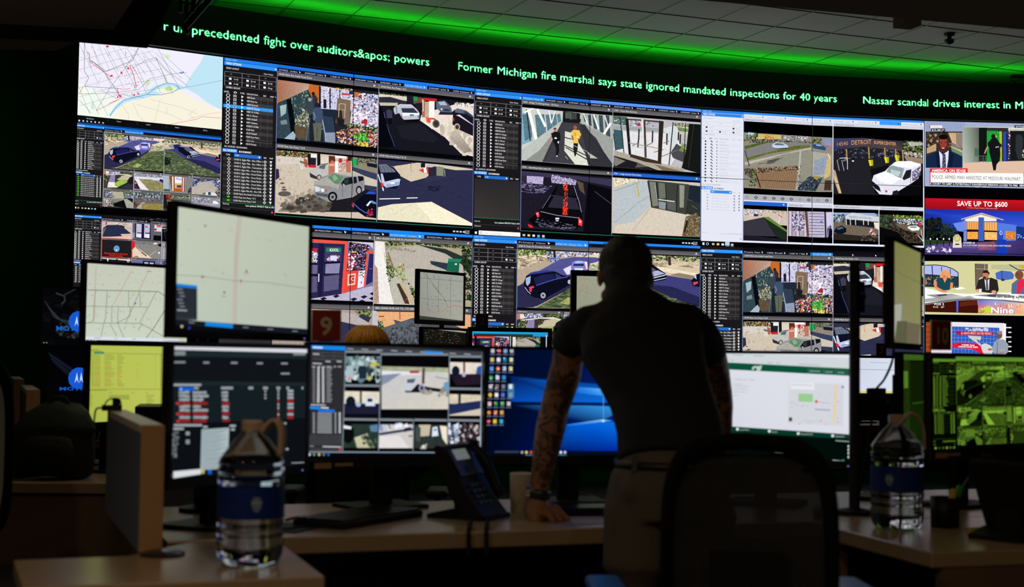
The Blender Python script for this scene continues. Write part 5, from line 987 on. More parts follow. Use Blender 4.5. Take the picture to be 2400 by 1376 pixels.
g.ln('606474', 3, 700, 600, 800, 500, 900, 480, 1000, 455, 1150, 440); g.ln('70748a', 3, 140, 700, 200, 760, 250, 820)
g.ln('e03850', 6, 215, 250, 235, 262, 240, 310); g.ln('e03850', 5, 230, 330, 280, 370, 390, 450, 440, 480); g.ln('e03850', 6, 618, 370, 620, 400, 650, 460, 672, 560); g.ln('e03850', 6, 495, 590, 510, 640, 520, 680); g.ln('e04050', 4, 500, 590, 560, 600, 620, 590); g.ln('d84860', 4, 180, 570, 140, 640); g.ln('e04858', 4, 300, 800, 520, 690, 420, 730); g.ln('e03850', 4, 575, 240, 575, 290)
for x, y, q in ((440, 480, 14), (672, 565, 16), (648, 645, 14), (692, 640, 9), (515, 670, 15), (405, 197, 8), (540, 445, 8), (600, 405, 8)): g.sc([x-q, y-q, x+q, y+q], 7, 8, ['e81830', 'c81030'])
g.ln('3c58a8', 4, 425, 850, 480, 770, 560, 700, 640, 680, 780, 645, 860, 580, 965, 540, 1030, 548, 1080, 590, 1020, 625, 910, 650, 780, 648); g.ln('6c7c98', 3, 1080, 590, 1200, 570, 1480, 515)
g.sc([150, 180, 850, 200, 760, 620, 150, 620], 150, 3.5, ['5c6474', '788090', '404858']); g.sc([570, 380, 700, 420, 700, 640, 560, 560], 60, 4, ['5878a8', '6c7c88']); g.sc([1085, 430, 1118, 452], 8, 9, ['2060b0', '103c80'])
for a in ((680, 740, 980, 830, 1110, 890), (540, 740, 600, 830, 600, 880), (640, 720, 700, 850, 790, 940), (800, 690, 1100, 770, 1250, 830), (900, 690, 860, 850, 830, 940), (1240, 780, 1170, 830, 1230, 880), (960, 760, 960, 830)): g.ln('c8b8a8', 3, *a)
g.ln('e89890', 5, 970, 930, 1240, 880, 1290, 855, 1480, 870); g.ln('e8b8a8', 4, 1160, 880, 1290, 840, 1480, 810)
g = WALL; g.r('0c0c10', -.01, .905, 1, .99)
for k in range(5): g.tx('d0d0d8', .06+.2*k, .94, .014, ('Map Preferences', 'View', 'Legend', 'Assets', 'Backdrop')[k], .06+.2*k+(.05 if k == 0 else .03)); g.ln('303038', .003, .20+.2*k, .915, .20+.2*k, .95)
for k, c in enumerate(('e8ecf0', 'c0c8d0', 'b8b8b8', 'd8b868', 'c8d8e0', 'e0c050', 'b8b8b8')): g.e(c, .014+.026*k, .968, .006, .010, n=8)
# --- television pictures in the last column
g = Frame(WC, crop(px2wall, 4.587, 2100, 260), clip=(7.0, 0, 8, 1.0))
g.r('9ca8c8', 300, 90, 1600, 860, t=.15)
for k in range(46): g.ln('7c88b0', 3, 330+k*9, 110, 330+k*9, 230)
g.r('e8e0e0', 365, 155, 495, 187); g.r('c02030', 358, 155, 366, 187); g.tx('b8a8a0', 385, 180, 15, 'Chicago', 480, 182); g.r('14141c', 375, 190, 528, 218); g.tx('f0f0f0', 385, 213, 16, '8:12 AM CT', 520, 214, bold=True)
g.r('302c28', 318, 222, 712, 612); g.sc([320, 225, 600, 235, 600, 400, 320, 400], 90, 18, ['2c1c18', '4c3424', 'a08868', '201810', '604838']); g.p('b89c78', 330, 400, 430, 350, 430, 430, 330, 460, t=.3)
g.p('c8a880', 560, 235, 712, 235, 712, 400, 600, 340, t=.3); g.p('8c7c6c', 640, 240, 712, 235, 712, 400, 650, 380, t=.3); g.p('b8a898', 575, 370, 712, 430, 712, 450, 600, 400); g.p('6c8850', 590, 390, 712, 450, 712, 500, 600, 440)
for k in range(8): g.ln('e0d0c0', 4, 600+k*14, 340+k*8, 602+k*14, 380+k*8)
g.p('142444', 318, 500, 420, 445, 470, 425, 575, 425, 640, 455, 712, 490, 712, 612, 318, 612); g.p('dcd8ec', 460, 430, 500, 470, 565, 425, 560, 520, 545, 612, 475, 612, 470, 520)
g.p('302c44', 495, 465, 528, 463, 532, 500, 535, 612, 492, 612, 500, 500); g.sc([496, 480, 530, 480, 533, 610, 494, 610], 50, 4, ['b8b8d0', '8088a8']); g.p('0e1a34', 450, 430, 478, 612, 440, 612, 420, 470); g.p('0e1a34', 575, 428, 560, 612, 600, 612, 620, 470)
g.p('5c241c', 456, 300, 480, 265, 530, 262, 558, 300, 562, 370, 545, 425, 510, 448, 478, 440, 460, 400); g.p('8c4030', 466, 310, 500, 285, 540, 300, 545, 370, 520, 400, 480, 395); g.e('14080a', 506, 280, 52, 28); g.e('e8c8c0', 505, 402, 15, 6); g.e('601818', 505, 412, 18, 6); g.e('200c0c', 486, 340, 9, 4); g.e('200c0c', 528, 338, 9, 4); g.ln('7c3828', 7, 506, 345, 508, 375)
g.r('b8bcb0', 718, 170, 1600, 670); g.p(['98a494', '4c5048', '687064', 'b8bcb0'], 718, 175, 900, 180, 900, 550, 718, 560); g.p('2c2c2c', 890, 180, 1600, 190, 1600, 545, 890, 545); g.r('101410', 890, 180, 975, 500)
g.p('209838', 975, 215, 1090, 215, 1140, 250, 1135, 555, 975, 555); g.sc([1000, 220, 1130, 225, 1130, 300, 1000, 300], 20, 14, ['58c850', '187028', 'a8c830']); g.p('a8b830', 1108, 220, 1135, 220, 1138, 545, 1120, 545); g.p('2c48a8', 1150, 225, 1200, 230, 1195, 555, 1155, 555); g.p('18245c', 1180, 240, 1210, 240, 1205, 550, 1185, 550)
g.sc([1205, 215, 1225, 215, 1220, 535, 1208, 535], 30, 9, ['d8c8b8', 'b83028', 'e8e0d8']); g.r('14181a', 1228, 215, 1600, 530); g.p('2c3034', 1290, 260, 1340, 255, 1365, 300, 1355, 520, 1310, 520, 1280, 420); g.sc([1350, 420, 1376, 420, 1376, 520, 1355, 520], 8, 9, ['e0d8d0', 'a0a0a0'])
g.p('d8b8a0', 718, 560, 950, 550, 1600, 530, 1600, 700, 718, 665); g.ln('5c8070', 8, 850, 400, 840, 540); g.p('486858', 840, 400, 890, 405, 885, 480, 845, 480); g.ln('4c7060', 7, 850, 485, 965, 485, 968, 555); g.ln('486858', 6, 935, 480, 935, 555)
g.p('101418', 1000, 330, 1030, 290, 1080, 292, 1115, 350, 1120, 480, 1110, 540, 1080, 575, 1070, 640, 1045, 640, 1030, 560, 1000, 440); g.e('1c1414', 1045, 275, 24, 26); g.p('14181c', 985, 340, 1010, 320, 1010, 390, 985, 390); g.ln('c89078', 13, 985, 380, 965, 420, 950, 460); g.ln('c89078', 13, 1125, 370, 1133, 420); g.sc([1065, 385, 1110, 385, 1105, 400, 1070, 400], 5, 6, ['f0f0f0'])
g.p('1c2024', 1100, 330, 1140, 370, 1120, 400); g.r('d8d4cc', 1205, 182, 1600, 214); g.tx('808080', 1215, 208, 16, 'Springfield, MO', 1390, 209); g.r('181420', 1272, 155, 1600, 182); g.tx('f0f0f0', 1285, 177, 15, 'KYTV/KSPR', 1420, 178, bold=True)
g.r('e02830', 365, 617, 768, 664); g.tx('f8f4f4', 383, 655, 29, 'AMERICA ON EDGE', 748, 659, bold=True); g.p('f4f2ee', 365, 662, 1368, 672, 1368, 785, 365, 768); g.r('d02030', 360, 625, 369, 768); g.r('c82030', 1370, 660, 1376, 700); g.tx('5c6478', 382, 728, 40, 'POLICE: ARMED MAN ARRESTED AT MISSOURI WALMART', 1338, 752)
g.p('181820', 360, 769, 1600, 792, 1600, 826, 360, 796); g.tx('f0f0f4', 362, 790, 18, 'K COURT TO LIMIT A POTENTIALLY DANGEROUS PERSON\'S ACCESS TO FIRE', 1305, 812, bold=True); g.tx('ffffff', 1325, 812, 20, 'NEW', 1376, 814, bold=True)
g.sc([560, 808, 1376, 826, 1376, 842, 560, 820], 40, 9, ['a8b8d8', '6880b8', 'd0d8e8'], asp=2)
g = Frame(WC, crop(px2wall, 4.587, 2100, 260), clip=(7.0, 1.1, 8, 2.02))
g.p(['c01020', 'c01420', '900c18', '900c18'], 310, 938, 1600, 965, 1600, 1085, 310, 1052); g.tx('f4f0f0', 656, 1020, 54, 'SAVE UP TO $600', 1198, 1032, bold=True); g.tx('e8c0c0', 762, 1046, 12, 'on select Sleep Number 360 smart beds', 1090, 1056)
g.p(['1428a0', '2038b8', '3858d8', '6070c8'], 310, 1052, 1600, 1085, 1600, 1300, 310, 1260); g.p(['182c9c', '2848c8', '203898'], 310, 1100, 700, 1120, 700, 1300, 310, 1250)
g.sc([318, 1180, 380, 1150, 470, 1165, 490, 1300, 330, 1400], 120, 28, ['0c1010', '141c18', '1c2420', '080c0c']); g.sc([470, 1220, 560, 1215, 650, 1240, 660, 1370, 480, 1380], 90, 22, ['101818', '1c2824', '283830'])
g.p('c8b8a0', 700, 1160, 920, 1095, 1155, 1168, 1155, 1178, 920, 1110, 700, 1170); g.p('f0e4d0', 740, 1165, 915, 1115, 1080, 1160, 1080, 1185, 740, 1190); g.p('7888c8', 725, 1185, 760, 1180, 760, 1400, 725, 1400); g.p('3c5cb8', 885, 1145, 945, 1145, 945, 1400, 885, 1400)
g.p('f0a850', 760, 1195, 885, 1190, 885, 1275, 760, 1275); g.p('f0b060', 945, 1195, 1085, 1195, 1085, 1290, 945, 1285)
for k in range(6): g.ln('804010', 4, 765+k*24, 1195, 765+k*24, 1275); g.ln('804010', 4, 950+k*27, 1195, 950+k*27, 1290)
g.tx('e8ecff', 755, 1180, 13, '(sleep number)', 860, 1180); g.tx('e8ecff', 950, 1180, 13, '(sleep number)', 1060, 1180); g.r('2c2450', 690, 1285, 885, 1290); g.p('f0a040', 765, 1300, 880, 1300, 880, 1380, 765, 1380, t=.6); g.p('f0b868', 950, 1300, 1085, 1305, 1085, 1390, 950, 1385, t=.6)
g.p('6888e0', 610, 1210, 725, 1190, 725, 1300, 660, 1290); g.p('5078d8', 1085, 1200, 1300, 1230, 1300, 1400, 1085, 1400); g.p('2848b0', 1085, 1290, 1150, 1290, 1150, 1400, 1085, 1400); g.ringo('e8f0ff', 1127, 1312, 12, 6, ry=20); g.p('d88040', 1175, 1290, 1285, 1300, 1285, 1380, 1175, 1380, t=.8); g.p('183078', 1290, 1240, 1600, 1270, 1600, 1400, 1290, 1400); g.sc([1300, 1310, 1376, 1320, 1376, 1370, 1300, 1370], 14, 8, ['88a8f0', 'c0d0ff'])
h = Frame(WC, crop(px2wall, 4.3, 2100, 540), clip=(7.0, 1.1, 8, 2.03))
h.p('283c28', 290, 90, 560, 110, 560, 160, 290, 150, t=.4); h.p(['483c78', '5c4488', '402c68', '30285c'], 290, 150, 560, 130, 1300, 100, 1300, 260, 290, 240, t=.3); h.sc([300, 170, 560, 170, 560, 225, 300, 225], 30, 18, ['e8dcf0', 'a898c0', '504878']); h.p('1838a8', 1020, 90, 1110, 95, 1120, 250, 1010, 250, t=.3); h.p('804868', 820, 120, 1000, 110, 1000, 200, 830, 200, t=.5)
for x in (345, 413, 478, 535): h.ln('101014', 8, x, 95, x, 160); h.r('f0f0f4', x-6, 78, x+6, 96)
h.p('d8d4c0', 570, 175, 575, 70, 600, 42, 630, 42, 655, 75, 662, 175); h.e('a89c50', 615, 82, 32); h.e('d8c880', 615, 82, 24); h.r('302c24', 595, 135, 635, 148); h.tx('f4f0f4', 678, 132, 17, 'RANKED #1', 795, 134, bold=True); h.tx('f0ecf4', 678, 160, 18, 'IN CUSTOMER SATISFACTION WITH MATTRESSES', 1158, 166); h.tx('a8a0c0', 680, 176, 7, 'See website for details', 915, 180)
h = Frame(WC, crop(px2wall, 4.3, 2100, 540), clip=(7.0, 2.1, 8, 2.93))
h.r('cfcc98', 280, 310, 1400, 870); h.p('a8b4e8', 290, 355, 400, 350, 500, 365, 570, 390, 625, 425, 628, 470, 290, 440); h.p('283440', 290, 440, 628, 465, 628, 580, 290, 570, t=.4); h.sc([295, 450, 625, 470, 625, 575, 295, 565], 90, 11, ['20282c', '485860', 'a88860', '101418', '687c6c']); h.e('d06838', 305, 530, 10, 16)
h.ln('14181c', 9, 362, 355, 372, 570); h.ln('14181c', 7, 458, 368, 458, 560); h.ln('14181c', 7, 545, 388, 548, 560); h.ln('14181c', 8, 290, 353, 400, 348, 500, 362, 570, 388, 625, 425, 628, 570)
h.p('6c5c50', 795, 335, 925, 340, 925, 450, 840, 480, 800, 600); h.ln('c0b898', 5, 893, 340, 893, 400); h.ln('b8b090', 4, 790, 385, 960, 395); h.ln('3c3428', 5, 795, 335, 800, 560)
h.p('b8b890', 960, 345, 1400, 345, 1400, 420, 960, 390); h.p('4868b8', 1000, 430, 1060, 405, 1160, 415, 1190, 450, 1180, 490, 1080, 505, 1010, 490, t=.1); h.ln('142c6c', 6, 1066, 405, 1066, 500); h.r('142c6c', 1060, 490, 1090, 510); h.p('c8a830', 1225, 350, 1400, 350, 1400, 440, 1290, 400); h.ln('2c2820', 9, 1140, 345, 1225, 395, 1380, 420)
h.p('8ca0a0', 375, 555, 440, 480, 380, 500); h.p('f0f0f0', 290, 580, 375, 600, 460, 625, 720, 640, 1290, 620, 1400, 650, 1400, 730, 1100, 700, 740, 690, 500, 715, 290, 750); h.p('a8a4a4', 290, 690, 560, 660, 800, 680, 740, 660, 500, 700, 290, 725); h.p(['787474', '908c8c', 'c8c8c8', 'a0a0a0'], 300, 650, 560, 640, 700, 670, 480, 700); h.p('787474', 780, 655, 1000, 640, 1400, 665, 1400, 690, 1000, 675)
h.p('404048', 400, 650, 500, 640, 520, 655, 430, 665, t=.5); h.p('404048', 920, 650, 1020, 650, 1030, 668, 930, 668); h.sc([1000, 655, 1290, 665, 1290, 700, 1000, 680], 26, 9, ['e8e8e8', '8a8488', 'f8f8f8']); h.p('f4f4f4', 590, 585, 660, 570, 700, 585, 620, 600)
h.p('6c6c6c', 290, 735, 520, 700, 740, 685, 1100, 700, 1400, 730, 1400, 740, 820, 705, 610, 705, 290, 752)
h.p('3c1008', 290, 752, 610, 708, 820, 702, 830, 835, 290, 822, t=.2); h.p('5060d0', 605, 705, 628, 705, 625, 826, 608, 826); h.p('5c2010', 640, 720, 820, 705, 820, 750, 640, 770, t=.3)
h.p('e8a060', 440, 470, 450, 420, 480, 395, 520, 400, 545, 440, 550, 485, 430, 485); h.p('d8804c', 465, 425, 500, 408, 525, 440, 520, 480, 480, 490, 465, 470); h.e('e8986c', 495, 440, 24, 32); h.p('1c4450', 405, 500, 430, 475, 470, 480, 530, 478, 565, 500, 580, 530, 550, 540, 545, 600, 430, 610, 425, 545, 395, 520); h.p('e89468', 470, 480, 515, 480, 490, 530)
h.p('e08c60', 382, 510, 410, 515, 410, 570, 480, 605, 520, 610, 510, 630, 460, 625, 385, 580); h.p('e08c60', 548, 525, 575, 530, 570, 580, 540, 600); h.e('6c2018', 487, 460, 9, 4)
h.p('26241f', 800, 600, 830, 500, 880, 480, 960, 478, 1020, 500, 1035, 600, 1010, 640, 860, 620); h.p('f0ecf0', 890, 490, 915, 520, 940, 482, 935, 600, 905, 600); h.p('5c5468', 905, 485, 922, 485, 930, 590, 918, 608, 905, 590); h.e('c07858', 905, 445, 32, 42); h.p('241814', 870, 430, 880, 405, 920, 402, 942, 430, 938, 450, 920, 430); h.e('3c241c', 890, 475, 18, 10); h.e('d89878', 820, 605, 16, 14); h.e('d89878', 985, 620, 26, 16); h.p('e8e8f4', 835, 590, 862, 590, 860, 625, 838, 625)
h.p('586888', 1160, 640, 1165, 540, 1220, 495, 1290, 485, 1400, 500, 1400, 650); h.p('e02048', 1215, 640, 1225, 520, 1260, 490, 1290, 500, 1290, 560, 1240, 640); h.e('7c4830', 1240, 450, 44, 46); h.ln('201410', 4, 1205, 442, 1235, 446); h.e('f0f0f0', 1200, 650, 55, 9)
h.tx('f8f8f8', 384, 755, 24, 'FOX 2', 482, 755, bold=True); h.tx('e8e8e8', 372, 780, 15, '9:12', 425, 780, bold=True); h.tx('e8e8e8', 450, 781, 15, '69°', 487, 781, bold=True)
h.p(['3868c8', '8898d8', 'e8c0a0', 'f0a868', 'e85028', 'f06820'], 825, 702, 1000, 705, 1285, 735, 1285, 845, 1050, 840, 825, 835); h.sc([830, 780, 900, 780, 900, 835, 830, 835], 24, 12, ['b8c830', 'e8d048', '78a830']); h.sc([1000, 740, 1285, 750, 1285, 790, 1000, 770], 30, 10, ['f8e8a0', 'f09048', 'e85828'], asp=.6); h.e('b8d840', 928, 800, 34, 32)
for k in range(10): h.ln('d8e860', 7, 928+34*math.cos(k*.63), 800+32*math.sin(k*.63), 928+50*math.cos(k*.63), 800+46*math.sin(k*.63))
h.tx('2858a8', 955, 838, 62, 'Nine', 1190, 842, bold=True); h.tx('f4f4f8', 950, 834, 62, 'Nine', 1186, 838, bold=True)
h = Frame(WC, crop(px2wall, 4.3, 2100, 540), clip=(7.0, 3.0, 8, 3.8))
h.p('903c18', 300, 922, 370, 925, 370, 1230, 300, 1230, t=.2)
for k in range(6): h.ln('c85c28', 5, 300, 950+k*50, 370, 948+k*50)
h.p('e4dce4', 355, 918, 1090, 935, 1105, 1000, 1085, 1300, 355, 1300); h.p('b040b0', 400, 918, 480, 920, 480, 930, 400, 928); h.p('2c58b8', 565, 968, 1040, 982, 1038, 1300, 560, 1300)
for k in range(13): h.ln('88a0e0', 3, 590+k*36, 970, 588+k*36, 1300)
for k in range(8): h.ln('88a0e0', 3, 565, 1005+k*38, 1038, 1018+k*38)
h.sc([690, 985, 930, 990, 920, 1020, 700, 1015], 40, 15, ['c8ccd8', 'b0b8c8']); h.p('c8c4c0', 720, 1060, 860, 1070, 850, 1110, 810, 1100, 830, 1130, 790, 1120, 740, 1085); h.p('c8c4bc', 790, 1115, 850, 1140, 860, 1175, 830, 1150); h.p('e01838', 568, 1140, 640, 1130, 800, 1140, 850, 1165, 880, 1210, 890, 1300, 830, 1230, 760, 1195, 640, 1185, 568, 1180)
h.p('d0d0d0', 860, 1150, 900, 1138, 950, 1160, 985, 1200, 960, 1260, 900, 1290, 870, 1220, 856, 1180); h.p('b01838', 608, 1015, 975, 1022, 975, 1058, 608, 1052); h.tx('f8e8ec', 655, 1046, 22, "EL NINO'S EFFECT ON THE TROPICS", 962, 1052); h.p('c01030', 622, 1138, 830, 1148, 828, 1185, 622, 1176)
h.tx('ffffff', 660, 1160, 14, 'WARMER THAN', 790, 1166, bold=True); h.tx('ffffff', 626, 1178, 15, 'AVERAGE WATER TEMPS', 824, 1186, bold=True)
h.p('f0ecf0', 1085, 940, 1108, 940, 1105, 1290, 1085, 1290)
for k in range(7): h.r('e0e0e8', 1105 if k % 2 == 0 else 1130, 974+k*48, 1162, 986+k*48)
h.p('909ca8', 985, 1130, 1020, 1100, 1090, 1100, 1130, 1150, 1125, 1230, 1085, 1260, 1090, 1300, 990, 1300, 985, 1240, 965, 1200); h.e('6c5450', 1038, 1055, 32, 40); h.e('8a8080', 1045, 1030, 26, 18); h.ln('202830', 4, 1020, 1120, 1018, 1260); h.e('b06858', 945, 1200, 22, 12); h.sc([1040, 1200, 1100, 1200, 1100, 1240, 1050, 1240], 12, 9, ['c05848', 'e0a090'])
# --- panels as things
PANEL_WORDS = {
 (0, 0): 'street map of the city and its river', (1, 0): 'camera list and the shop counter, below the word fight', (2, 0): 'white cars at red petrol pumps', (3, 0): 'two people walking down a glass bridge',
 (4, 0): 'glass entrance doors seen from inside', (5, 0): 'white list beside a fenced car park', (6, 0): 'white van under a blue shop front', (7, 0): 'news reader over an arrest caption',
 (0, 1): 'dark SUV and many small camera views', (1, 1): 'camera names list and a pump forecourt', (2, 1): 'silver jeep on blue shaded forecourt', (3, 1): 'black truck with a red stripe of reflections',
 (4, 1): 'pale pavement beside a glass porch', (5, 1): 'fence foot and icon strip above small views', (6, 1): 'black bars and two car park views', (7, 1): 'mattress shop advert at dusk',
 (0, 2): 'small views with a red offline warning', (1, 2): 'part of a dark red shop door, behind the tilted monitor', (2, 2): 'alley with a green skip', (3, 2): 'dark SUV on a tree-lined drive',
 (4, 2): 'parked cars on a drive, behind the man head', (5, 2): 'second copy of the shop counter view', (6, 2): 'pump forecourt, behind the side monitor', (7, 2): 'three presenters at a studio desk',
 (0, 3): 'nothing but black, in the bottom left corner', (1, 3): 'forecourt corner beside the number 9 sign', (2, 3): 'grey asphalt above blond hair', (3, 3): 'end of a camera list above the number 2 sign',
 (4, 3): 'small views, behind the man shoulder', (5, 3): 'silver SUV again, in the bottom row', (6, 3): 'jeep rear above the number 3 sign', (7, 3): 'weather presenter before a blue map'}
for (i, j), ce in wcells.items():
    if (i, j) == (0, 3): continue
    c0 = (VP[i]+VP[i+1])*.5; zc = WTOP-(j+1)*PH
    t = root('display_panel', 'black framed display panel showing '+PANEL_WORDS[i, j], 'display', (c0.x, c0.y, zc), math.atan2((VP[i+1]-VP[i]).y, (VP[i+1]-VP[i]).x), 'video wall panels')
    bm = bmesh.new(); box(bm, (0, .045, PH/2), (PW-.001, .09, PH-.001)); obj('housing', bm, M['gloss'], t)
    ce.mesh('screen', t, M['wall_screen'])
# --- wall behind and below the panels, ticker housing above
def wall_strip(bm, r0_, r1_, o0, o1, ca=0, cb=8):
    cols = [ca]+[k for k in range(math.ceil(ca+.001), math.floor(cb-.001)+1)]+[cb]
    P = []
    for k in range(len(cols)):
        c_ = cols[k]; i = max(0, min(7, int(c_))); n = VN[i] if c_ != int(c_) or i == 0 or c_ >= 8 else (VN[i]+VN[i-1]).normalized()
        b = VP[i]+(VP[min(i+1, 8)]-VP[i])*(c_-i); P.append([b+n*o0, b+n*o1])
    z0, z1 = WTOP-r0_*PH, WTOP-r1_*PH; V = []
    for f_, b_ in P: V.append([bm.verts.new((q.x, q.y, z)) for q, z in ((f_, z0), (f_, z1), (b_, z1), (b_, z0))])
    for a, b in zip(V, V[1:]):
        for k in range(4): bm.faces.new((a[k], a[(k+1) % 4], b[(k+1) % 4], b[k]))
    bm.faces.new(V[0]); bm.faces.new(V[-1])
tk = root('news_ticker', 'long black LED ticker with green running headline above the video wall', 'ticker', (.3, 13.5, WTOP))
bm = bmesh.new(); wall_strip(bm, -.595, -.012, .06, -.03, 0, 7.999); obj('housing', bm, M['blackwall'], tk, world=True)
# letters as LED dots, with a painted green halo
tcell = Cell((0, -.6, 8, 0), lambda x, y, o: wall_at(x, y, .0605+o), .0003)
PXC, PYC = .0050, .0089
def led_text(s, x0, x1, ybase, cap, cw=None):
    tr, wd = text_tris(s); e = cap/.72; sx = cw or (x1-x0)/wd
    nx = int(wd*sx/PXC)+4; ny = int(1.5*e/PYC); SS = 3
    A = np.zeros((ny*SS, nx*SS), bool); yb = int(ny*SS*.72)
    for t in tr:
        P = [(a*sx/PXC*SS, yb-b*e/PYC*SS) for a, b in t]
        X0, X1 = int(min(p[0] for p in P)), int(max(p[0] for p in P))+2; Y0, Y1 = int(min(p[1] for p in P)), int(max(p[1] for p in P))+2
        X0 = max(X0, 0); Y0 = max(Y0, 0)
        gx, gy = np.meshgrid(np.arange(X0, X1)+.5, np.arange(Y0, Y1)+.5)
        def sgn(a, b): return (gx-b[0])*(a[1]-b[1])-(a[0]-b[0])*(gy-b[1])
        d1, d2, d3 = sgn(P[0], P[1]), sgn(P[1], P[2]), sgn(P[2], P[0])
        ins = ((d1 >= 0) & (d2 >= 0) & (d3 >= 0)) | ((d1 <= 0) & (d2 <= 0) & (d3 <= 0))
        sub = A[Y0:Y1, X0:X1]; sub |= ins[:sub.shape[0], :sub.shape[1]]
    cov = A.reshape(ny, SS, nx, SS).mean(axis=(1, 3)); polys = []
    pad = np.pad(cov, 1); nb = np.maximum.reduce([pad[:-2, 1:-1], pad[2:, 1:-1], pad[1:-1, :-2], pad[1:-1, 2:]])
    for r in range(ny):
        for q in range(nx):
            c = cov[r, q]
            if c > .6: colr = (.20, 1.0, .40, 0)
            elif c > .15 or nb[r, q] > .85: colr = (.0, .16, .015, 0)  # dim rim dots paint the green glare round the letters
            else: continue
            X = x0+q*PXC; Y = ybase+(r-yb/SS)*PYC; k = .08
            polys.append([(X+PXC*k, Y+PYC*k)+colr, (X+PXC*(1-k), Y+PYC*k)+colr, (X+PXC*(1-k), Y+PYC*(1-k))+colr, (X+PXC*k, Y+PYC*(1-k))+colr])
    tcell.add(polys); return sx
_t0 = 'precedented fight over auditors&apos; powers'
led_text('r un', .545, .745, -.208, .114, cw=1.845/text_tris(_t0)[1]*1.0)
led_text(_t0, .745, 2.590, -.208, .114)
cw = led_text('Former Michigan fire marshal says state ignored mandated inspections for 40 years', 2.823, 6.201, -.208, .114)
led_text('Nassar scandal drives interest in Michigan', 6.425, 8, -.205, .114, cw=cw)
M['led'] = screen_material('ticker_led', 3.6); M['led'].cycles.emission_sampling = 'AUTO'
tcell.mesh('headline', tk, M['led'])
cove = root('cove_light', 'green LED strip glowing on top of the ticker housing below the ceiling', 'light', (.3, 13.5, WTOP+.6*PH))
M['covegreen'] = mat('green_led_strip', (0, .1, 0), emis=(.015, .85, .02), es=9)
bm = bmesh.new(); wall_strip(bm, -.612, -.597, -.04, -.07, 0, 7.999); obj('strip', bm, M['covegreen'], cove, world=True)
# ---------------------------------------------------------------- the room
X0, X1, Y0, Y1 = -4.6, 7.6, -3.0, 16.0
CEIL = 4.29
bm = bmesh.new(); box(bm, ((X0+X1)/2, (Y0+Y1)/2, -.05), (X1-X0+.2, Y1-Y0+.2, .1)); struct('floor', bm, M['carpet'])
bm = bmesh.new(); box(bm, (X0-.05, (Y0+Y1)/2, 2.1), (.1, Y1-Y0, 4.3)); struct('wall_left', bm, M['darkwall'])
bm = bmesh.new(); box(bm, (X1+.05, (Y0+Y1)/2, 2.1), (.1, Y1-Y0, 4.3)); struct('wall_right', bm, M['darkwall'])
bm = bmesh.new(); box(bm, ((X0+X1)/2, Y1+.05, 2.1), (X1-X0+.2, .1, 4.3)); struct('wall_back', bm, M['blackwall'])
bm = bmesh.new(); box(bm, ((X0+X1)/2, Y0-.05, 2.1), (X1-X0+.2, .1, 4.3)); struct('wall_rear', bm, M['darkwall'])
tile = mat('ceiling_tile', hx('e2e0d8'), .95, bump=.6, bscale=140, var=.12, vscale=90)
bm = bmesh.new(); box(bm, ((X0+X1)/2, (Y0+Y1)/2, CEIL+.05), (X1-X0+.2, Y1-Y0+.2, .1)); struct('ceiling', bm, tile)
# hanging grid of the tile ceiling: metal runners both ways, turned with the desks
GA = math.radians(22); gu = Vector((math.cos(GA), math.sin(GA), 0)); gv = Vector((-math.sin(GA), math.cos(GA), 0))
tbar = mat('ceiling_runner', hx('a0a49c'), .35, spec=.9); tdark = mat('ceiling_runner_dark', hx('4a4a46'), .6)  # runners one way are pale, the other way dark grey
def runners(name, u, v, off, n0, n1, length, w_, mt, z):
    bm = bmesh.new()
    for k in range(n0, n1):
        c = v*(off+k*.61)+u*4.0
        c0 = c-u*length/2; c1 = c+u*length/2; P = []
        for i in range(61):
            q = c0+(c1-c0)*(i/60)
            if X0 < q.x < X1 and 5 < q.y < Y1: P.append(q)
        if len(P) < 2: continue
        a, b = P[0], P[-1]; box(bm, ((a.x+b.x)/2, (a.y+b.y)/2, z), ((b-a).length, w_, .006), rz(math.atan2((b-a).y, (b-a).x)))
    struct(name, bm, mt)
_b = atz(1252, 87, CEIL)-gu*0; ob = _b.dot(gu) % .61
runners('trim_1', gv, gu, ob, -14, 24, 26, .009, tbar, CEIL-.003)
_a = atz(1200, 35, CEIL); oa = _a.dot(gv) % .61
runners('trim_2', gu, gv, oa, 6, 30, 26, .010, tdark, CEIL-.003)
# lowered ceiling above the desks
bm = bmesh.new(); _e = lambda x: 6.58+(x-.88)*.298
prism(bm, [(X0, _e(X0)), (X1, _e(X1)), (X1, Y0), (X0, Y0)], 2.9, 4.28); struct('trim_3', bm, M['soffit'])
bm = bmesh.new(); _q = atz(2130, 62, 2.9); box(bm, (_q.x, _q.y+.03, 2.93), (.10, .10, .05), rz(.29)); struct('trim_4', bm, M['soffit'])
def px_slab(pts, Y, th):
    bm = bmesh.new(); f = [at(x, y, Y) for x, y in pts]; a = [bm.verts.new(p) for p in f]; b = [bm.verts.new(p+Vector((p.x/Y*th, th, (p.z-CAM_H)/Y*th))) for p in f]
    bm.faces.new(a); bm.faces.new(b)
    for i in range(len(a)): bm.faces.new((a[i], a[(i+1) % len(a)], b[(i+1) % len(a)], b[i]))
    return bm
struct('trim_5', px_slab([(-90, 38), (240, 66), (285, -60), (430, -60), (376, 60), (345, 113), (180, 99), (-90, 86)], 7.5, .4), M['blackwall'])
bm = bmesh.new(); prism(bm, [(-3.4, 6.2), (-1.66, 6.3), (-1.86, 6.8), (-2.10, 7.36), (-3.4, 7.1)], 2.905, 3.6); struct('trim_6', bm, M['soffit'])
struct('trim_7', px_slab([(-90, 80), (181, 97), (130, 119), (-90, 114)], 8.4, .2), M['soffit'])
t = root('ceiling_bracket', 'dark metal truss bracket hanging in front of the start of the headline', 'bracket', at(440, -20, 7.4))
bm = bmesh.new()
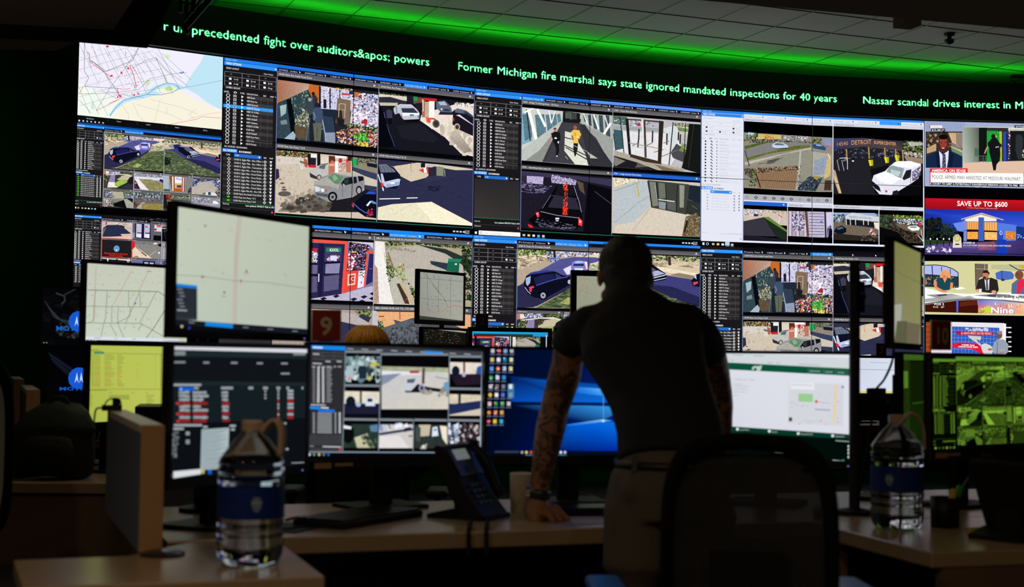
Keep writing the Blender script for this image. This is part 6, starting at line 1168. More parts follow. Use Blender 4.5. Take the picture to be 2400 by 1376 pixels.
for a, b, r in (((424, -60), (424, 30), .012), ((440, -60), (438, 45), .012), ((452, -60), (452, 30), .01), ((508, -20), (428, 72), .017), ((488, -20), (430, 50), .008), ((424, 5), (452, 12), .008), ((428, 60), (441, 80), .014), ((470, -30), (450, 20), .01)):
    tube(bm, [at(*a, 7.4), at(*b, 7.4)], r, 6)
obj('truss', bm, M['steel'], t, world=True)
# small things on the ceiling
p = atz(2225, 78, CEIL); t = root('ceiling_sensor', 'small dark dome sensor on the tiled ceiling, upper right', 'sensor', p)
bm = bmesh.new(); lathe(bm, [(.001, 0), (.05, 0), (.05, -.02), (.02, -.03), (.02, -.05), (.045, -.06), (.04, -.09), (.001, -.11)], 20); obj('dome', bm, M['gloss'], t, smooth=True)
p = atz(2388, 176, CEIL); t = root('ceiling_camera', 'dark T-shaped camera mount hanging from the ceiling at the far right', 'camera', p)
bm = bmesh.new(); box(bm, (0, 0, -.012), (.16, .08, .024)); obj('mount_plate', bm, M['gloss'], t)
bm = bmesh.new(); tube(bm, [(0, 0, -.02), (0, 0, -.13)], .012, 8); tube(bm, [(0, 0, -.11), (-.09, -.02, -.05)], .006, 6); obj('stem', bm, M['gloss'], t)
bm = bmesh.new(); tube(bm, [(-.03, .02, -.14), (.05, -.05, -.15)], .03, 12); obj('lens_housing', bm, M['gloss'], t)
for k, (lx, ly) in enumerate(((-1.5, 0.9), (0.1, 1.2), (1.8, 1.7), (-3.0, 2.4), (-.9, 5.5))):  # last ring belongs to the lamp added for the blond hair
    t = root('ceiling_lamp', 'round warm recessed ceiling lamp in the lowered ceiling above the desks', 'lamp', (lx, ly, 2.9), 0, 'recessed ceiling lamps')
    bm = bmesh.new(); lathe(bm, [(.085, 0), (.11, 0), (.11, -.012), (.085, -.012)], 24); obj('ring', bm, M['steel'], t)
for lx, ly, lab in ((3.7, 4.6, 'right'), (-3.4, 4.9, 'left')):  # bodies for the added fill uplights, never in view
    t = root('fill_uplighter', 'black uplighter added for warm fill, out of view at the %s side of the desks' % lab, 'lamp', (lx, ly, 0))
    bm = bmesh.new(); lathe(bm, [(.001, 0), (.14, 0), (.14, .02), (.02, .03), (.001, .031)], 28); obj('base', bm, M['black'], t)
    bm = bmesh.new(); tube(bm, [(0, 0, .03), (0, 0, 1.6)], .014, 10); obj('pole', bm, M['black'], t)
    bm = bmesh.new(); lathe(bm, [(.02, 1.58), (.08, 1.6), (.15, 1.70), (.147, 1.70), (.078, 1.605), (.02, 1.59)], 28); obj('lamp_shade', bm, M['black'], t)
# ---------------------------------------------------------------- desks
DA = math.radians(20.5); du = Vector((math.cos(DA), math.sin(DA), 0)); dv = Vector((-math.sin(DA), math.cos(DA), 0))
def dfront(x): return 3.69+(x+.597)*.349
t = root('desk', 'long beige main worktop carrying the front row of monitors, under the leaning man hand', 'desk', (.5, 4.4, 0))
TOPP = [(-.86, dfront(-.86)), (2.5, dfront(2.5)), (2.5-.28, dfront(2.5)+.76), (-.86-.28, dfront(-.86)+.76)]
bm = bmesh.new(); prism(bm, TOPP, .705, .75); obj('worktop', bm, M['desk'], t, world=True, bevel=.004)
def inset(a, b): return [(x, y) for x, y in (a, b)]
for x in (-.75, .62, 2.3):
    bm = bmesh.new(); c = Vector((x-.12, dfront(x)+.40, .3525)); box(bm, c, (.05, .62, .705), rz(DA)); obj('leg_panel', bm, M['panel'], t, world=True)
bm = bmesh.new(); c = Vector((.62, dfront(.62)+.66, .45)); box(bm, c, (3.1, .02, .5), rz(DA-.01)); obj('modesty_panel', bm, M['gloss'], t, world=True)
# cabinet with the near bottle
t = root('side_cabinet', 'low beige cabinet top in the near left corner, under the water bottle', 'cabinet', (-.75, 3.2, 0))
P6 = [(-.968, 2.859), (-.391, 3.056), (-.592, 3.655), (-.80, 3.58), (-.885, 3.325), (-1.118, 3.236)]
bm = bmesh.new(); prism(bm, P6, .712, .75); obj('worktop', bm, M['desk'], t, world=True, bevel=.004)
bm = bmesh.new(); prism(bm, [(-.955, 2.885), (-.415, 3.07), (-.61, 3.62), (-.79, 3.55), (-.875, 3.30), (-1.09, 3.22)], .0, .712); obj('cabinet_body', bm, M['panel'], t, world=True)
bm = bmesh.new(); c = (Vector((-.955, 2.885, 0))+Vector((-.415, 3.07, 0)))/2; box(bm, (c.x+.004, c.y-.008, .53), (.5, .015, .3), rz(math.radians(18.9))); d_ = obj('drawer', bm, M['panel'], t, world=True)
bm = bmesh.new(); box(bm, (c.x+.012, c.y-.03, .6), (.16, .015, .015), rz(math.radians(18.9))); obj('handle', bm, M['steel'], d_, world=True)
# right pedestal desk
t = root('side_desk', 'beige side table at the right edge, under the far water bottle and the pen cup', 'desk', (1.4, 3.9, 0))
bm = bmesh.new(); prism(bm, [(1.05, 3.559), (2.3, 3.93), (2.3, dfront(2.3)-.006), (.893, dfront(.893)-.006), (.911, 4.091)], .71, .75); obj('worktop', bm, M['desk'], t, world=True, bevel=.004)
bm = bmesh.new(); c = Vector((1.68, 3.765, .355)); box(bm, c, (1.26, .03, .71), rz(math.radians(16.5))); obj('front_panel', bm, M['panel'], t, world=True)
bm = bmesh.new(); box(bm, (.945, 4.12, .355), (.035, .05, .71), rz(DA)); obj('leg', bm, M['deskedge'], t, world=True)
# far left desk
t = root('desk', 'dark brown desk at the left edge, under the green backpack', 'desk', (-2.0, 5.7, 0))
bm = bmesh.new(); prism(bm, [(-3.3, 5.14), (-1.33, 5.17), (-1.25, 6.3), (-3.3, 6.3)], .71, .75); obj('worktop', bm, M['desk'], t, world=True, bevel=.004)
bm = bmesh.new(); box(bm, (-2.3, 5.2, .355), (1.9, .02, .71)); obj('front_panel', bm, M['panel'], t, world=True)
bm = bmesh.new(); box(bm, (-1.36, 5.75, .355), (.03, .9, .71)); obj('side_panel', bm, M['panel'], t, world=True)
t = root('desk', 'dark far console desk in the second row, under the number 2 and 3 signs', 'desk', (1.2, 10.2, 0))
bm = bmesh.new(); prism(bm, [(-1.4, 8.9), (.4, 9.4), (2.2, 10.5), (4.4, 11.0), (4.4, 11.8), (1.7, 11.3), (0, 10.4), (-1.6, 9.9)], .71, .75); obj('worktop', bm, M['panel'], t, world=True)
for x, y in ((-1.2, 9.2), (.4, 9.8), (2.2, 10.9), (4.2, 11.3)):
    bm = bmesh.new(); box(bm, (x, y, .355), (.06, .5, .71)); obj('leg_panel', bm, M['panel'], t, world=True)
t = root('desk', 'dark far console desk at the left, under the two logo monitors', 'desk', (-2.6, 8.2, 0))
bm = bmesh.new(); box(bm, (-2.6, 8.1, .73), (2.4, .9, .04)); obj('worktop', bm, M['panel'], t, world=True)
for x in (-3.7, -1.5):
    bm = bmesh.new(); box(bm, (x, 8.1, .355), (.05, .7, .71)); obj('leg_panel', bm, M['panel'], t, world=True)
# ---------------------------------------------------------------- fabric partitions
def partition(label, p, ln=.95, z0=.75, z1=1.05, group=None, foot=False):
    """p: near left corner on the desk; runs away to the left"""
    t = root('desk_partition', label, 'partition', (p[0], p[1], z0), DA, group); h = z1-z0
    bm = bmesh.new(); box(bm, (.0275, ln/2+.012, (h-.02)/2), (.055, ln-.024, h-.02)); obj('fabric_panel', bm, M['fabric'], t)
    bm = bmesh.new(); box(bm, (.0275, .006, h/2), (.055, .012, h)); obj('end_trim', bm, M['tan'], t, bevel=.002)
    bm = bmesh.new(); box(bm, (.0275, ln/2+.012, h-.01), (.055, ln-.024, .02)); obj('top_trim', bm, mat('screenlit_trim', hx('e8e4d8'), .4), t, bevel=.002)  # pale colour holds the screen light falling on the top edge
    if foot:
        bm = bmesh.new(); lathe(bm, [(.001, 0), (.052, 0), (.052, .006), (.03, .012), (.001, .014)], 28, (.05, -.045, 0)); obj('foot', bm, M['gloss'], t)
    return t
_n = at(322, 1290, 3.36)
partition('grey fabric desk partition with tan end trim beside the near water bottle', (_n.x, 3.37), foot=True)
_n = at(163, 1000, 6.6); partition('small grey partition behind the green backpack, below the lower logo monitor', (_n.x, 6.0), z1=1.06)
_n = at(66, 1000, 8.0); partition('narrow grey partition at the far left above the backpack', (_n.x, 7.75), z1=1.07)
p = at(262, 962, 4.2); t = root('power_adapter', 'small black adapter with a looped cable on top of the grey partition', 'adapter', (p.x, p.y-.0, 1.05), DA)
bm = bmesh.new(); box(bm, (.0, .0, .0085), (.055, .035, .017)); box(bm, (.012, 0, .025), (.02, .025, .018)); obj('case', bm, M['gloss'], t)
bm = bmesh.new(); tube(bm, smoothpts([(-.025, -.01, .01), (-.01, 0, .032), (.02, 0, .034), (.028, .01, .01)]), .0022, 6); tube(bm, smoothpts([(-.027, 0, .008), (-.045, .0, .003), (-.05, 0, -.04)]), .003, 6); obj('cable', bm, M['gloss'], t)
# ---------------------------------------------------------------- monitors
def monitor(label, TL, TR, BR, BL, Yl, Yr, draw, stand='foot', sz=.75, bz=.011, chin=.018, group=None, gain=None, strip=False, led=True, tint=None):
    L = at((TL[0]+BL[0])/2, (TL[1]+BL[1])/2, Yl); R = at((TR[0]+BR[0])/2, (TR[1]+BR[1])/2, Yr); L.z = R.z = 0
    zt = (at(*TL, Yl).z+at(*TR, Yr).z)/2; zb = (at(*BL, Yl).z+at(*BR, Yr).z)/2
    e = (R-L); wd = e.length; e.normalize(); n = Vector((e.y, -e.x, 0)); mid = (L+R)/2; h = zt-zb
    bk = mid-n*.10; a = math.atan2(e.y, e.x)
    t = root('monitor', label, 'monitor', (bk.x, bk.y, sz), a, group)
    ce = Cell((0, 0, 1, 1), lambda u, v, o: (L.x+e.x*wd*u+n.x*(.0012+o), L.y+e.y*wd*u+n.y*(.0012+o), zt-h*v), .00006)
    def f(px, py):
        v = ray(px, py); # hit the screen plane
        q = n.dot(L)/(n.x*v.x+n.y*v.y); P = Vector((v.x*q, v.y*q, CAM_H+v.z*q)); return ((Vector((P.x, P.y, 0))-L).dot(e)/wd, (zt-P.z)/h)
    cv = Canvas([ce]); S = Frame(cv, lambda x, y: (x, y), tint=tint); S.r('040406', 0, 0, 1, 1)
    draw(S, lambda sc_, x0, y0: Frame(cv, crop(f, sc_, x0, y0), clip=(0, 0, 1, 1), tint=tint))
    ce.mesh('screen', t)
    loc = lambda u, o, z: (L.x+e.x*u+n.x*o, L.y+e.y*u+n.y*o, z)
    Rm = rz(a); W2, H2 = wd+2*bz, h+bz+chin; zc = zb-chin+H2/2
    bm = bmesh.new(); box(bm, loc(wd/2, -.012, zc), (W2, .024, H2), Rm); box(bm, loc(wd/2, -.036, zc), (W2*.55, .03, H2*.55), Rm); obj('housing', bm, M['black'], t, world=True, bevel=.003)
    bm = bmesh.new()
    for cx, cz, sx, s_z in ((wd/2, zt+bz/2, W2, bz), (wd/2, zb-chin/2, W2, chin), (-bz/2, (zb+zt)/2, bz, h), (wd+bz/2, (zb+zt)/2, bz, h)): box(bm, loc(cx, .002, cz), (sx, .008, s_z), Rm)
    obj('bezel', bm, M['frame'], t, world=True)
    if strip:
        bm = bmesh.new(); box(bm, loc(wd*.075, .007, zb-chin*.55), (.055, .003, .017), Rm); box(bm, loc(wd*.19, .007, zb-chin*.5), (.06, .003, .009), Rm); obj('label_strip', bm, mat('tan_label', hx('b89068'), .6), t, world=True)
    if led:
        bm = bmesh.new(); box(bm, loc(wd-.02, .0068, zb-chin*.6), (.004, .002, .003), Rm); obj('power_light', bm, mat('violet_led', (0, 0, 0), emis=(.35, .3, 1.0), es=.8), t, world=True)
    if stand == 'foot':
        bm = bmesh.new(); box(bm, (0, 0, .006), (.24, .19, .012)); obj('stand_base', bm, M['black'], t, bevel=.003)
        bm = bmesh.new(); box(bm, (0, .0, (zc-sz)/2+.006), (.07, .028, zc-sz-.012)); box(bm, (0, .03, zc-sz), (.09, .05, .09)); obj('stand_neck', bm, M['black'], t, bevel=.003)
    else:
        ox, oy = (0, 0) if stand == 'pole' else stand
        bm = bmesh.new(); lathe(bm, [(.001, 0), (.06, 0), (.06, .012), (.02, .02), (.001, .021)], 20, (ox, oy, 0)); obj('pole_base', bm, M['black'], t)
        bm = bmesh.new(); tube(bm, [(ox, oy, .015), (ox, oy, zc-sz+.10)], .017, 12); obj('pole', bm, M['steel'], t)
        bm = bmesh.new(); tube(bm, [(ox, oy, zc-sz), (0, .045, zc-sz)], .016, 8); box(bm, (0, .05, zc-sz), (.1, .012, .1)); obj('mount_arm', bm, M['black'], t)
    return t, (L, e, n, wd, zb, zt)
F = FPX
def ylr(TL, TR, BR, BL, hs): return hs*F/(BL[1]-TL[1]), hs*F/(BR[1]-TR[1])
# upper tilted map monitor
def d_map1(S, K):
    g = K(3.821, 380, 460); S.p(['c4ccb8', 'b8c0ae', 'b4bcae', 'bcc8b8'], 0, 0, 1, 0, 1, 1, 0, 1)
    g.ln('a08a84', 9, 688, 175, 660, 450, 650, 750, 640, 1140); g.ln('c09088', 3, 676, 175, 650, 450, 640, 760, 628, 1140); g.ln('a87068', 3, 706, 175, 678, 450, 666, 750, 655, 1145); g.ln('c4b4a8', 12, 690, 175, 664, 450, 653, 750, 641, 1140)
    g.ln('7c7c74', 4, 110, 705, 360, 718, 650, 758, 950, 775, 1290, 826); g.e('b04040', 358, 722, 9, 12); g.ln('a85850', 4, 340, 722, 380, 722); g.e('b84848', 702, 757, 9, 12); g.ln('b06058', 4, 702, 757, 702, 792); g.e('704040', 752, 672, 8, 12); g.ln('908078', 5, 730, 695, 775, 690); g.e('282c30', 383, 264, 7, 10); g.e('303438', 554, 862, 10, 9); g.ln('98a090', 9, 525, 895, 570, 898); g.e('404440', 540, 692, 5, 6)
    for x, y in ((360, 757), (1100, 700), (1000, 800), (850, 390), (960, 400), (1080, 350), (600, 300), (240, 300), (180, 620), (460, 660)): g.sc([x-25, y-12, x+25, y+12], 7, 6, ['a8b0a0', 'b4bcac', 'a0a898'])
    g.r('282c34', 95, 800, 310, 1110); g.p('0c80d8', 100, 778, 312, 800, 310, 828, 100, 808)
    for k in range(7): g.ln('98a0a8', 7, 130+(k % 3)*12, 832+k*31, 180+(k % 3)*10, 834+k*31)
    g.ln('b0b8c0', 9, 130, 1020, 220, 1024); g.r('34383c', 90, 1085, 300, 1110); g.p('141820', 80, 1100, 1300, 1190, 1300, 1300, 80, 1200); g.p('1088e0', 385, 1125, 632, 1145, 628, 1182, 380, 1160); g.p('0a0a10', 70, 1150, 380, 1170, 1300, 1240, 1300, 1330, 70, 1230); g.e('a0a8b0', 105, 1162, 11, 11); g.e('c8c0a0', 172, 1166, 12, 12); g.r('1838a0', 228, 1168, 250, 1190)
    for x, y in ((260, 1132), (745, 1174), (965, 1190), (1185, 1208)): g.ln('889098', 7, x-25, y, x+25, y+2)
monitor('wide monitor with a pale street map, tilted, topmost at left', (418, 478), (727, 538), (714, 786), (404, 770), 3.86, 4.42, d_map1, stand=(.06, .10), bz=.016, chin=.022)
def d_table(S, K):
    g = K(3.931, 380, 790); S.r('0e141a', 0, 0, 1, 1); g.p('d8d8e0', 95, 78, 1340, 112, 1340, 148, 95, 116); g.p('1c282c', 95, 118, 1340, 150, 1340, 200, 95, 178, t=.1); g.p('101418', 95, 180, 1340, 205, 1340, 450, 95, 405)
    for x, y, w_ in ((110, 140, 100), (110, 160, 100), (105, 232, 105), (375, 236, 55), (630, 238, 60), (868, 242, 55), (1092, 244, 60), (1090, 337, 80), (1205, 160, 110)): g.r('8c9498', x, y-8, x+w_, y+8)
    g.p('1c2828', 90, 405, 1320, 420, 1320, 470, 90, 470); g.p('141e22', 90, 440, 1320, 450, 1310, 745, 85, 800); g.r('a8b0b4', 95, 432, 355, 450); g.p('1060e0', 148, 462, 288, 465, 286, 497, 148, 494); g.e('d8e8ff', 168, 480, 8)
    for x, w_ in ((290, 40), (538, 110), (790, 45), (925, 45), (1048, 36), (1140, 26), (1280, 16)): g.r('989ca0', x, 458, x+w_, 482)
    rows = [0, 0, 0, 1, 0, 0, 1, 0, 1]
    for k, r_ in enumerate(rows):
        y = 512+k*33-(k > 3)*2; c = 'a02028' if r_ else 'a0a8ac'; d_ = 'e04040' if r_ else '606468'
        for x, w_ in ((150, 95), (276, (125, 145, 95, 135, 70, 135, 120, 130, 120)[k]), (545, 55 if not r_ else 65)): g.sc([x, y-11, x+w_, y-11, x+w_, y+10, x, y+10], int(w_*.5), 8, [c, c, '70787c' if not r_ else '701018']); g.r(c, x, y-9, x+w_, y+8)
        if r_: g.r(c, 118, y-10, 150, y+9); g.e(d_, 133, y, 11)
        yy = y-14-k*2
        if k < 3: g.r('a8a8ac', 938, yy-6, 955, yy+10)
        g.r(c, 1058, yy-8, 1074, yy+12); g.r(c, 1150, yy-12, 1205, yy+10)
    g.p('0c1014', 85, 800, 1310, 748, 1300, 1165, 70, 1300)
    for x, y, w_ in ((95, 812, 260), (90, 845, 95), (365, 828, 40), (610, 818, 55), (622, 852, 34), (850, 805, 58), (1078, 795, 54), (1115, 1032, 36)): g.r('a8b0b4', x, y-9, x+w_, y+9)
    for k in range(10): g.sc([85-k, 870+k*25, 145-k*3, 870+k*25, 140-k*3, 885+k*25, 80-k, 885+k*25], 9, 8, ['788088', '98a0a4']); 
    for y in (880, 895, 955, 975): g.r('98a0a4', 205, y-8, 240, y+8)
    g.p('a8b8bc', 350, 852, 605, 835, 590, 1210, 340, 1225)
    for k in range(22): g.ln('6c7c84', 5, 352, 868+k*16.5, 585-(k*37 % 90), 856+k*16.2, t=.2)
    g.p('d8dce0', 90, 1238, 345, 1215, 345, 1262, 90, 1300); g.ringo('9098a0', 82, 1275, 10, 4); g.r('c8c060', 350, 1222, 375, 1256); g.r('1060d0', 410, 1222, 442, 1262); g.ln('b0b0b8', 6, 1180, 1160, 1295, 1155)
monitor('dark monitor listing red and grey call rows, behind the near water bottle', (406, 808), (721, 822), (711, 1090), (397, 1122), 3.60, 4.16, d_table, bz=.013, chin=.026)
# monitor with many camera views
def blur(f_): return f_
def d_cams(S, K):
    S.r('101216', 0, 0, 1, 1); g = K(3.439, 700, 700)
    g.p('303034', 90, 350, 1480, 425, 1480, 460, 90, 380); g.r('2c2c30', 90, 360, 370, 1245); g.p('1088f0', 102, 376, 376, 386, 376, 418, 102, 405); g.ln('c8e4ff', 14, 112, 392, 190, 396)
    g.p('3c4048', 376, 392, 1480, 432, 1480, 460, 376, 425)
    for k in range(9): g.ln('a0a4b0', 8, 388+k*118, 402+k*5.5, 440+k*118, 406+k*5.5)
    g.p('1890f8', 1012, 420, 1162, 430, 1162, 450, 1010, 440)
    for y, a, b in ((445, 112, 165), (505, 215, 255), (505, 305, 345), (522, 110, 185), (855, 95, 215)): g.ln('c0c0c4', 9, a, y, b, y+3)
    for k in range(3): g.ln('5c6068', 4, 110, 432+k*26, 370, 440+k*26)
    for x in (192, 282): g.ln('4c5058', 4, x, 430, x, 500)
    for k in range(16):
        y = 560+k*18
        g.ln('8c9094', 9, 112, y, 130, y, t=.2); g.ln('e8e8ec', 11, 150-k*.3, y, 166, y); g.p('f4f4f8', 188, y-8, 208, y, 188, y+8); g.ln('9ca0a4', 7, 222, y, 270-(k*7 % 16), y)
    for x, w_ in ((105, 28), (150, 26), (188, 22), (222, 38), (280, 20), (315, 26)): g.ln('b0b0b8', 8, x, 548, x+w_, 549)
    g.p('1890f8', 85, 868, 168, 872, 168, 892, 84, 888); g.ln('e8e8ec', 10, 176, 878, 240, 882); g.p('1878e0', 155, 892, 292, 896, 280, 918, 155, 912)
    for k in range(10):
        y = 924+k*17; g.ln('a8acb0', 8, 150-k*.4, y, 265, y+3); g.ln('b0b4b8', 8, 112, y, 128, y); g.ln('b8bcc0', 9, 288, y, 300, y); g.ln('f0f0f0', 10, 322, y, 336, y)
    g.r('3a3c40', 80, 1095, 350, 1180, t=.2); g.ln('d0d4d8', 8, 190, 1192, 340, 1196); g.ln('888c90', 8, 85, 1188, 120, 1189); g.p('3c3c40', 80, 1205, 350, 1208, 350, 1228, 80, 1225); g.e('e05050', 330, 1216, 8)
    def pane(x0, y0, x1, y1, fn, head=True):
        g.p('808890', x0, y0-22, x1, y0-18, x1, y0, x0, y0-4) if head else None
        q = g.sub((0, 0, 100, 70), (x0, y0, x1, y1)); q.r('060608', 0, 0, 100, 70); fn(q)
    def v1(q): q.p('8ca0a0', 0, 8, 100, 8, 100, 62, 0, 60, t=.4); q.sc([0, 8, 100, 8, 100, 62, 0, 62], 60, 9, ['2c4048', 'b8d0d4', '608088', 'd8e4e8', '1c2c34']); q.r('1c2c38', 38, 30, 60, 60); q.sc([65, 20, 98, 20, 98, 62, 65, 60], 20, 8, ['14201c', '283828', 'c8c060', '0c1418']); q.r('a8c0c8', 2, 30, 22, 60); q.e('e09080', 12, 58, 5, 4)
    def v2(q): q.p('e4dcc8', 0, 10, 100, 12, 100, 42, 0, 40, t=.2); q.p('1c1c34', 0, 40, 100, 40, 100, 66, 0, 66, t=.2); q.r('3c2c24', 44, 8, 50, 42); q.e('10182c', 18, 36, 14, 14); q.e('a8c0e0', 40, 42, 7, 6); q.p('d8e0f0', 62, 26, 84, 26, 88, 46, 60, 46); q.r('18203c', 66, 28, 80, 36)
    def v3(q): q.p(['c4c8d0', 'd0ccc8', 'd8d0c0', 'd0ccc4'], 0, 12, 100, 15, 100, 61, 0, 61, t=.08); q.p('a8b090', 0, 12, 100, 14, 100, 19, 0, 17, t=.4); q.p('e4e4ec', 0, 17, 58, 19, 58, 22, 0, 22); q.p('8890a4', 0, 22, 30, 20, 10, 30, 0, 34)
    def v3b(q): v3(q); q.p('b02840', 42, 17, 56, 17, 56, 20, 42, 20); q.p('584030', 61, 14, 65, 14, 64, 32, 60, 32); q.p('c8ccd4', 31, 37, 37, 26, 46, 24, 53, 26, 52, 34, 44, 40, 33, 40); q.p('506070', 38, 27, 51, 26, 48, 31, 38, 31); q.p('14141c', 34, 40, 44, 40, 54, 32, 60, 34, 72, 36, 92, 38, 92, 42, 70, 40, 60, 42, 36, 42); q.e('a0a0c0', 60, 37, 4.5, 4.5); q.e('303050', 60, 37, 2.5, 2.5); q.p('7098c0', 93, 31, 100, 29, 100, 42, 92, 40); q.ln('6890b8', 1, 80, 24, 100, 27); q.sc([60, 40, 100, 40, 100, 46, 62, 44], 12, 4, ['a8a498', '8c8880'])
    def v4(q): q.p('e8dcd0', 0, 10, 100, 12, 100, 40, 0, 38, t=.2); q.p('241828', 0, 40, 100, 38, 100, 64, 20, 66, t=.2); q.r('50201c', 42, 8, 48, 38); q.e('101830', 18, 32, 13, 13); q.e('b0b0d0', 44, 40, 6, 6); q.p('2858a0', 86, 22, 100, 18, 100, 40, 82, 38)
    def v5(q): q.p('d8ccb4', 0, 10, 100, 12, 100, 36, 0, 34, t=.3); q.p('202c58', 0, 36, 100, 26, 100, 46, 0, 62, t=.1); q.p('d4c8b4', 0, 62, 100, 46, 100, 64, 0, 64); q.r('20242c', 28, 8, 36, 36)
    def v6(q): q.r('283830', 0, 8, 100, 64, t=.3); q.p('c8c4a0', 32, 40, 70, 30, 90, 64, 40, 64, t=.2); q.e('080c10', 14, 30, 18, 24); q.p('e8ecf0', 0, 10, 24, 14, 22, 20, 0, 18); q.p('5880a0', 76, 12, 100, 8, 100, 26, 80, 26); q.sc([30, 30, 100, 30, 100, 60, 60, 60], 20, 8, ['1c3838', '283c30', '586850'])
    def v7(q): q.r('d0ccc8', 0, 8, 100, 64, t=.08); q.sc([0, 8, 100, 8, 100, 22, 0, 22], 26, 8, ['8890c0', 'f0f0f8', '606888', 'c0c8d8']); q.p('202c50', 0, 28, 100, 16, 100, 22, 0, 34); q.p('302030', 74, 16, 94, 14, 94, 22, 74, 22); q.p('e4e0e0', 0, 36, 60, 34, 90, 64, 0, 64, t=.05); q.r('303040', 88, 34, 98, 37)
    def v8(q): q.r('2c3434', 0, 8, 100, 64, t=.2); q.p('c8bca4', 14, 8, 50, 8, 46, 34, 20, 36); q.p('e0e8f8', 56, 14, 70, 12, 74, 34, 54, 36); q.r('2838a0', 60, 18, 68, 22); q.p('f0e8d0', 78, 10, 100, 12, 100, 56, 86, 40); q.p('404c48', 4, 14, 20, 14, 18, 50, 4, 46); q.p('a8a498', 20, 60, 40, 52, 36, 66, 18, 66); q.e('e8e8d8', 28, 60, 4, 4)
    def v9(q): q.r('2c2830', 0, 8, 100, 64, t=.4); q.sc([0, 8, 40, 8, 40, 64, 0, 64], 40, 9, ['8890a8', 'c8d0e0', '585c70', 'e8ecff']); q.sc([40, 8, 100, 8, 100, 60, 40, 60], 60, 7, ['181418', '605058', 'c8b8b8', '302428', '0c0c10']); q.e('e8f0ff', 26, 56, 5, 6)
    pane(376, 440, 655, 680, v1); pane(666, 460, 1205, 955, v3b); pane(1216, 478, 1470, 712, v4); pane(366, 712, 648, 945, v2); pane(1210, 738, 1468, 962, v5)
    pane(356, 985, 634, 1222, v6); pane(644, 988, 918, 1225, v7); pane(928, 990, 1192, 1226, v8); pane(1202, 992, 1456, 1226, v9)
    for a in ((660, 430, 640, 1225), (1212, 455, 1196, 1228), (374, 420, 350, 1228)): g.ln('8894a0', 6, *a)
    g.ln('8894a0', 5, 922, 975, 918, 1228); g.ln('a0b4c8', 11, 1478, 430, 1458, 1235); g.ln('8898a8', 9, 70, 1235, 1440, 1242); g.ln('788898', 5, 366, 700, 650, 705); g.ln('788898', 5, 1205, 725, 1470, 728)
    g.p('050508', 60, 1242, 1460, 1250, 1460, 1300, 60, 1300)
    for x, c in ((82, 'd8e4f0'), (120, '808890'), (160, 'c8d060'), (198, '707880'), (235, '2060d0')): g.e(c, x, 1256, 10, 11)
monitor('monitor with nine blurred camera views, below the number 9 sign', (729, 803), (1132, 822), (1122, 1072), (720, 1074), 4.2, 4.55, d_cams, bz=.010, chin=.028, strip=True)
def d_desktop(S, K):
    S.p(['000824', '001038', '0450c0', '0030a0', '001050', '000820'], 0, 0, .5, 0, 1, 0, 1, 1, .4, 1, 0, 1); g = K(3.8225, 1080, 740)
    g.p(['001048', '0858c0', '0c70e0', '0848b0'], 450, 540, 1500, 640, 1500, 780, 450, 770); g.p(['000c40', '1068d8', '38a0f8', '001860'], 450, 800, 1250, 805, 1500, 810, 1200, 980); g.p(['001048', '0060d8', '0870e8', '0028a0', '001048'], 700, 1000, 1100, 960, 1400, 950, 1400, 1215, 700, 1215)
    g.p(['001450', '0c58b8', '083890'], 400, 540, 800, 585, 820, 700); g.p(['2880e8', '60b8ff', '3898f0', '0c60d0'], 1060, 640, 1260, 655, 1290, 720, 1020, 690); g.ln('001848', 14, 450, 775, 800, 785, 1330, 805); g.ln('68b8f8', 4, 1275, 670, 1278, 950); g.p(['1878e8', 'a0d8ff', '50a8f8', '1068d8'], 950, 975, 1270, 930, 1360, 940, 960, 990); g.e('c8f0ff', 1275, 945, 14, 8)
    rnd = random.Random(3); cols = ['c8c8d0', 'e03028', '90b0e8', 'b0b0b8', 'd8c878', 'e8e8f0', '2080a0', 'e0d8a0', '60a0e8', 'f08040', 'b8c8e0', 'e0d890', '38b048', 'd0e0f8', '3890d0', '000', 'c8c8d0', '907070', '808090', '88c0e8', 'f0c030', 'f0f0ff', '6070d8', '5898d0', 'e0b8b8', '309030', '60a050', 'd8c8d0', 'e88828', 'e87040', 'e8a848', '000', 'd83040', 'f0c818', '30b0c8', '000']
    for k, c in enumerate(cols):
        if c == '000': continue
        r_, q = divmod(k, 4); x = 285+q*57-r_*4.6; y = 315+r_*80-(r_ > 4)*r_
        if c in ('e03028', 'f08040', '38b048', 'd83040', 'e88828', 'f0c030'): g.e(c, x, y, 16, 18)
        else: g.r(c, x-15, y-18, x+15, y+17)
        g.sc([x-15, y-18, x+15, y-18, x+15, y+18, x-15, y+18], 3, 6, ['ffffff', '506088', c]); g.ln('8890a8', 5, x-22, y+33, x+20, y+34)
    g.r('3878a0', 418, 612, 476, 738); g.r('e0e8f0', 430, 615, 460, 655); g.r('7898b0', 430, 690, 462, 730)
    g.r('040c1c', 200, 1212, 1500, 1255); g.r('383c48', 302, 1212, 520, 1228)
    for x, c in ((548, 'a0a0a8'), (587, 'e0d060'), (628, 'd05038'), (668, '70a0e0'), (860, 'a0b0c0'), (895, 'e0e0f0'), (932, 'c8d0d8')): g.e(c, x, 1224, 12, 13)
    g.ln('40a8f0', 4, 575, 1248, 640, 1249); g.ln('40a8f0', 4, 850, 1248, 945, 1249)
monitor('monitor with blue desktop wallpaper and icon columns, behind the man arm', (1141, 816), (1558, 826), (1558, 1068), (1140, 1066), 4.5, 4.64, d_desktop, bz=.010, chin=.026)
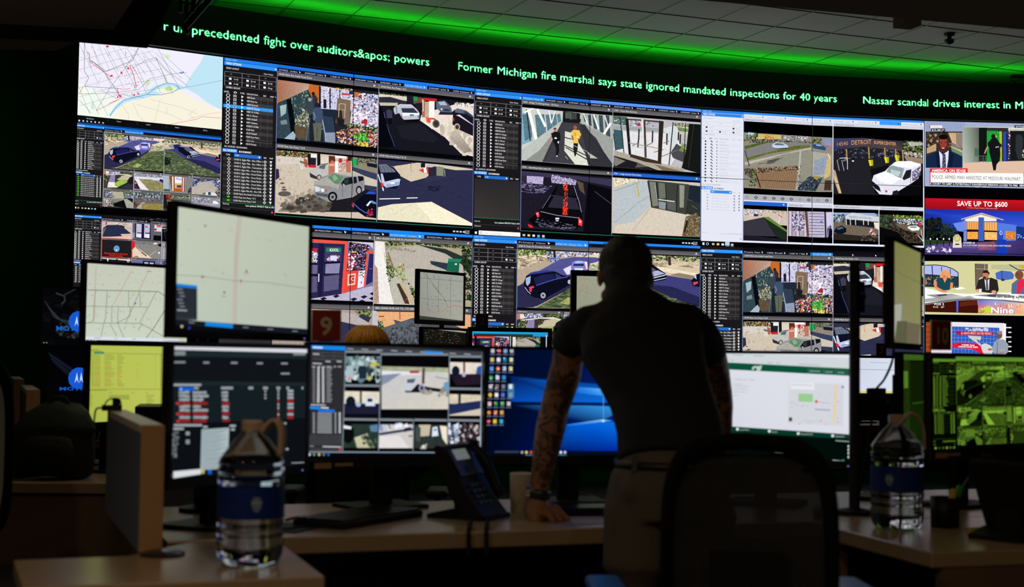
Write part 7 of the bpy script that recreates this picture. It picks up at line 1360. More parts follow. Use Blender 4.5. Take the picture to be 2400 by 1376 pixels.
def d_web(S, K):
    S.p(['d8dce4', 'e0e4ec', 'dcdce8', 'd0d4e0'], 0, 0, 1, 0, 1, 1, 0, 1); g = K(3.72, 1640, 780)
    g.p('d0d8dc', -300, 150, 1380, 225, 1380, 320, -300, 240); g.p('0a5038', -300, 238, 220, 258, 1345, 315, 1345, 378, 220, 318, -300, 290)
    for a in ((290, 191, 380, 197), (470, 200, 560, 204), (270, 239, 300, 241), (590, 260, 640, 264), (670, 262, 700, 265), (860, 272, 1050, 282)): g.ln('98a0a8', 5, *a)
    g.p('b8d0c8', 455, 305, 475, 290, 510, 292, 545, 284, 530, 330, 495, 338, 500, 318, 485, 305, 470, 322, 458, 322); g.p('0a5038', 475, 308, 495, 308, 495, 330, 478, 328)
    for x, w_ in ((945, 130), (1082, 100), (1190, 95)): g.ln('4c8070', 3, x, 312+(x-945)*.05, x+w_, 318+(x-945)*.05, x+w_, 358+(x-945)*.05, x, 350+(x-945)*.05, x, 312+(x-945)*.05); g.ln('90b8a8', 7, x+12, 333+(x-945)*.05, x+w_-22, 337+(x-945)*.05)
    g.tx('b8bcc8', 298, 412, 14, 'COMMUNITY INFO', 482, 420, bold=True); g.r('38b080', 210, 400, 252, 450)
    for y, w_ in ((447, 80), (465, 130), (490, 130), (516, 110), (545, 45)): g.ln('b4b8c4', 5, 295, y, 295+w_, y+3)
    g.p('d4d6de', 780, 430, 1255, 448, 1250, 815, 770, 790); g.p('98cc90', 862, 530, 988, 534, 986, 604, 860, 600); g.p('e8e8f0', 790, 432, 1000, 440, 1000, 500, 790, 490); g.ln('a8acb4', 5, 800, 452, 980, 460)
    g.ln('e8c890', 20, 1188, 448, 1180, 650, 1170, 795); g.ln('f0d8a0', 8, 1188, 448, 1180, 650, 1170, 795); g.e('d04048', 1017, 600, 12, 14); g.ln('d88080', 4, 1035, 604, 1140, 615); g.ln('8890a8', 8, 1005, 668, 1140, 676); g.e('5060b0', 1248, 474, 10); g.r('383838', 778, 738, 806, 772)
    for x, y in ((800, 640), (850, 630), (900, 635), (945, 645), (1210, 600), (1200, 745), (1210, 780), (875, 790), (950, 795), (1100, 800)): g.sc([x-10, y-6, x+10, y+6], 5, 6, ['a8b0b8', 'c0c4cc'])
    g.ln('b8bcc4', 4, 900, 766, 1010, 774, 1030, 768); g.e('e8b0b0', 1055, 768, 14, 11); g.ln('a8a8b4', 3, 780, 610, 840, 612); g.ln('a8b8c8', 3, 1130, 528, 1150, 530)
    g.p('063828', -300, 800, 250, 815, 1330, 888, 1325, 930, 250, 870, -300, 850); g.p('020c08', -300, 848, 250, 868, 1326, 928, 1318, 1170, -300, 1130)
    for x, y, s in ((330, 840, 'Local News'), (608, 858, 'Sports'), (860, 878, 'Entertainment'), (1160, 898, 'Obituaries')): g.e('d8e8e0', x, y, 13, 13); g.tx('c8d8d0', x+22, y+12, 14, s, x+22+len(s)*8)
    for y in (990, 1020, 1050, 1084): g.e('e0e8e4', 1303, y, 13, 12)
    g.ln('b0c0b8', 6, 1185, 940, 1312, 950); g.ln('b0c0b8', 6, 1160, 1110, 1235, 1118); g.e('30a880', 1250, 1118, 12); g.ln('5c6864', 5, 655, 1020, 735, 1026); g.ln('5c6864', 5, 655, 1046, 725, 1052); g.ln('505c58', 5, 795, 1028, 890, 1036); g.ln('505c58', 5, 795, 1050, 845, 1056); g.ln('404844', 5, 700, 975, 810, 984); g.ln('889088', 5, 232, 988, 290, 992)
    g.p('c8ccdc', 1338, 890, 1352, 892, 1346, 1142, 1325, 1140); g.p('e4e8f4', 1345, 225, 1380, 225, 1378, 900, 1342, 890)
monitor('monitor with a white and green web page with a small map, right of the man', (1566, 818), (2007, 841), (2001, 1090), (1566, 1056), 4.74, 4.50, d_web, bz=.010, chin=.026)
def d_side(S, K):
    S.p(['7c7c48', '848450', '8c8a60', '90886c'], 0, 0, 1, 0, 1, 1, 0, 1); g = K(4, 1630, 540); g.ln('706c48', 6, 1860, 370, 1960, 430, 2110, 495)
    g.p('a8a898', 1835, 700, 1930, 690, 1920, 1020, 1815, 1010); g.ln('5c9080', 8, 1838, 690, 1940, 682, 1925, 860); g.p('5c5c44', 1885, 850, 1985, 850, 1980, 1090, 1860, 1050); g.p('6c6450', 1980, 860, 2100, 880, 2090, 1110, 1975, 1080)
monitor('side-turned monitor on a pole showing a dim olive map, upper right', (2098, 557), (2161, 600), (2152, 816), (2086, 792), 4.35, 4.83, d_side, stand=(-.24, .02), bz=.013, chin=.02)
# its cable
t = root('monitor_cable', 'thin dark cable drooping beside the pole below the side-turned monitor', 'cable', at(2090, 900, 4.7))
bm = bmesh.new(); tube(bm, smoothpts([at(2095, 812, 4.66), at(2090, 850, 4.68), at(2072, 890, 4.7), at(2048, 925, 4.7), at(2040, 1010, 4.72), Vector((1.16, 4.76, .76))]), .004, 6); obj('cable', bm, M['black'], t, world=True)
def greenish(c):
    l = (c[0]*.35+c[1]*.55+c[2]*.1)**1.35*1.3; return (l*.22+c[0]*.03, l*.42+c[1]*.10, l*.035+c[1]*.01, c[3])
def d_green(S, K):
    w = S; w.r('101410', 0, 0, 1, 1); w.r('60d8c0', 0, .0, 1, .045); w.r('e0ffe0', .02, .045, .09, .06); sidebar(w, .225, lst=10, empty3=True, vv=False, cams=['4700 W Outer Dr']); w.r('60d8c0', 0, .03, .225, .055); tabs(w, .225, .05, .075, active=1, n=5)
    feed(w, 'suv', (.228, .07, .70, .52), hh=.03, bars=.0); feed(w, 'lawncar', (.705, .07, 1.18, .52), hh=.03, bars=.0)
    for k, n in enumerate(('s1', 's2', 's3', 's4')): feed(w, n, (.23+k*.243, .525, .47+k*.243, .75), hh=.025, bars=.0)
    for k, n in enumerate(('s5', 's6', 's7', 's8')): feed(w, n, (.23+k*.243, .75, .47+k*.243, .97), hh=.025, bars=.0)
    w.r('060806', 0, .955, 1, 1)
    for k in range(6): w.r(('e0e0e0', '808080', '909090', 'e8e080', 'a0a0a0', '60e0a0')[k], .01+k*.035, .965, .025+k*.035, .985)
monitor('green tinted monitor with camera views, right edge below the number 10 sign', (2182, 832), (2420, 842), (2420, 1050), (2185, 1052), 4.5, 4.79, d_green, bz=.012, chin=.03, strip=True, tint=greenish)
def d_green2(S, K):
    S.r('28301c', 0, 0, 1, 1); S.r('383830', .3, .08, 1, 1, t=.2); S.r('485820', 0, 0, .3, 1, t=.4); S.p('50a060', 0, .0, 1, .0, 1, .06, 0, .06); S.r('90b840', .0, .18, .22, .36, t=.5); S.r('207850', .4, .52, 1, .545); S.r('284828', .3, .56, 1, .9, t=.2)
monitor('narrow dim green side view of a monitor, left of the green tinted one', (2114, 824), (2170, 838), (2170, 1036), (2114, 1056), 4.72, 5.1, d_green2, bz=.008, chin=.02, tint=greenish, led=False)
def d_list(S, K):
    S.p(['b4c050', 'b8c458', 'bcc45c', 'acb84c'], 0, 0, 1, 0, 1, 1, 0, 1); g = K(2.293, 0, 600); rr = random.Random(5)
    g.r('108870', 505, 515, 558, 527); g.ln('8c9440', 3, 480, 522, 890, 528); g.ln('7c8438', 3, 485, 505, 530, 505); g.ln('7c8438', 3, 485, 512, 545, 512)
    for k in range(17):
        y = 534+k*10.3; c = 'b86828' if k in (5, 8, 11, 12, 14, 16) else '6c7430'
        g.ln('383c18', 3, 492, y, 500, y)
        for x, w_ in ((504, 34), (560, 30+rr.randint(0, 25)), (628, 15+rr.randint(0, 24)), (858, 18)): g.ln(c, 2.5, x, y, x+w_, y+1)
        if rr.random() < .4: g.ln(c, 2, 735, y, 740, y)
        g.ln('6c7430', 2, 832, y, 836, y)
    g.p('9ca848', 475, 712, 885, 714, 885, 719, 475, 718); g.ln('6c7430', 3, 480, 722, 575, 722)
    for x in (585, 705, 780): g.ln('889040', 3, x, 734, x+16, 735)
    g.r('a4b04c', 585, 746, 695, 772); 
    for k in range(4): g.ln('889040', 2, 586, 750+k*6, 690, 751+k*6)
    for k in range(9): g.ln('7c8438', 2.5, 784, 748+k*9, 830-(k % 3)*8, 748+k*9); g.ln('7c8438', 2, 476, 742+k*8, 495, 742+k*8)
monitor('monitor showing a yellow-green table of text, left, behind the grey partition', (211, 807), (390, 815), (387, 975), (206, 997), 5.46, 5.86, d_list, sz=.75, bz=.010, chin=.016)
def d_map2(S, K):
    S.p(['c4c8b8', 'c8ccbc', 'ccd4c0', 'ccd4c4'], 0, 0, 1, 0, 1, 1, 0, 1); g = K(2.293, 0, 600)
    for a in ((515, 60, 505, 350), (705, 80, 620, 240, 600, 270), (795, 85, 745, 190)): g.ln('c49880', 3, *a)
    for a in ((470, 183, 700, 188, 850, 192, 885, 215), (750, 190, 715, 270, 675, 360), (460, 270, 580, 272, 795, 275), (795, 275, 750, 360, 760, 365, 740, 400), (795, 275, 840, 190), (575, 190, 565, 340, 555, 370, 540, 440), (510, 190, 500, 350), (635, 270, 630, 360), (450, 360, 755, 362), (500, 350, 455, 365), (600, 270, 598, 360), (690, 190, 690, 270), (750, 200, 752, 270), (630, 360, 695, 325, 700, 270), (630, 360, 665, 440), (590, 365, 625, 430), (885, 290, 830, 380, 785, 440), (760, 365, 890, 440)): g.ln('6c7068', 2.6, *a)
    g.ln('5c6058', 3.5, 470, 183, 700, 188, 850, 192, 885, 215); g.ln('60645c', 3.5, 885, 290, 830, 380, 785, 440)
    g.sc([480, 70, 880, 80, 880, 420, 460, 420], 130, 5, ['a8b4a0', 'b4beaa', '98a894']); 
    for k in range(26): x = random.uniform(480, 880); y = random.uniform(70, 430); l = random.uniform(8, 40); q = random.random() < .5; g.ln('acb4a4', 1.8, x, y, x+(l if q else 2), y+(2 if q else l))
    g.e('4068a8', 725, 255, 5, 6); g.ln('50544c', 3, 790, 82, 812, 84); g.p('d8e0ec', 450, 432, 960, 446, 960, 462, 450, 450); g.ln('8890a0', 3, 505, 440, 540, 441); g.ln('8890a0', 3, 615, 444, 630, 444); g.ln('8890a0', 3, 710, 447, 730, 447)
    g.p('14141c', 445, 450, 960, 462, 960, 475, 445, 466)
    for x in (458, 480, 498, 512): g.e('b0b4b0', x, 456, 4, 4)
monitor('monitor with a pale grey street map, left, above the yellow-green table', (207, 616), (440, 633), (437, 803), (195, 798), 5.55, 5.9, d_map2, stand=(0, .22), bz=.014, chin=.014)
def logo(S, x, y, r, full=True):
    S.e('1858d0', x, y, r*.5625, r); S.p('c8d8f0', x-.045, y+r*.45, x-.022, y-r*.55, x-.004, y+r*.45, x-.022, y+r*.1); S.p('c8d8f0', x+.004, y+r*.45, x+.022, y-r*.55, x+.045, y+r*.45, x+.022, y+r*.1)
def d_moto(S, K):
    S.r('040506', 0, 0, 1, 1); S.sc([0, 0, .6, 0, .5, 1, 0, 1], 60, .06, ['08090a', '0c0d0e', '050607'])
    g = K(2.293, 0, 600)
    for k in range(10): g.ln(['22262a', '2c3034', '1a1c20', '34383c'][k % 4], 4+k % 3, 240+k*3, 240+k*5, 290+k*6, 330+k*3, 380+k*3, 350+k*4, 440, 380+k*6)
    g.ln('2c3034', 9, 300, 200, 345, 215, 350, 240, 330, 260); g.ln('24282c', 8, 345, 210, 420, 170, 480, 150); g.sc([330, 340, 460, 420, 460, 465, 300, 420], 60, 9, ['24282c', '34383c', '14181a', '2c302c'])
    logo(S, .37, .58, .19); 
    g.tx('1060c8', 300, 401, 26, 'MOTOROLA', 560, 404, bold=True)
    for x in (222, 236, 251): g.e('a0a4a8', x, 466, 3, 3)
monitor('upper dark monitor with smoke and a blue round logo, far left', (105, 672), (331, 686), (325, 812), (94, 806), 7.62, 7.8, d_moto, stand=(0, .22), sz=.75, bz=.014, chin=.014, led=False)
def d_moto2(S, K):
    S.r('030305', 0, 0, 1, 1); g = K(2.293, 0, 600)
    for k in range(7): g.ln(['101424', '181c2c', '0c1018'][k % 3], 6, 260+k*4, 520+k*8, 320+k*6, 560+k*12, 380+k*4, 600+k*14, 440, 690)
    logo(S, .33, .50, .20); g.tx('1058d0', 318, 722, 18, 'MOTOROLA', 600, 724, bold=True)
monitor('lower dark monitor with a blue round logo, far left behind the backpack', (112, 818), (336, 828), (332, 952), (108, 950), 7.62, 7.8, d_moto2, sz=.75, bz=.012, chin=.014, led=False)
def d_far(S, K):
    S.p(['9a9e94', 'a0a49c', 'a8a89c', '8c9088'], 0, 0, 1, 0, 1, 1, 0, 1); g = K(3.718, 640, 460)
    for a in ((1340, 660, 1350, 1000), (1440, 690, 1440, 1010), (1545, 700, 1545, 1050), (1280, 710, 1660, 745), (1280, 890, 1660, 920), (1310, 660, 1480, 880, 1520, 960), (1380, 760, 1480, 880)): g.ln('585c58', 2.5, *a)
    g.sc([1300, 660, 1650, 700, 1650, 1020, 1300, 1010], 60, 4, ['404440', '303430']); g.ln('b08878', 8, 1285, 1000, 1380, 1008, 1470, 1008, 1530, 965, 1580, 952, 1660, 968); g.p('3c3c34', 1270, 1040, 1660, 1085, 1660, 1130, 1270, 1090)
monitor('small far monitor with a grey street map, middle, left of the number 2 sign', (984, 632), (1085, 652), (1085, 756), (981, 746), 9.3, 9.72, d_far, stand=(.2, .04), bz=.02, chin=.03, led=False)
def d_far2(S, K):
    S.r('14140f', 0, 0, 1, 1); g = K(3.718, 640, 460); g.p('a09c90', 1315, 1135, 1680, 1178, 1680, 1192, 1315, 1150)
    for k in range(5): g.sc([1320, 1160+k*22, 1640, 1195+k*22, 1640, 1205+k*22, 1320, 1172+k*22], 22, 5, ['5c5c54', '6c4038', '404038'])
monitor('small far monitor with dark text rows, under the small grey map monitor', (992, 767), (1092, 780), (1090, 880), (990, 870), 9.2, 9.62, d_far2, sz=.75, bz=.016, chin=.02, led=False)
def d_far3(S, K):
    S.r('0c0c10', 0, 0, 1, 1); S.ln('20a8e0', .02, .01, 1, .01, .02, 1, .02); S.r('18a0d8', 0, 0, 1, .05); S.r('30303a', .03, .05, .95, .1); S.r('2890e0', .8, .05, 1, .1)
    feed(S, 'door', (-.28, .1, .49, .95), head=False, bars=.01); feed(S, 'alley', (.53, .1, .93, .95), head=False, bars=.01); S.r('0c0c10', .03, .1, .06, 1); S.r('0a0a0c', .49, .1, .53, 1); S.r('0a0a0c', .9, .1, .95, 1); S.ln('d0e0e8', .012, .98, .06, .98, 1); S.ln('d8d8c8', .01, .505, .1, .505, 1)
monitor('far monitor with two camera views framed in light blue, beside the man arm', (1106, 775), (1284, 781), (1283, 882), (1106, 877), 10.0, 10.12, d_far3, sz=.75, bz=.03, chin=.03, led=False)
def d_far4(S, K):
    S.p(['9ca08c', 'a4a48c', '9c9c88', '949880'], 0, 0, 1, 0, 1, 1, 0, 1); g = K(3.822, 1100, 520)
    for a in ((960, 560, 1040, 480), (970, 690, 1010, 590, 1050, 480), (1000, 560, 1140, 640), (980, 500, 1080, 520, 1140, 600), (1040, 700, 1060, 540), (960, 640, 1030, 600)): g.ln('a88870', 4, *a)
    g.ln('80846c', 2, 960, 600, 1140, 660)
monitor('far monitor with a tan street map, just left of the man neck', (1352, 645), (1492, 652), (1492, 755), (1350, 749), 9.8, 9.9, d_far4, stand=(0, .22), bz=.04, chin=.03, led=False)
def d_dark(S, K): S.r('07080a', 0, 0, 1, 1); S.r('202428', .1, .1, .6, .13)
monitor('far dark monitor with its frame showing beside the man sleeve', (1308, 776), (1450, 782), (1450, 886), (1308, 880), 10.3, 10.38, d_dark, sz=.75, bz=.03, chin=.03, led=False)
def d_white(S, K):
    S.p(['c8d0e0', 'd8e0f0', 'dce4f4', 'd0d8ec'], 0, 0, 1, 0, 1, 1, 0, 1); S.ln('8c94a0', .012, 0, .3, 1, .32); S.r('d8d060', 0, .9, 1, .95); S.r('101014', 0, .95, 1, 1); S.ln('98a0b0', .01, .6, .12, .9, .13)
monitor('far white monitor with a yellow line, right of the white web page', (1950, 836), (2098, 842), (2096, 930), (1950, 922), 10.9, 11.05, d_white, sz=.75, bz=.02, chin=.04, led=False)
# ---------------------------------------------------------------- number signs
def sign(num, label, p, rot, tilt=0, s=.089):
    t = root('number_sign', label, 'sign', p, rot)
    bm = bmesh.new(); box(bm, (0, 0, s*.54), (s, .006, s*1.08)); obj('board', bm, M['cream'], t)
    bm = bmesh.new(); box(bm, (0, -.0035, s*.54), (s*.93, .002, s*1.01)); obj('red_face', bm, M['red'], t)
    bm = bmesh.new(); tr, wd = text_tris(num, True); h = s*.62; k = h/.73; kx = k if len(num) == 1 else k*.8
    for tri in tr: bm.faces.new([bm.verts.new(((x-wd/2)*kx, -.0052, s*.54-h/2+y*k)) for x, y in tri])
    obj('numeral', bm, M['cream'], t)
    bm = bmesh.new(); box(bm, (0, .012, .006), (s*.5, .03, .012)); obj('clip', bm, M['black'], t)
p = at(763, 795, 4.26); sign('9', 'red square sign with a cream number 9 on top of a monitor', (p.x, 4.27, 1.262), .18)
p = at(2209, 822, 4.58); sign('10', 'red sign with a dim cream number 10 at the right edge', (p.x, 4.60, 1.262), .5)
p = at(1129, 768, 10.0); sign('2', 'small far red sign with number 2, middle of the picture', (p.x, 10.05, at(1129, 767, 10.0).z), .1)
p = at(2069, 835, 11.0); sign('3', 'small far red sign with number 3, behind the monitor pole', (p.x, 11.05, at(2069, 834, 11.0).z), .3)
# ---------------------------------------------------------------- things on the desks
def clearmat(name, col_, rough=.06, ior=1.35, water=False):
    m = bpy.data.materials.new(name); m.use_nodes = True; b = m.node_tree.nodes['Principled BSDF']
    b.inputs['Base Color'].default_value = (*col_, 1); b.inputs['Roughness'].default_value = rough; b.inputs['IOR'].default_value = ior; b.inputs['Transmission Weight'].default_value = 1.0; return m
M['pet'] = clearmat('clear_plastic', (.93, .95, .97), .05, 1.12); M['water'] = clearmat('water', (.95, .97, .98), .0, 1.15)
M['handle'] = mat('milky_plastic', hx('c0a488'), .5); M['label'] = mat('blue_label', hx('0c2c78'), .4, var=.15, vscale=20); M['label_print'] = mat('label_print', hx('8ca4b8'), .5)
def bottle(label, p, rz_, r=.0745):
    t = root('water_bottle', label, 'bottle', p, rz_)
    prof = [(.001, .004), (.03, .004), (.05, .0), (.064, .004), (.072, .02), (r, .04), (r, .055), (r-.004, .060), (r, .066), (r, .078), (r-.004, .083), (r, .089), (r, .100), (r-.002, .104), (r-.002, .180), (r, .184), (r, .194), (r-.004, .199), (r, .205), (r, .214), (r-.004, .219), (r-.001, .225), (r-.002, .232), (.066, .243), (.052, .262), (.038, .280), (.026, .291), (.021, .296), (.021, .300), (.001, .300)]
    bm = bmesh.new(); lathe(bm, prof, 48); obj('plastic_body', bm, M['pet'], t, smooth=True)
    bm = bmesh.new(); lathe(bm, [(max(.001, a-.0018), z+.0015) for a, z in prof if z < .2]+[(r-.006, .2), (.001, .2)], 40); obj('water', bm, M['water'], t, smooth=True)
    bm = bmesh.new(); k = 46; R_ = r+.0006
    for i in range(k):
        a0, a1 = 2*PI*i/k, 2*PI*(i+1)/k
        q = [bm.verts.new((R_*math.cos(a), R_*math.sin(a), z)) for a, z in ((a0, .106), (a1, .106), (a1, .178), (a0, .178))]; bm.faces.new(q)
    lb = obj('paper_label', bm, M['label'], t, smooth=True)
    bm = bmesh.new(); R2 = R_+.0006
    def arc(a0, a1, z0, z1):
        for i in range(6):
            b0, b1 = a0+(a1-a0)*i/6, a0+(a1-a0)*(i+1)/6
            bm.faces.new([bm.verts.new((R2*math.cos(a), R2*math.sin(a), z)) for a, z in ((b0, z0), (b1, z0), (b1, z1), (b0, z1))])
    am = -PI/2+.35
    for z0, z1, wd in ((.132, .137, .26), (.139, .149, .30), (.151, .155, .2), (.125, .129, .16)): arc(am-wd/2, am+wd/2, z0, z1)
    obj('label_print', bm, M['label_print'], lb)
    bm = bmesh.new(); lathe(bm, [(.001, .300), (.0215, .300), (.0245, .299), (.0245, .318), (.022, .321), (.001, .321)], 28); obj('cap', bm, M['handle'], t, smooth=False)
    return t
def strap(t, pts, w_, side, th=.0015):
    bm = bmesh.new(); P = smoothpts(pts, 5); rr = []
    for i, p in enumerate(P):
        d = (P[min(i+1, len(P)-1)]-P[max(0, i-1)]).normalized(); y = d.cross(side).normalized(); x = side.normalized()
        rr.append([p+x*w_/2+y*th, p-x*w_/2+y*th, p-x*w_/2-y*th, p+x*w_/2-y*th])
    loft(bm, rr); obj('carry_handle', bm, M['handle'], t, smooth=True)
p = atz(585, 1322, .75); t = bottle('near clear water bottle with blue label and side loop handle, left', (p.x, p.y+.0, .75), 0)
strap(t, [(.0255, 0, .296), (.034, 0, .310), (.048, 0, .322), (.060, 0, .318), (.067, 0, .300), (.068, 0, .27), (.066, 0, .243)], .028, Vector((.35, 1, 0)), .0035)
bm = bmesh.new(); strap_side = Vector((.2, 1, 0))
p = atz(2107, 1239, .75); t = bottle('far clear water bottle with blue label and arched handle, right', (p.x, p.y+.02, .75), -.9)
_i = rz(.9)
strap(t, [_i @ Vector(q) for q in ((-.010, -.03, .287), (-.002, -.045, .300), (.012, -.05, .318), (.032, -.045, .326), (.053, -.04, .312), (.066, -.035, .280), (.069, -.03, .235), (.072, -.03, .228))], .020, _i @ Vector((.25, 1, .2)), .004)
# paper cup
p = atz(1220, 1203, .75); t = root('paper_cup', 'tall beige paper cup beside the man hand', 'cup', (p.x, p.y+.02, .75))
bm = bmesh.new(); lathe(bm, [(.001, .004), (.030, .004), (.030, 0), (.031, 0), (.0335, .116), (.0345, .118), (.033, .120), (.0315, .118), (.029, .01), (.001, .008)], 36); obj('cup_body', bm, M['paper'], t, smooth=True)
# keyboards
def keyboard(label, c, a, w_=.44, d_=.15):
    t = root('keyboard', label, 'keyboard', c, a)
    bm = bmesh.new(); box(bm, (0, 0, .010), (w_, d_, .018)); obj('case', bm, M['black'], t, bevel=.003)
    bm = bmesh.new()
    for r_ in range(6):
        for k in range(16): box(bm, (-w_/2+.018+k*(w_-.036)/15, -d_/2+.016+r_*(d_-.032)/5, .022), (.019, .017, .007))
    o = obj('keys', bm, M['gloss'], t)
    return t
keyboard('black keyboard turned away, left of the desk phone', (-.425, 4.075, .75), math.radians(61), .40, .17)
keyboard('black keyboard in front of the blue desktop monitor, beside the man hip', (.235, 4.33, .75), math.radians(12), .36, .13)
p = atz(1925, 1207, .75); t = root('computer_mouse', 'black computer mouse near the right end of the desk, beside the chair', 'mouse', (p.x, 4.36, .75), -.4)
bm = bmesh.new(); ball(bm, (0, 0, .012), (.032, .052, .022)); vs = [v for v in bm.verts if v.co.z < .001]
for v in vs: v.co.z = .0
b_ = obj('mouse_body', bm, M['gloss'], t, smooth=True)
bm = bmesh.new(); tube(bm, [(-.004, .024, .029), (.004, .024, .029)], .007, 10); obj('wheel', bm, M['steel'], t)
# desk phones
def phone(label, p, a, cord=True):
    t = root('desk_phone', label, 'telephone', p, a); W_ = .17
    outer = smoothpts([(-.080, .205, 0), (-.052, .150, 0), (-.018, .098, 0), (.030, .050, 0), (.085, .020, 0)], 4); inner = [(q.x-.030, q.y-.012) for q in outer][::-1]
    Mt = Matrix(((1, 0, 0, 0), (0, 0, 1, 0), (0, 1, 0, 0), (0, 0, 0, 1)))
    face = [(-.045, .210), (-.02, .165), (.005, .125), (.032, .082), (.062, .042), (.088, .012), (.085, 0), (.02, 0), (.0, .03), (-.03, .09), (-.058, .15), (-.078, .203), (-.070, .213)]
    bm = bmesh.new(); prism(bm, face, -W_/2, W_/2, Mt); obj('body', bm, M['black'], t, bevel=.003)
    bm = bmesh.new(); prism(bm, [(-.10, 0), (.10, 0), (.10, .012), (-.02, .03), (-.10, .012)], -W_/2+.01, W_/2-.01, Mt); prism(bm, [(-.03, .0), (.02, .0), (.0, .12), (-.025, .11)], -.04, .04, Mt); obj('stand', bm, M['black'], t)
    sl = lambda k: Vector((-.045+.105*k, 0, .210-.168*k)); nn = Vector((.84, 0, .53)); dd = Vector((.53, 0, -.84))
    R_ = Matrix((dd, Vector((0, 1, 0)), nn)).transposed()
    def plate(k, y, s, lift=.002): bm_ = bmesh.new(); box(bm_, sl(k)+nn*lift+Vector((0, y, 0)), s, R_); return bm_
    obj('grey_face', plate(.30, .0, (.085, .15, .004), .003), mat('phone_grey', hx('50525c'), .4), t)
    obj('display', plate(.17, -.012, (.034, .085, .004), .0055), mat('phone_display', hx('6c7070'), .3, emis=hx('8c9490'), es=.45), t, label='pale display of the phone')
    bm = plate(.42, -.02, (.02, .02, .006), .006); obj('navigation_key', bm, M['gloss'], t)
    for r_ in range(4):
        for c in range(3): obj('key', plate(.68+r_*.095, -.045+c*.03, (.010, .02, .006), .004), mat('phone_key', hx('34363c'), .5) if not (r_ or c) else bpy.data.materials['phone_key'], t)
    bm = bmesh.new(); hy = .062; tube(bm, smoothpts([sl(.02)+nn*.03+Vector((0, hy, 0)), sl(.10)+nn*.022+Vector((0, hy, 0)), sl(.4)+nn*.036+Vector((0, hy, 0)), sl(.8)+nn*.024+Vector((0, hy, 0)), sl(.92)+nn*.03+Vector((0, hy, 0))]), [.018]*6+[.014]*14+[.018]*5, 12); obj('handset', bm, M['black'], t, smooth=True)
    return t
pp = atz(1098, 1214, .75)
phone('black desk phone seen from the side with pale display, middle of the desk', (pp.x, pp.y+.02, .75), math.radians(-24))
phone('black desk phone with dark handset at the right edge, beside the yellow notes', (1.36, 3.86, .75), math.radians(40))
# coiled cords hanging over the desk edge
for lab, x0 in (('left one of two coiled phone cords hanging over the desk edge', 1103), ('right one of two coiled phone cords hanging over the desk edge', 1144)):
    q = atz(x0-4, 1248, .75); fx = q.x; fy = dfront(fx)-.011; P = []
    for k in range(150):
        s = k/149
        if s < .38: b = Vector((fx, fy+.02+(.38-s)*.28, .761)); b.z += .003*math.sin(s*30)
        elif s < .45: b = Vector((fx, fy+.018-(s-.38)*.30, .761-(s-.38)*.10))
        else: b = Vector((fx, fy-.004, .7525-(s-.45)*.11+0))
        if s >= .45: off = Vector((math.cos(k*1.3), .0, 0))*.0055+Vector((0, math.sin(k*1.3), 0))*.0045
        else: off = Vector((math.cos(k*1.3), 0, math.sin(k*1.3)))*.0055
        P.append(b+off)
    t = root('coiled_cord', lab, 'cord', (fx, fy, .75)); bm = bmesh.new(); tube(bm, P, .0022, 5); obj('coil', bm, M['black'], t, world=True)
# loose cables and papers
for lab, pts, r in (('long black cable curving over the desk behind the near bottle', [(480, 1232), (560, 1228), (660, 1240), (720, 1232), (752, 1229)], .004), ('thin black cable on the desk under the dark call list monitor', [(670, 1218), (690, 1213), (715, 1210), (735, 1211)], .003), ('thin dark cable lying on the desk beside the man hip', [(1345, 1150), (1375, 1158), (1400, 1166), (1425, 1168)], .003)):
    P = smoothpts([atz(x, y, .75+r) for x, y in pts], 8); t = root('desk_cable', lab, 'cable', P[0]); bm = bmesh.new(); tube(bm, P, r, 6); obj('cable', bm, M['black'], t, world=True)
def sheet(name, label, cat, px, z, m_, th=.001):
    P = [atz(x, y, z) for x, y in px]; c = sum(P, Vector())/len(P); bm = bmesh.new(); prism(bm, [(q.x-c.x, q.y-c.y) for q in P], 0, th); o = obj(name, bm, m_); o.location = c; tagit(o, label, cat); return o
sheet('paper_sheet', 'white paper sheet on the desk just right of the man hand', 'paper', [(1322, 1212), (1400, 1206), (1440, 1226), (1350, 1232)], .7502, mat('white_paper', hx('9c9aa0'), .8))
sheet('paper_sheet', 'flat beige paper under the thin black cable at the left', 'paper', [(560, 1196), (640, 1190), (670, 1208), (590, 1216)], .7502, mat('beige_paper', hx('b09878'), .8))
sheet('sticky_note', 'yellow sticky notes beside the pen cup at the right', 'notes', [(2263, 1242), (2298, 1240), (2304, 1252), (2270, 1256)], .7502, M['sticky'], .006)
sheet('mouse_pad', 'dark round-edged pad on the desk left of the keyboard', 'mouse pad', [(622, 1228), (700, 1226), (752, 1238), (690, 1250), (630, 1246)], .7502, M['black'], .003)
# pen cup
p = atz(2222, 1238, .75); t = root('pen_cup', 'black pen cup right of the far water bottle', 'cup', (p.x, p.y+.03, .75))
bm = bmesh.new(); lathe(bm, [(.001, 0), (.040, 0), (.041, .086), (.038, .086), (.037, .006), (.001, .006)], 28); obj('cup_body', bm, M['black'], t, smooth=True)
def pen(label, base, tip, r, m_, capm):
    t = root('marker_pen', label, 'pen', base); d = Vector(tip)-Vector(base); bm = bmesh.new(); a = Vector(base); tube(bm, [a, a+d*.7], r, 12); obj('barrel', bm, m_, t, world=True)
    bm = bmesh.new(); tube(bm, [a+d*.7, a+d*.72, a+d*.97, a+d], [r*1.05, r*1.15, r*1.15, r*.6], 14); obj('pen_cap', bm, capm, t, world=True)
cx, cy = p.x, p.y+.03
q = at(2236, 1146, cy-.01); pen('yellow capped marker standing in the pen cup', (cx+.004, cy-.01, .758), q, .009, M['black'], M['yellow'])
q = at(2252, 1138, cy+.01); pen('green capped marker standing in the pen cup', (cx+.016, cy+.012, .758), q, .009, M['black'], M['green'])
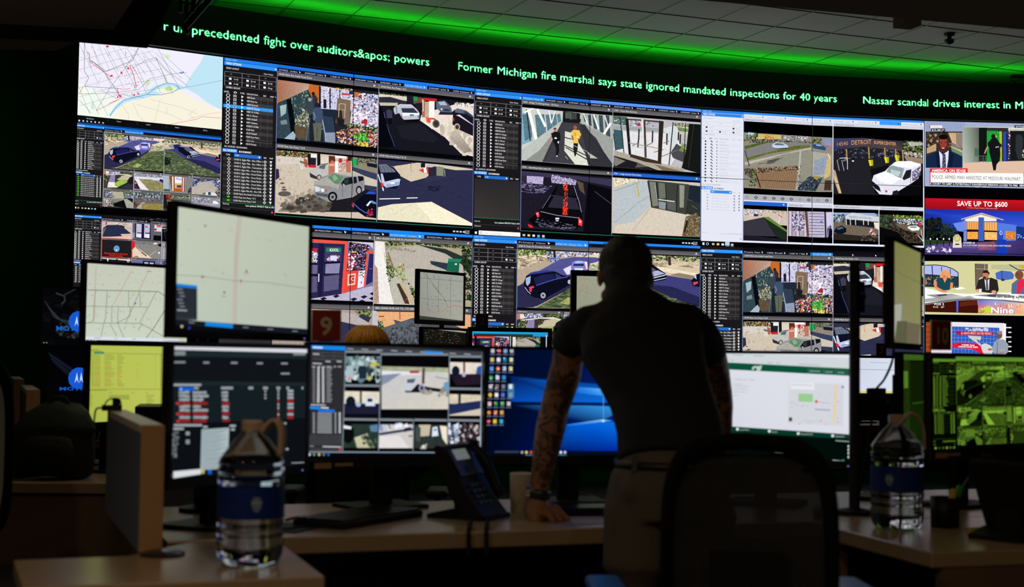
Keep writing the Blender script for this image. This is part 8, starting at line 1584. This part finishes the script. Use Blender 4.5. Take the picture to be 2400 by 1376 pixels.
q = at(2273, 1118, cy+.02); pen('slim grey pen leaning right in the pen cup', (cx-.010, cy+.018, .758), q, .004, M['steel'], M['steel'])
# backpack
t = root('backpack', 'dark green backpack slumped on the far left desk', 'backpack', (-1.70, 5.31, .758))
gm = mat('green_nylon', (.006, .028, .018), .7, bump=.5, bscale=60, var=.4, vscale=9); bkm = mat('black_nylon', (.005, .005, .005), .75, bump=.4, bscale=50)
bm = bmesh.new()
rr = []
for z, sx, sy, ox in ((0, .135, .060, 0), (.01, .148, .070, 0), (.06, .152, .078, .0), (.13, .150, .078, -.002), (.19, .140, .070, .004), (.235, .112, .056, .012), (.262, .075, .040, .02), (.272, .02, .012, .02)):
    rr.append([Vector((ox+sx*math.copysign(abs(math.cos(a))**.7, math.cos(a)), sy*math.copysign(abs(math.sin(a))**.7, math.sin(a)), z+.006*math.sin(3*a))) for a in [2*PI*i/32 for i in range(32)]])
loft(bm, rr); obj('main_bag', bm, bkm, t, smooth=True)
bm = bmesh.new(); rr = []
for z, sx, sy, oy in ((.02, .085, .020, -.075), (.04, .10, .028, -.078), (.10, .10, .03, -.08), (.145, .08, .022, -.075), (.155, .05, .01, -.07)):
    rr.append([Vector((.01+sx*math.cos(a), oy+sy*math.sin(a), z)) for a in [2*PI*i/24 for i in range(24)]])
loft(bm, rr); fp = obj('front_pocket', bm, bkm, t, smooth=True)
bm = bmesh.new(); tube(bm, smoothpts([(-.07, -.1, .13), (-.02, -.108, .14), (.05, -.108, .14), (.09, -.098, .128)]), .002, 6); obj('zip', bm, M['steel'], fp)
bm = bmesh.new(); tube(bm, smoothpts([(-.145, 0, .02), (-.20, -.02, .05), (-.235, -.03, .02), (-.245, -.03, .012)]), .009, 8); tube(bm, smoothpts([(-.14, -.01, .16), (-.17, -.03, .10), (-.155, -.03, .03)]), .009, 8); obj('strap', bm, bkm, t, smooth=True)
bm = bmesh.new(); tube(bm, smoothpts([(-.02, 0, .265), (0, .0, .292), (.04, .0, .292), (.06, .0, .262)]), .006, 8); obj('grab_handle', bm, gm, t, smooth=True)
bm = bmesh.new(); rr = []
for z, k in ((.165, 1.03), (.19, 1.03), (.237, 1.03), (.264, 1.03), (.275, 1.0)):
    s_ = {.165: (.146, .075, .002), .19: (.140, .070, .004), .237: (.112, .056, .012), .264: (.075, .040, .02), .275: (.02, .012, .02)}[z]
    rr.append([Vector((s_[2]+k*s_[0]*math.copysign(abs(math.cos(a))**.7, math.cos(a)), k*s_[1]*math.copysign(abs(math.sin(a))**.7, math.sin(a)), z+.006*math.sin(3*a))) for a in [2*PI*i/32 for i in range(32)]])
loft(bm, rr); obj('top_flap', bm, gm, t, smooth=True)
# black computer box and grey cabinet at the left
t = root('computer_tower', 'black computer box on the far left desk under the yellow-green screen', 'computer', (-1.43, 5.52, .75), .2)
bm = bmesh.new(); box(bm, (.06, 0, .135), (.15, .30, .27)); obj('case', bm, M['black'], t, bevel=.004)
bm = bmesh.new(); box(bm, (.06, -.152, .2), (.13, .006, .09)); obj('front_bezel', bm, M['gloss'], t)
bm = bmesh.new(); box(bm, (.10, -.156, .25), (.012, .004, .012)); obj('power_button', bm, M['steel'], t)
# pale chair at the far left edge
def office_chair(label, p, a, backm, group=None, arms=True, armm=None, bw=.39, bh=.60, z0=.58, armx=.29):
    t = root('office_chair', label, 'chair', (p[0], p[1], 0), a, group)
    bm = bmesh.new(); rr = []
    def outline(s):
        w_, h_ = bw/2*s, bh/2*s; P = []
        for k in range(40):
            th = 2*PI*k/40; x = w_*math.copysign(abs(math.cos(th))**.42, math.cos(th)); z = h_*math.copysign(abs(math.sin(th))**.5, math.sin(th)); 
            if z > 0: z += .02*(1-(x/w_)**2)
            P.append((x, z))
        return P
    zc = z0+bh/2; curve = lambda x, z: .05*(x/(bw/2))**2*-1+.02
    out, inn = outline(1), outline(.86); V = []
    for (x, z), (xi, zi) in zip(out, inn):
        V.append([bm.verts.new(q) for q in ((x, curve(x, z)-.014, zc+z), (x, curve(x, z)+.014, zc+z), (xi, curve(xi, zi)+.012, zc+zi), (xi, curve(xi, zi)-.012, zc+zi))])
    for k in range(40):
        A, B = V[k], V[(k+1) % 40]
        for j in range(4): bm.faces.new((A[j], A[(j+1) % 4], B[(j+1) % 4], B[j]))
    obj('back_frame', bm, M['matt'], t, smooth=True)
    bm = bmesh.new(); nx = 20
    g = [[bm.verts.new((x_, curve(x_, 0), z_)) for x_ in [(-.5+i/nx)*bw*.9 for i in range(nx+1)]] for z_ in [zc-bh*.45+bh*.9*j/12 for j in range(13)]]
    for j in range(12):
        for i in range(nx):
            mx = (-.5+(i+.5)/nx)*bw*.9/(bw*.44); mz = (-.45+.9*(j+.5)/12)/.45
            if abs(mx)**4+abs(mz)**4 < 1.02: bm.faces.new((g[j][i], g[j][i+1], g[j+1][i+1], g[j+1][i]))
    obj('backrest_mesh', bm, backm, t, smooth=True)
    bm = bmesh.new(); tube(bm, smoothpts([(0, .03, zc-.02), (0, -.03, zc-.12), (0, -.02, .52), (0, .12, .42)]), .022, 8); box(bm, (0, .0, zc-.02), (.16, .03, .10)); obj('back_support', bm, M['black'], t, smooth=False)
    bm = bmesh.new(); vs = box(bm, (0, .27, .455), (.46, .44, .07)); obj('seat', bm, M['black'], t, bevel=.02)
    for s in (-1, 1) if arms else ():
        bm = bmesh.new(); tube(bm, [(s*.2, .24, .43), (s*armx, .24, .43), (s*armx, .22, .67)], .014, 8); obj('arm_post', bm, M['black'], t)
        bm = bmesh.new(); box(bm, (s*armx, .20, .685), (.085, .23, .03)); obj('armrest', bm, armm or M['black'], t, bevel=.012)
    bm = bmesh.new(); tube(bm, [(0, .25, .42), (0, .25, .08)], .025, 12); obj('gas_column', bm, M['steel'], t)
    for k in range(5):
        an = 2*PI*k/5+.3; c, s_ = math.cos(an), math.sin(an); bm = bmesh.new(); tube(bm, [(0, .25, .10), (.27*c, .25+.27*s_, .075)], [.024, .014], 8); lg = obj('base_arm', bm, M['black'], t)
        bm = bmesh.new(); ball(bm, (.27*c, .25+.27*s_, .03), (.022, .022, .03), u=12, v=8); obj('caster', bm, M['gloss'], lg, smooth=True)
    return t
def meshmat():
    m = bpy.data.materials.new('chair_mesh_fabric'); m.use_nodes = True; nt = m.node_tree; b = nt.nodes['Principled BSDF']; b.inputs['Base Color'].default_value = (.008, .008, .009, 1); b.inputs['Roughness'].default_value = .8
    tr = nt.nodes.new('ShaderNodeBsdfTransparent'); mx = nt.nodes.new('ShaderNodeMixShader'); mx.inputs[0].default_value = .95; nt.links.new(tr.outputs[0], mx.inputs[1]); nt.links.new(b.outputs[0], mx.inputs[2]); nt.links.new(mx.outputs[0], nt.nodes['Material Output'].inputs[0]); return m
M['chairmesh'] = meshmat(); M['matt'] = mat('matt_black_plastic', (.003, .003, .003), .9, spec=.1)
office_chair('black mesh office chair with blue armrest in front of the man', (.525, 3.16), .03, M['chairmesh'], z0=.50, bh=.54, armm=mat('blue_armrest', hx('1c6cd0'), .4))
grm = mat('pale_grey_plastic', hx('8c9490'), .5)
p = at(4, 900, 4.45); office_chair('pale grey backed chair cut off by the left edge', (p.x-.16, 4.45), 0.25, grm, arms=False, z0=.62, bh=.58)
# ---------------------------------------------------------------- people
def skin_mat(name, base, tattoo=True):
    m = bpy.data.materials.new(name); m.use_nodes = True; nt = m.node_tree; b = nt.nodes['Principled BSDF']; b.inputs['Roughness'].default_value = .5; b.inputs['Specular IOR Level'].default_value = .35
    tc = nt.nodes.new('ShaderNodeTexCoord'); n = nt.nodes.new('ShaderNodeTexNoise'); n.inputs['Scale'].default_value = 22; n.inputs['Detail'].default_value = 5; n.inputs['Distortion'].default_value = 2.2
    nt.links.new(tc.outputs['Object'], n.inputs['Vector'])
    rp = nt.nodes.new('ShaderNodeValToRGB'); rp.color_ramp.elements[0].position = .46; rp.color_ramp.elements[1].position = .56
    rp.color_ramp.elements[0].color = (base[0]*.22, base[1]*.25, base[2]*.35, 1) if tattoo else (*base, 1); rp.color_ramp.elements[1].color = (*base, 1)
    nt.links.new(n.outputs['Fac'], rp.inputs[0])
    # ink only on the arms: between wrist and sleeve height
    sp = nt.nodes.new('ShaderNodeSeparateXYZ'); nt.links.new(tc.outputs['Object'], sp.inputs[0])
    g1 = nt.nodes.new('ShaderNodeMath'); g1.operation = 'GREATER_THAN'; g1.inputs[1].default_value = .845; nt.links.new(sp.outputs['Z'], g1.inputs[0])
    g2 = nt.nodes.new('ShaderNodeMath'); g2.operation = 'LESS_THAN'; g2.inputs[1].default_value = 1.30; nt.links.new(sp.outputs['Z'], g2.inputs[0])
    g3 = nt.nodes.new('ShaderNodeMath'); g3.operation = 'MULTIPLY'; nt.links.new(g1.outputs[0], g3.inputs[0]); nt.links.new(g2.outputs[0], g3.inputs[1])
    mx = nt.nodes.new('ShaderNodeMix'); mx.data_type = 'RGBA'; mx.inputs[6].default_value = (*base, 1); nt.links.new(g3.outputs[0], mx.inputs[0]); nt.links.new(rp.outputs[0], mx.inputs[7])
    nt.links.new(mx.outputs[2], b.inputs['Base Color']); return m
M['skin'] = skin_mat('tattooed_skin', hx('94664a')); M['skin2'] = skin_mat('light_skin', hx('c8967a'), False)
M['shirt'] = mat('black_cotton', (.0028, .0028, .0036), .85, bump=.35, bscale=25)
M['khaki'] = mat('khaki_cloth', hx('544c42'), .85, bump=.8, bscale=16, var=.12, vscale=12)
M['hair'] = mat('black_hair', (.008, .007, .006), .55, bump=.6, bscale=220)
def remesh(o, v, sm=6, k=.6):
    r = o.modifiers.new('join', 'REMESH'); r.mode = 'VOXEL'; r.voxel_size = v; r.use_smooth_shade = True
    s = o.modifiers.new('soften', 'SMOOTH'); s.factor = k; s.iterations = sm
    return o
man = root('person', 'man in black T-shirt and khaki trousers leaning on the desk, seen from behind, tattooed arms', 'person', (.42, 3.86, 0))
def S3(px, py, Y, w_, d_): return (at(px, py, Y), w_, d_)
bm = bmesh.new()
# trunk under the clothes, neck
tube2(bm, [S3(1572, 1120, 3.84, .12, .09), S3(1572, 1050, 3.88, .125, .085), S3(1550, 930, 3.98, .125, .09), S3(1508, 820, 4.08, .145, .09), S3(1488, 755, 4.15, .14, .08), S3(1476, 715, 4.2, .075, .065), S3(1472, 690, 4.25, .062, .062), S3(1468, 655, 4.29, .060, .064)], 20)
# head
hc = at(1465, 640, 4.33); HT = Matrix.Rotation(.10, 3, 'Z') @ Matrix.Rotation(-.42, 3, 'X')
ball(bm, hc+HT @ Vector((0, -.012, .018)), (.078, .098, .088), HT); ball(bm, hc+HT @ Vector((0, .035, -.045)), (.058, .062, .068), HT); ball(bm, hc+HT @ Vector((0, .062, -.095)), (.030, .026, .022), HT)
for s in (-1, 1):
    ball(bm, hc+HT @ Vector((s*.079, .0, -.020)), (.009, .017, .029), HT); ball(bm, hc+HT @ Vector((s*.034, .082, -.010)), (.020, .012, .010), HT); ball(bm, hc+HT @ Vector((s*.044, .066, -.045)), (.024, .022, .024), HT)
tube(bm, [hc+HT @ Vector((0, .088, .0)), hc+HT @ Vector((0, .105, -.03)), hc+HT @ Vector((0, .108, -.042))], [.009, .013, .015], 8)
tube(bm, [hc+HT @ Vector((-.024, .084, -.068)), hc+HT @ Vector((0, .092, -.067)), hc+HT @ Vector((.024, .084, -.068))], [.005, .009, .005], 8)
# left arm
arm = [(1400, 775, 4.14, .050), (1352, 800, 4.18, .050), (1332, 835, 4.2, .048), (1326, 872, 4.2, .0485), (1314, 912, 4.2, .047), (1302, 950, 4.2, .044), (1298, 968, 4.2, .0435), (1291, 1000, 4.19, .0445), (1283, 1040, 4.18, .041), (1275, 1085, 4.17, .036), (1268, 1125, 4.16, .031), (1263, 1155, 4.155, .0275), (1262, 1172, 4.155, .0275)]
tube(bm, [at(x, y, Y) for x, y, Y, r in arm], [r for *_, r in arm], 18)
# left hand: heel of the palm on the desk, fingers folded to the right
def H(px, py, Y, dz=0): return at(px, py, Y)
tube2(bm, [(at(1262, 1168, 4.155), .0265, .021), (at(1259, 1184, 4.15), .032, .023), (at(1260, 1200, 4.14), .038, .024), (at(1268, 1211, 4.13), .040, .019), (at(1276, 1219, 4.12), .034, .012)], 16)
fing = [[(1262, 1196, 4.18, .0125), (1282, 1186, 4.20, .0125), (1305, 1196, 4.20, .0105), (1318, 1209, 4.185, .0095), (1328, 1214, 4.18, .0085)],   # index
        [(1268, 1194, 4.155, .0125), (1291, 1188, 4.17, .0125), (1314, 1202, 4.165, .0105), (1326, 1214, 4.155, .0095), (1337, 1218, 4.15, .0085)],  # middle
        [(1268, 1198, 4.13, .012), (1287, 1194, 4.14, .012), (1304, 1207, 4.135, .0102), (1311, 1218, 4.13, .0092), (1320, 1222, 4.125, .0082)],     # ring
        [(1262, 1204, 4.105, .011), (1277, 1202, 4.11, .0108), (1290, 1212, 4.105, .009), (1296, 1222, 4.10, .0082), (1303, 1226, 4.10, .0075)],      # little
        [(1252, 1190, 4.19, .0125), (1276, 1196, 4.235, .0125), (1298, 1202, 4.26, .011), (1314, 1206, 4.265, .009)]]                                 # thumb
for f_ in fing: tube(bm, smoothpts([at(x, y, Y) for x, y, Y, r in f_], 3), [f_[min(len(f_)-1, int(i/3))][3] for i in range((len(f_)-1)*3+1)], 10)
# right arm
arm2 = [(1590, 775, 4.12, .052), (1640, 795, 4.17, .050), (1664, 825, 4.22, .047), (1674, 870, 4.27, .046), (1681, 920, 4.30, .045), (1686, 955, 4.31, .042), (1684, 1000, 4.32, .042), (1680, 1060, 4.33, .036), (1675, 1110, 4.34, .030), (1672, 1150, 4.34, .0265), (1672, 1168, 4.34, .027)]
tube(bm, [at(x, y, Y) for x, y, Y, r in arm2], [r for *_, r in arm2], 18)
tube2(bm, [(at(1672, 1164, 4.34), .027, .020), (at(1672, 1176, 4.35), .036, .018), (at(1674, 1184, 4.37), .042, .014), (at(1677, 1188, 4.40), .040, .010)], 16)
for k, (dx, l) in enumerate(((-26, .052), (-11, .062), (5, .058), (20, .046))):
    a = at(1676+dx, 1186, 4.39); tube(bm, [a, a+Vector((dx*.0003, l*.5, .004)), a+Vector((dx*.0005, l, -.008))], [.0095, .0085, .0075], 8)
a = at(1650, 1178, 4.345); tube(bm, [a, a+Vector((-.03, .015, -.006)), a+Vector((-.045, .035, -.012))], [.012, .010, .008], 8)
# lower body under the trousers
for s, px in ((0, 1500), (1, 1642)):
    kx = at(px, 1200, 3.85).x
    tube(bm, [Vector((kx+(.03 if s == 0 else -.03), 3.85, .93)), Vector((kx-.005, 3.83, .72)), Vector((kx-.01, 3.80, .50)), Vector((kx-.01, 3.84, .28)), Vector((kx-.01, 3.86, .06))], [.075, .068, .050, .048, .034], 14)
body = obj('body', bm, M['skin'], man, world=False); body.location = -man.location; remesh(body, .0052, 3)
def worn(name, secs_list, m_, v=.0075, sm=5, extra=None):
    bm = bmesh.new()
    for s in secs_list: tube2(bm, s, 24)
    if extra: extra(bm)
    o = obj(name, bm, m_, man); o.location = -man.location; remesh(o, v, sm); return o
# T-shirt: trunk, shoulders, sleeves with open ends
def sleeves(bm):
    for P in ([(1430, 752, 4.13, .058), (1385, 768, 4.15, .068), (1352, 786, 4.18, .064), (1338, 806, 4.19, .058), (1330, 823, 4.2, .056)], [(1560, 752, 4.12, .060), (1605, 764, 4.14, .070), (1634, 784, 4.17, .064), (1654, 808, 4.20, .056), (1664, 832, 4.23, .053)]):
        tube(bm, [at(x, y, Y) for x, y, Y, r in P], [r for *_, r in P], 20)
    ball(bm, at(1440, 760, 4.14), (.09, .085, .075)); ball(bm, at(1545, 762, 4.12), (.095, .085, .075)); ball(bm, at(1590, 800, 4.10), (.07, .09, .09)); ball(bm, at(1420, 805, 4.12), (.055, .08, .08))
worn('shirt', [[S3(1576, 1092, 3.85, .152, .112), S3(1576, 1060, 3.87, .150, .110), S3(1568, 1000, 3.91, .146, .108), S3(1548, 930, 3.98, .146, .110), S3(1528, 870, 4.03, .160, .116), S3(1505, 815, 4.08, .180, .116), S3(1493, 770, 4.12, .168, .100), S3(1483, 735, 4.16, .120, .088), S3(1474, 712, 4.20, .083, .078), S3(1470, 698, 4.225, .070, .070), S3(1469, 684, 4.245, .0665, .068)]], M['shirt'], extra=sleeves)
# trousers
def pants(bm):
    for s, px in ((0, 1500), (1, 1642)):
        kx = at(px, 1200, 3.85).x; q = 1 if s == 0 else -1
        tube(bm, [Vector((kx+.02*q, 3.86, .90)), Vector((kx+.0*q, 3.85, .80)), Vector((kx-.012, 3.83, .66)), Vector((kx-.012, 3.81, .50)), Vector((kx-.01, 3.84, .30)), Vector((kx-.01, 3.855, .10)), Vector((kx-.01, 3.86, .05))], [.100, .100, .090, .080, .077, .072, .072], 20)
    ball(bm, at(1478, 1150, 3.80), (.03, .05, .05)); 
worn('trousers', [[(at(1572, 1078, 3.87), .140, .105), (at(1572, 1100, 3.86), .150, .115), (at(1572, 1160, 3.85), .162, .125), (at(1572, 1215, 3.85), .165, .125)]], M['khaki'], extra=pants)
bm = bmesh.new(); c0, c1 = at(1574, 1096, 3.86), at(1574, 1078, 3.87); rr = [ring(c, .151*k, .118*k, Vector((1, 0, 0)), Vector((0, 1, 0)), 36) for c, k in ((c0, 1.0), (c0, 1.03), (c1, 1.03), (c1, 1.0))]; loft(bm, rr)
bl = obj('belt', bm, mat('black_leather', (.006, .005, .005), .5), man, world=True, smooth=True)
bm = bmesh.new(); q = at(1487, 1087, 3.77); box(bm, q, (.013, .008, .042)); obj('belt_loop', bm, M['khaki'], bl, world=True)
# hair: cap over the skull, short at the neck
bm = bmesh.new(); ball(bm, hc+HT @ Vector((0, -.018, .024)), (.084, .100, .082), HT); ball(bm, hc+HT @ Vector((0, -.040, -.030)), (.077, .066, .080), HT); ball(bm, hc+HT @ Vector((-.005, .01, .062)), (.070, .07, .042), HT); ball(bm, hc+HT @ Vector((0, -.045, -.075)), (.062, .045, .055), HT); ball(bm, hc+HT @ Vector((.008, -.050, -.105)), (.056, .035, .045), HT)
for k in range(46):
    an = k*2.4; r_ = .012+.05*math.sqrt(k/46); b0 = hc+HT @ Vector((r_*math.cos(an), r_*math.sin(an)-.01, .100-.012*(r_/.05)**2)); tube(bm, [b0, b0+Vector((.006*math.cos(an), .006*math.sin(an), .014))], [.006, .0015], 5)
h_ = obj('hair', bm, M['hair'], man, world=False); h_.location = -man.location; remesh(h_, .004, 2)
# watch on the left wrist
wc = at(1264, 1158, 4.155); wd_ = (at(1262, 1172, 4.155)-at(1268, 1125, 4.16)).normalized(); wx = Vector((1, 0, 0)); wy = wd_.cross(wx).normalized(); wx = wy.cross(wd_).normalized()
bm = bmesh.new(); rr = [ring(wc+wd_*o, r, r, wx, wy, 30) for o, r in ((-.013, .030), (-.012, .0325), (.012, .0325), (.013, .030))]; loft(bm, rr); wt = obj('watch', bm, mat('watch_strap', (.02, .02, .02), .4), man, world=True, smooth=True)
bm = bmesh.new(); cc = wc-wx*.033+wy*-.004; R_ = Matrix((wy, wd_, -wx)).transposed(); v_ = []
q = bmesh.ops.create_cone(bm, segments=28, radius1=.021, radius2=.019, depth=.011, cap_ends=True); bmesh.ops.transform(bm, matrix=Matrix.Translation(cc) @ R_.to_4x4(), verts=q['verts']); obj('watch_face', bm, M['chrome'], wt, world=True, label='shiny round watch case')
for s, px in ((0, 1500), (1, 1642)):
    kx = at(px, 1200, 3.85).x-.01; bm = bmesh.new(); rr = []
    for y, w_, h in ((-.10, .03, .05), (-.08, .042, .075), (.0, .045, .085), (.07, .048, .065), (.14, .045, .05), (.175, .03, .035)):
        rr.append([Vector((kx+w_*math.cos(a), 3.87+y, max(.0, h*.5+h*.5*math.sin(a)))) for a in [2*PI*i/18 for i in range(18)]])
    loft(bm, rr); obj('shoe', bm, M['black'], man, world=True, smooth=True)
# seated person with blond hair
wom = root('person', 'person with blond hair seated behind the monitors, only the top of the head showing', 'person', (-.575, 5.75, 0))
cx, cy = at(860, 790, 5.7).x, 5.72; tz = at(860, 762, 5.7).z
bm = bmesh.new(); ball(bm, (cx, cy, tz-.105), (.072, .088, .10)); ball(bm, (cx, cy+.05, tz-.16), (.05, .045, .06)); tube(bm, [(cx, cy, tz-.18), (cx, cy, tz-.27)], .05, 14)
tube(bm, [(cx, cy+.088, tz-.10), (cx, cy+.102, tz-.135)], [.008, .013], 8)
tube2(bm, [((cx, cy, tz-.26), .06, .05), ((cx, cy, tz-.30), .17, .08), ((cx, cy, tz-.42), .17, .10), ((cx, cy, tz-.72), .14, .10), ((cx, cy+.02, tz-.84), .17, .12)], 18)
for s in (-1, 1):
    tube(bm, [(cx+s*.16, cy, tz-.32), (cx+s*.21, cy+.05, tz-.56), (cx+s*.17, cy+.27, tz-.60)], [.045, .038, .028], 10)
    tube2(bm, [((cx+s*.17, cy+.27, tz-.60), .028, .022), ((cx+s*.165, cy+.32, tz-.60), .036, .016), ((cx+s*.16, cy+.35, tz-.605), .034, .012)], 10)
    for k in range(4): tube(bm, [(cx+s*.16+(k-1.5)*.017, cy+.345, tz-.605), (cx+s*.16+(k-1.5)*.019, cy+.38+.008*(k in (1, 2)), tz-.61)], [.0085, .007], 8)
    tube(bm, [(cx+s*.14, cy+.30, tz-.60), (cx+s*.115, cy+.335, tz-.605)], [.011, .008], 8)
    tube(bm, [(cx+s*.09, cy+.02, .50), (cx+s*.10, cy+.42, .52), (cx+s*.10, cy+.43, .10)], [.08, .062, .045], 12)
b_ = obj('body', bm, M['skin2'], wom); b_.location = -wom.location; remesh(b_, .007, 3)
bm = bmesh.new(); tube2(bm, [((cx, cy, tz-.27), .065, .055), ((cx, cy, tz-.30), .185, .09), ((cx, cy, tz-.44), .185, .115), ((cx, cy, tz-.74), .155, .115), ((cx, cy+.02, tz-.86), .18, .13)], 18)
for s in (-1, 1): tube(bm, [(cx+s*.15, cy, tz-.31), (cx+s*.215, cy+.05, tz-.56), (cx+s*.18, cy+.22, tz-.60)], [.058, .05, .04], 12)
o = obj('shirt', bm, M['shirt'], wom); o.location = -wom.location; remesh(o, .009, 4)
bm = bmesh.new()
for s in (-1, 1): tube(bm, [(cx+s*.09, cy, .50), (cx+s*.10, cy+.43, .52), (cx+s*.10, cy+.44, .08)], [.10, .08, .065], 12)
ball(bm, (cx, cy, .52), (.19, .13, .10)); o = obj('trousers', bm, M['khaki'], wom); o.location = -wom.location; remesh(o, .01, 4)
for s in (-1, 1):
    bm = bmesh.new(); ball(bm, (cx+s*.10, cy+.50, .035), (.045, .13, .035)); obj('shoe', bm, M['black'], wom, world=True, smooth=True)
M['blond'] = mat('blond_hair', hx('d89a30'), .45, var=.45, vscale=30, bump=.6, bscale=90)
bm = bmesh.new(); ball(bm, (cx, cy-.01, tz-.09), (.084, .098, .088), u=32, v=18); rnd = random.Random(2)
for k in range(60):
    a = PI*.95+(PI*1.1)*rnd.random()-.1; a2 = a+rnd.uniform(-.1, .1); P = []
    for j in range(7):
        ph = j/6; rad = .088*math.sin(min(PI/2, .12+ph*1.5))+.004; z = tz-.002-.088*(1-math.cos(min(PI/2, .1+ph*1.5)))-(max(0, ph-.85))*.5
        P.append(Vector((cx+rad*math.cos(a+(a2-a)*ph)*.97, cy-.01+rad*1.12*math.sin(a+(a2-a)*ph), z)))
    tube(bm, P, [.003]+[.008]*5+[.004], 6)
obj('hair', bm, M['blond'], wom, world=True, smooth=True)
office_chair('black chair of the person with blond hair, hidden behind the monitors', (-.575, 5.46), 0, M['chairmesh'], z0=.5, bh=.45)
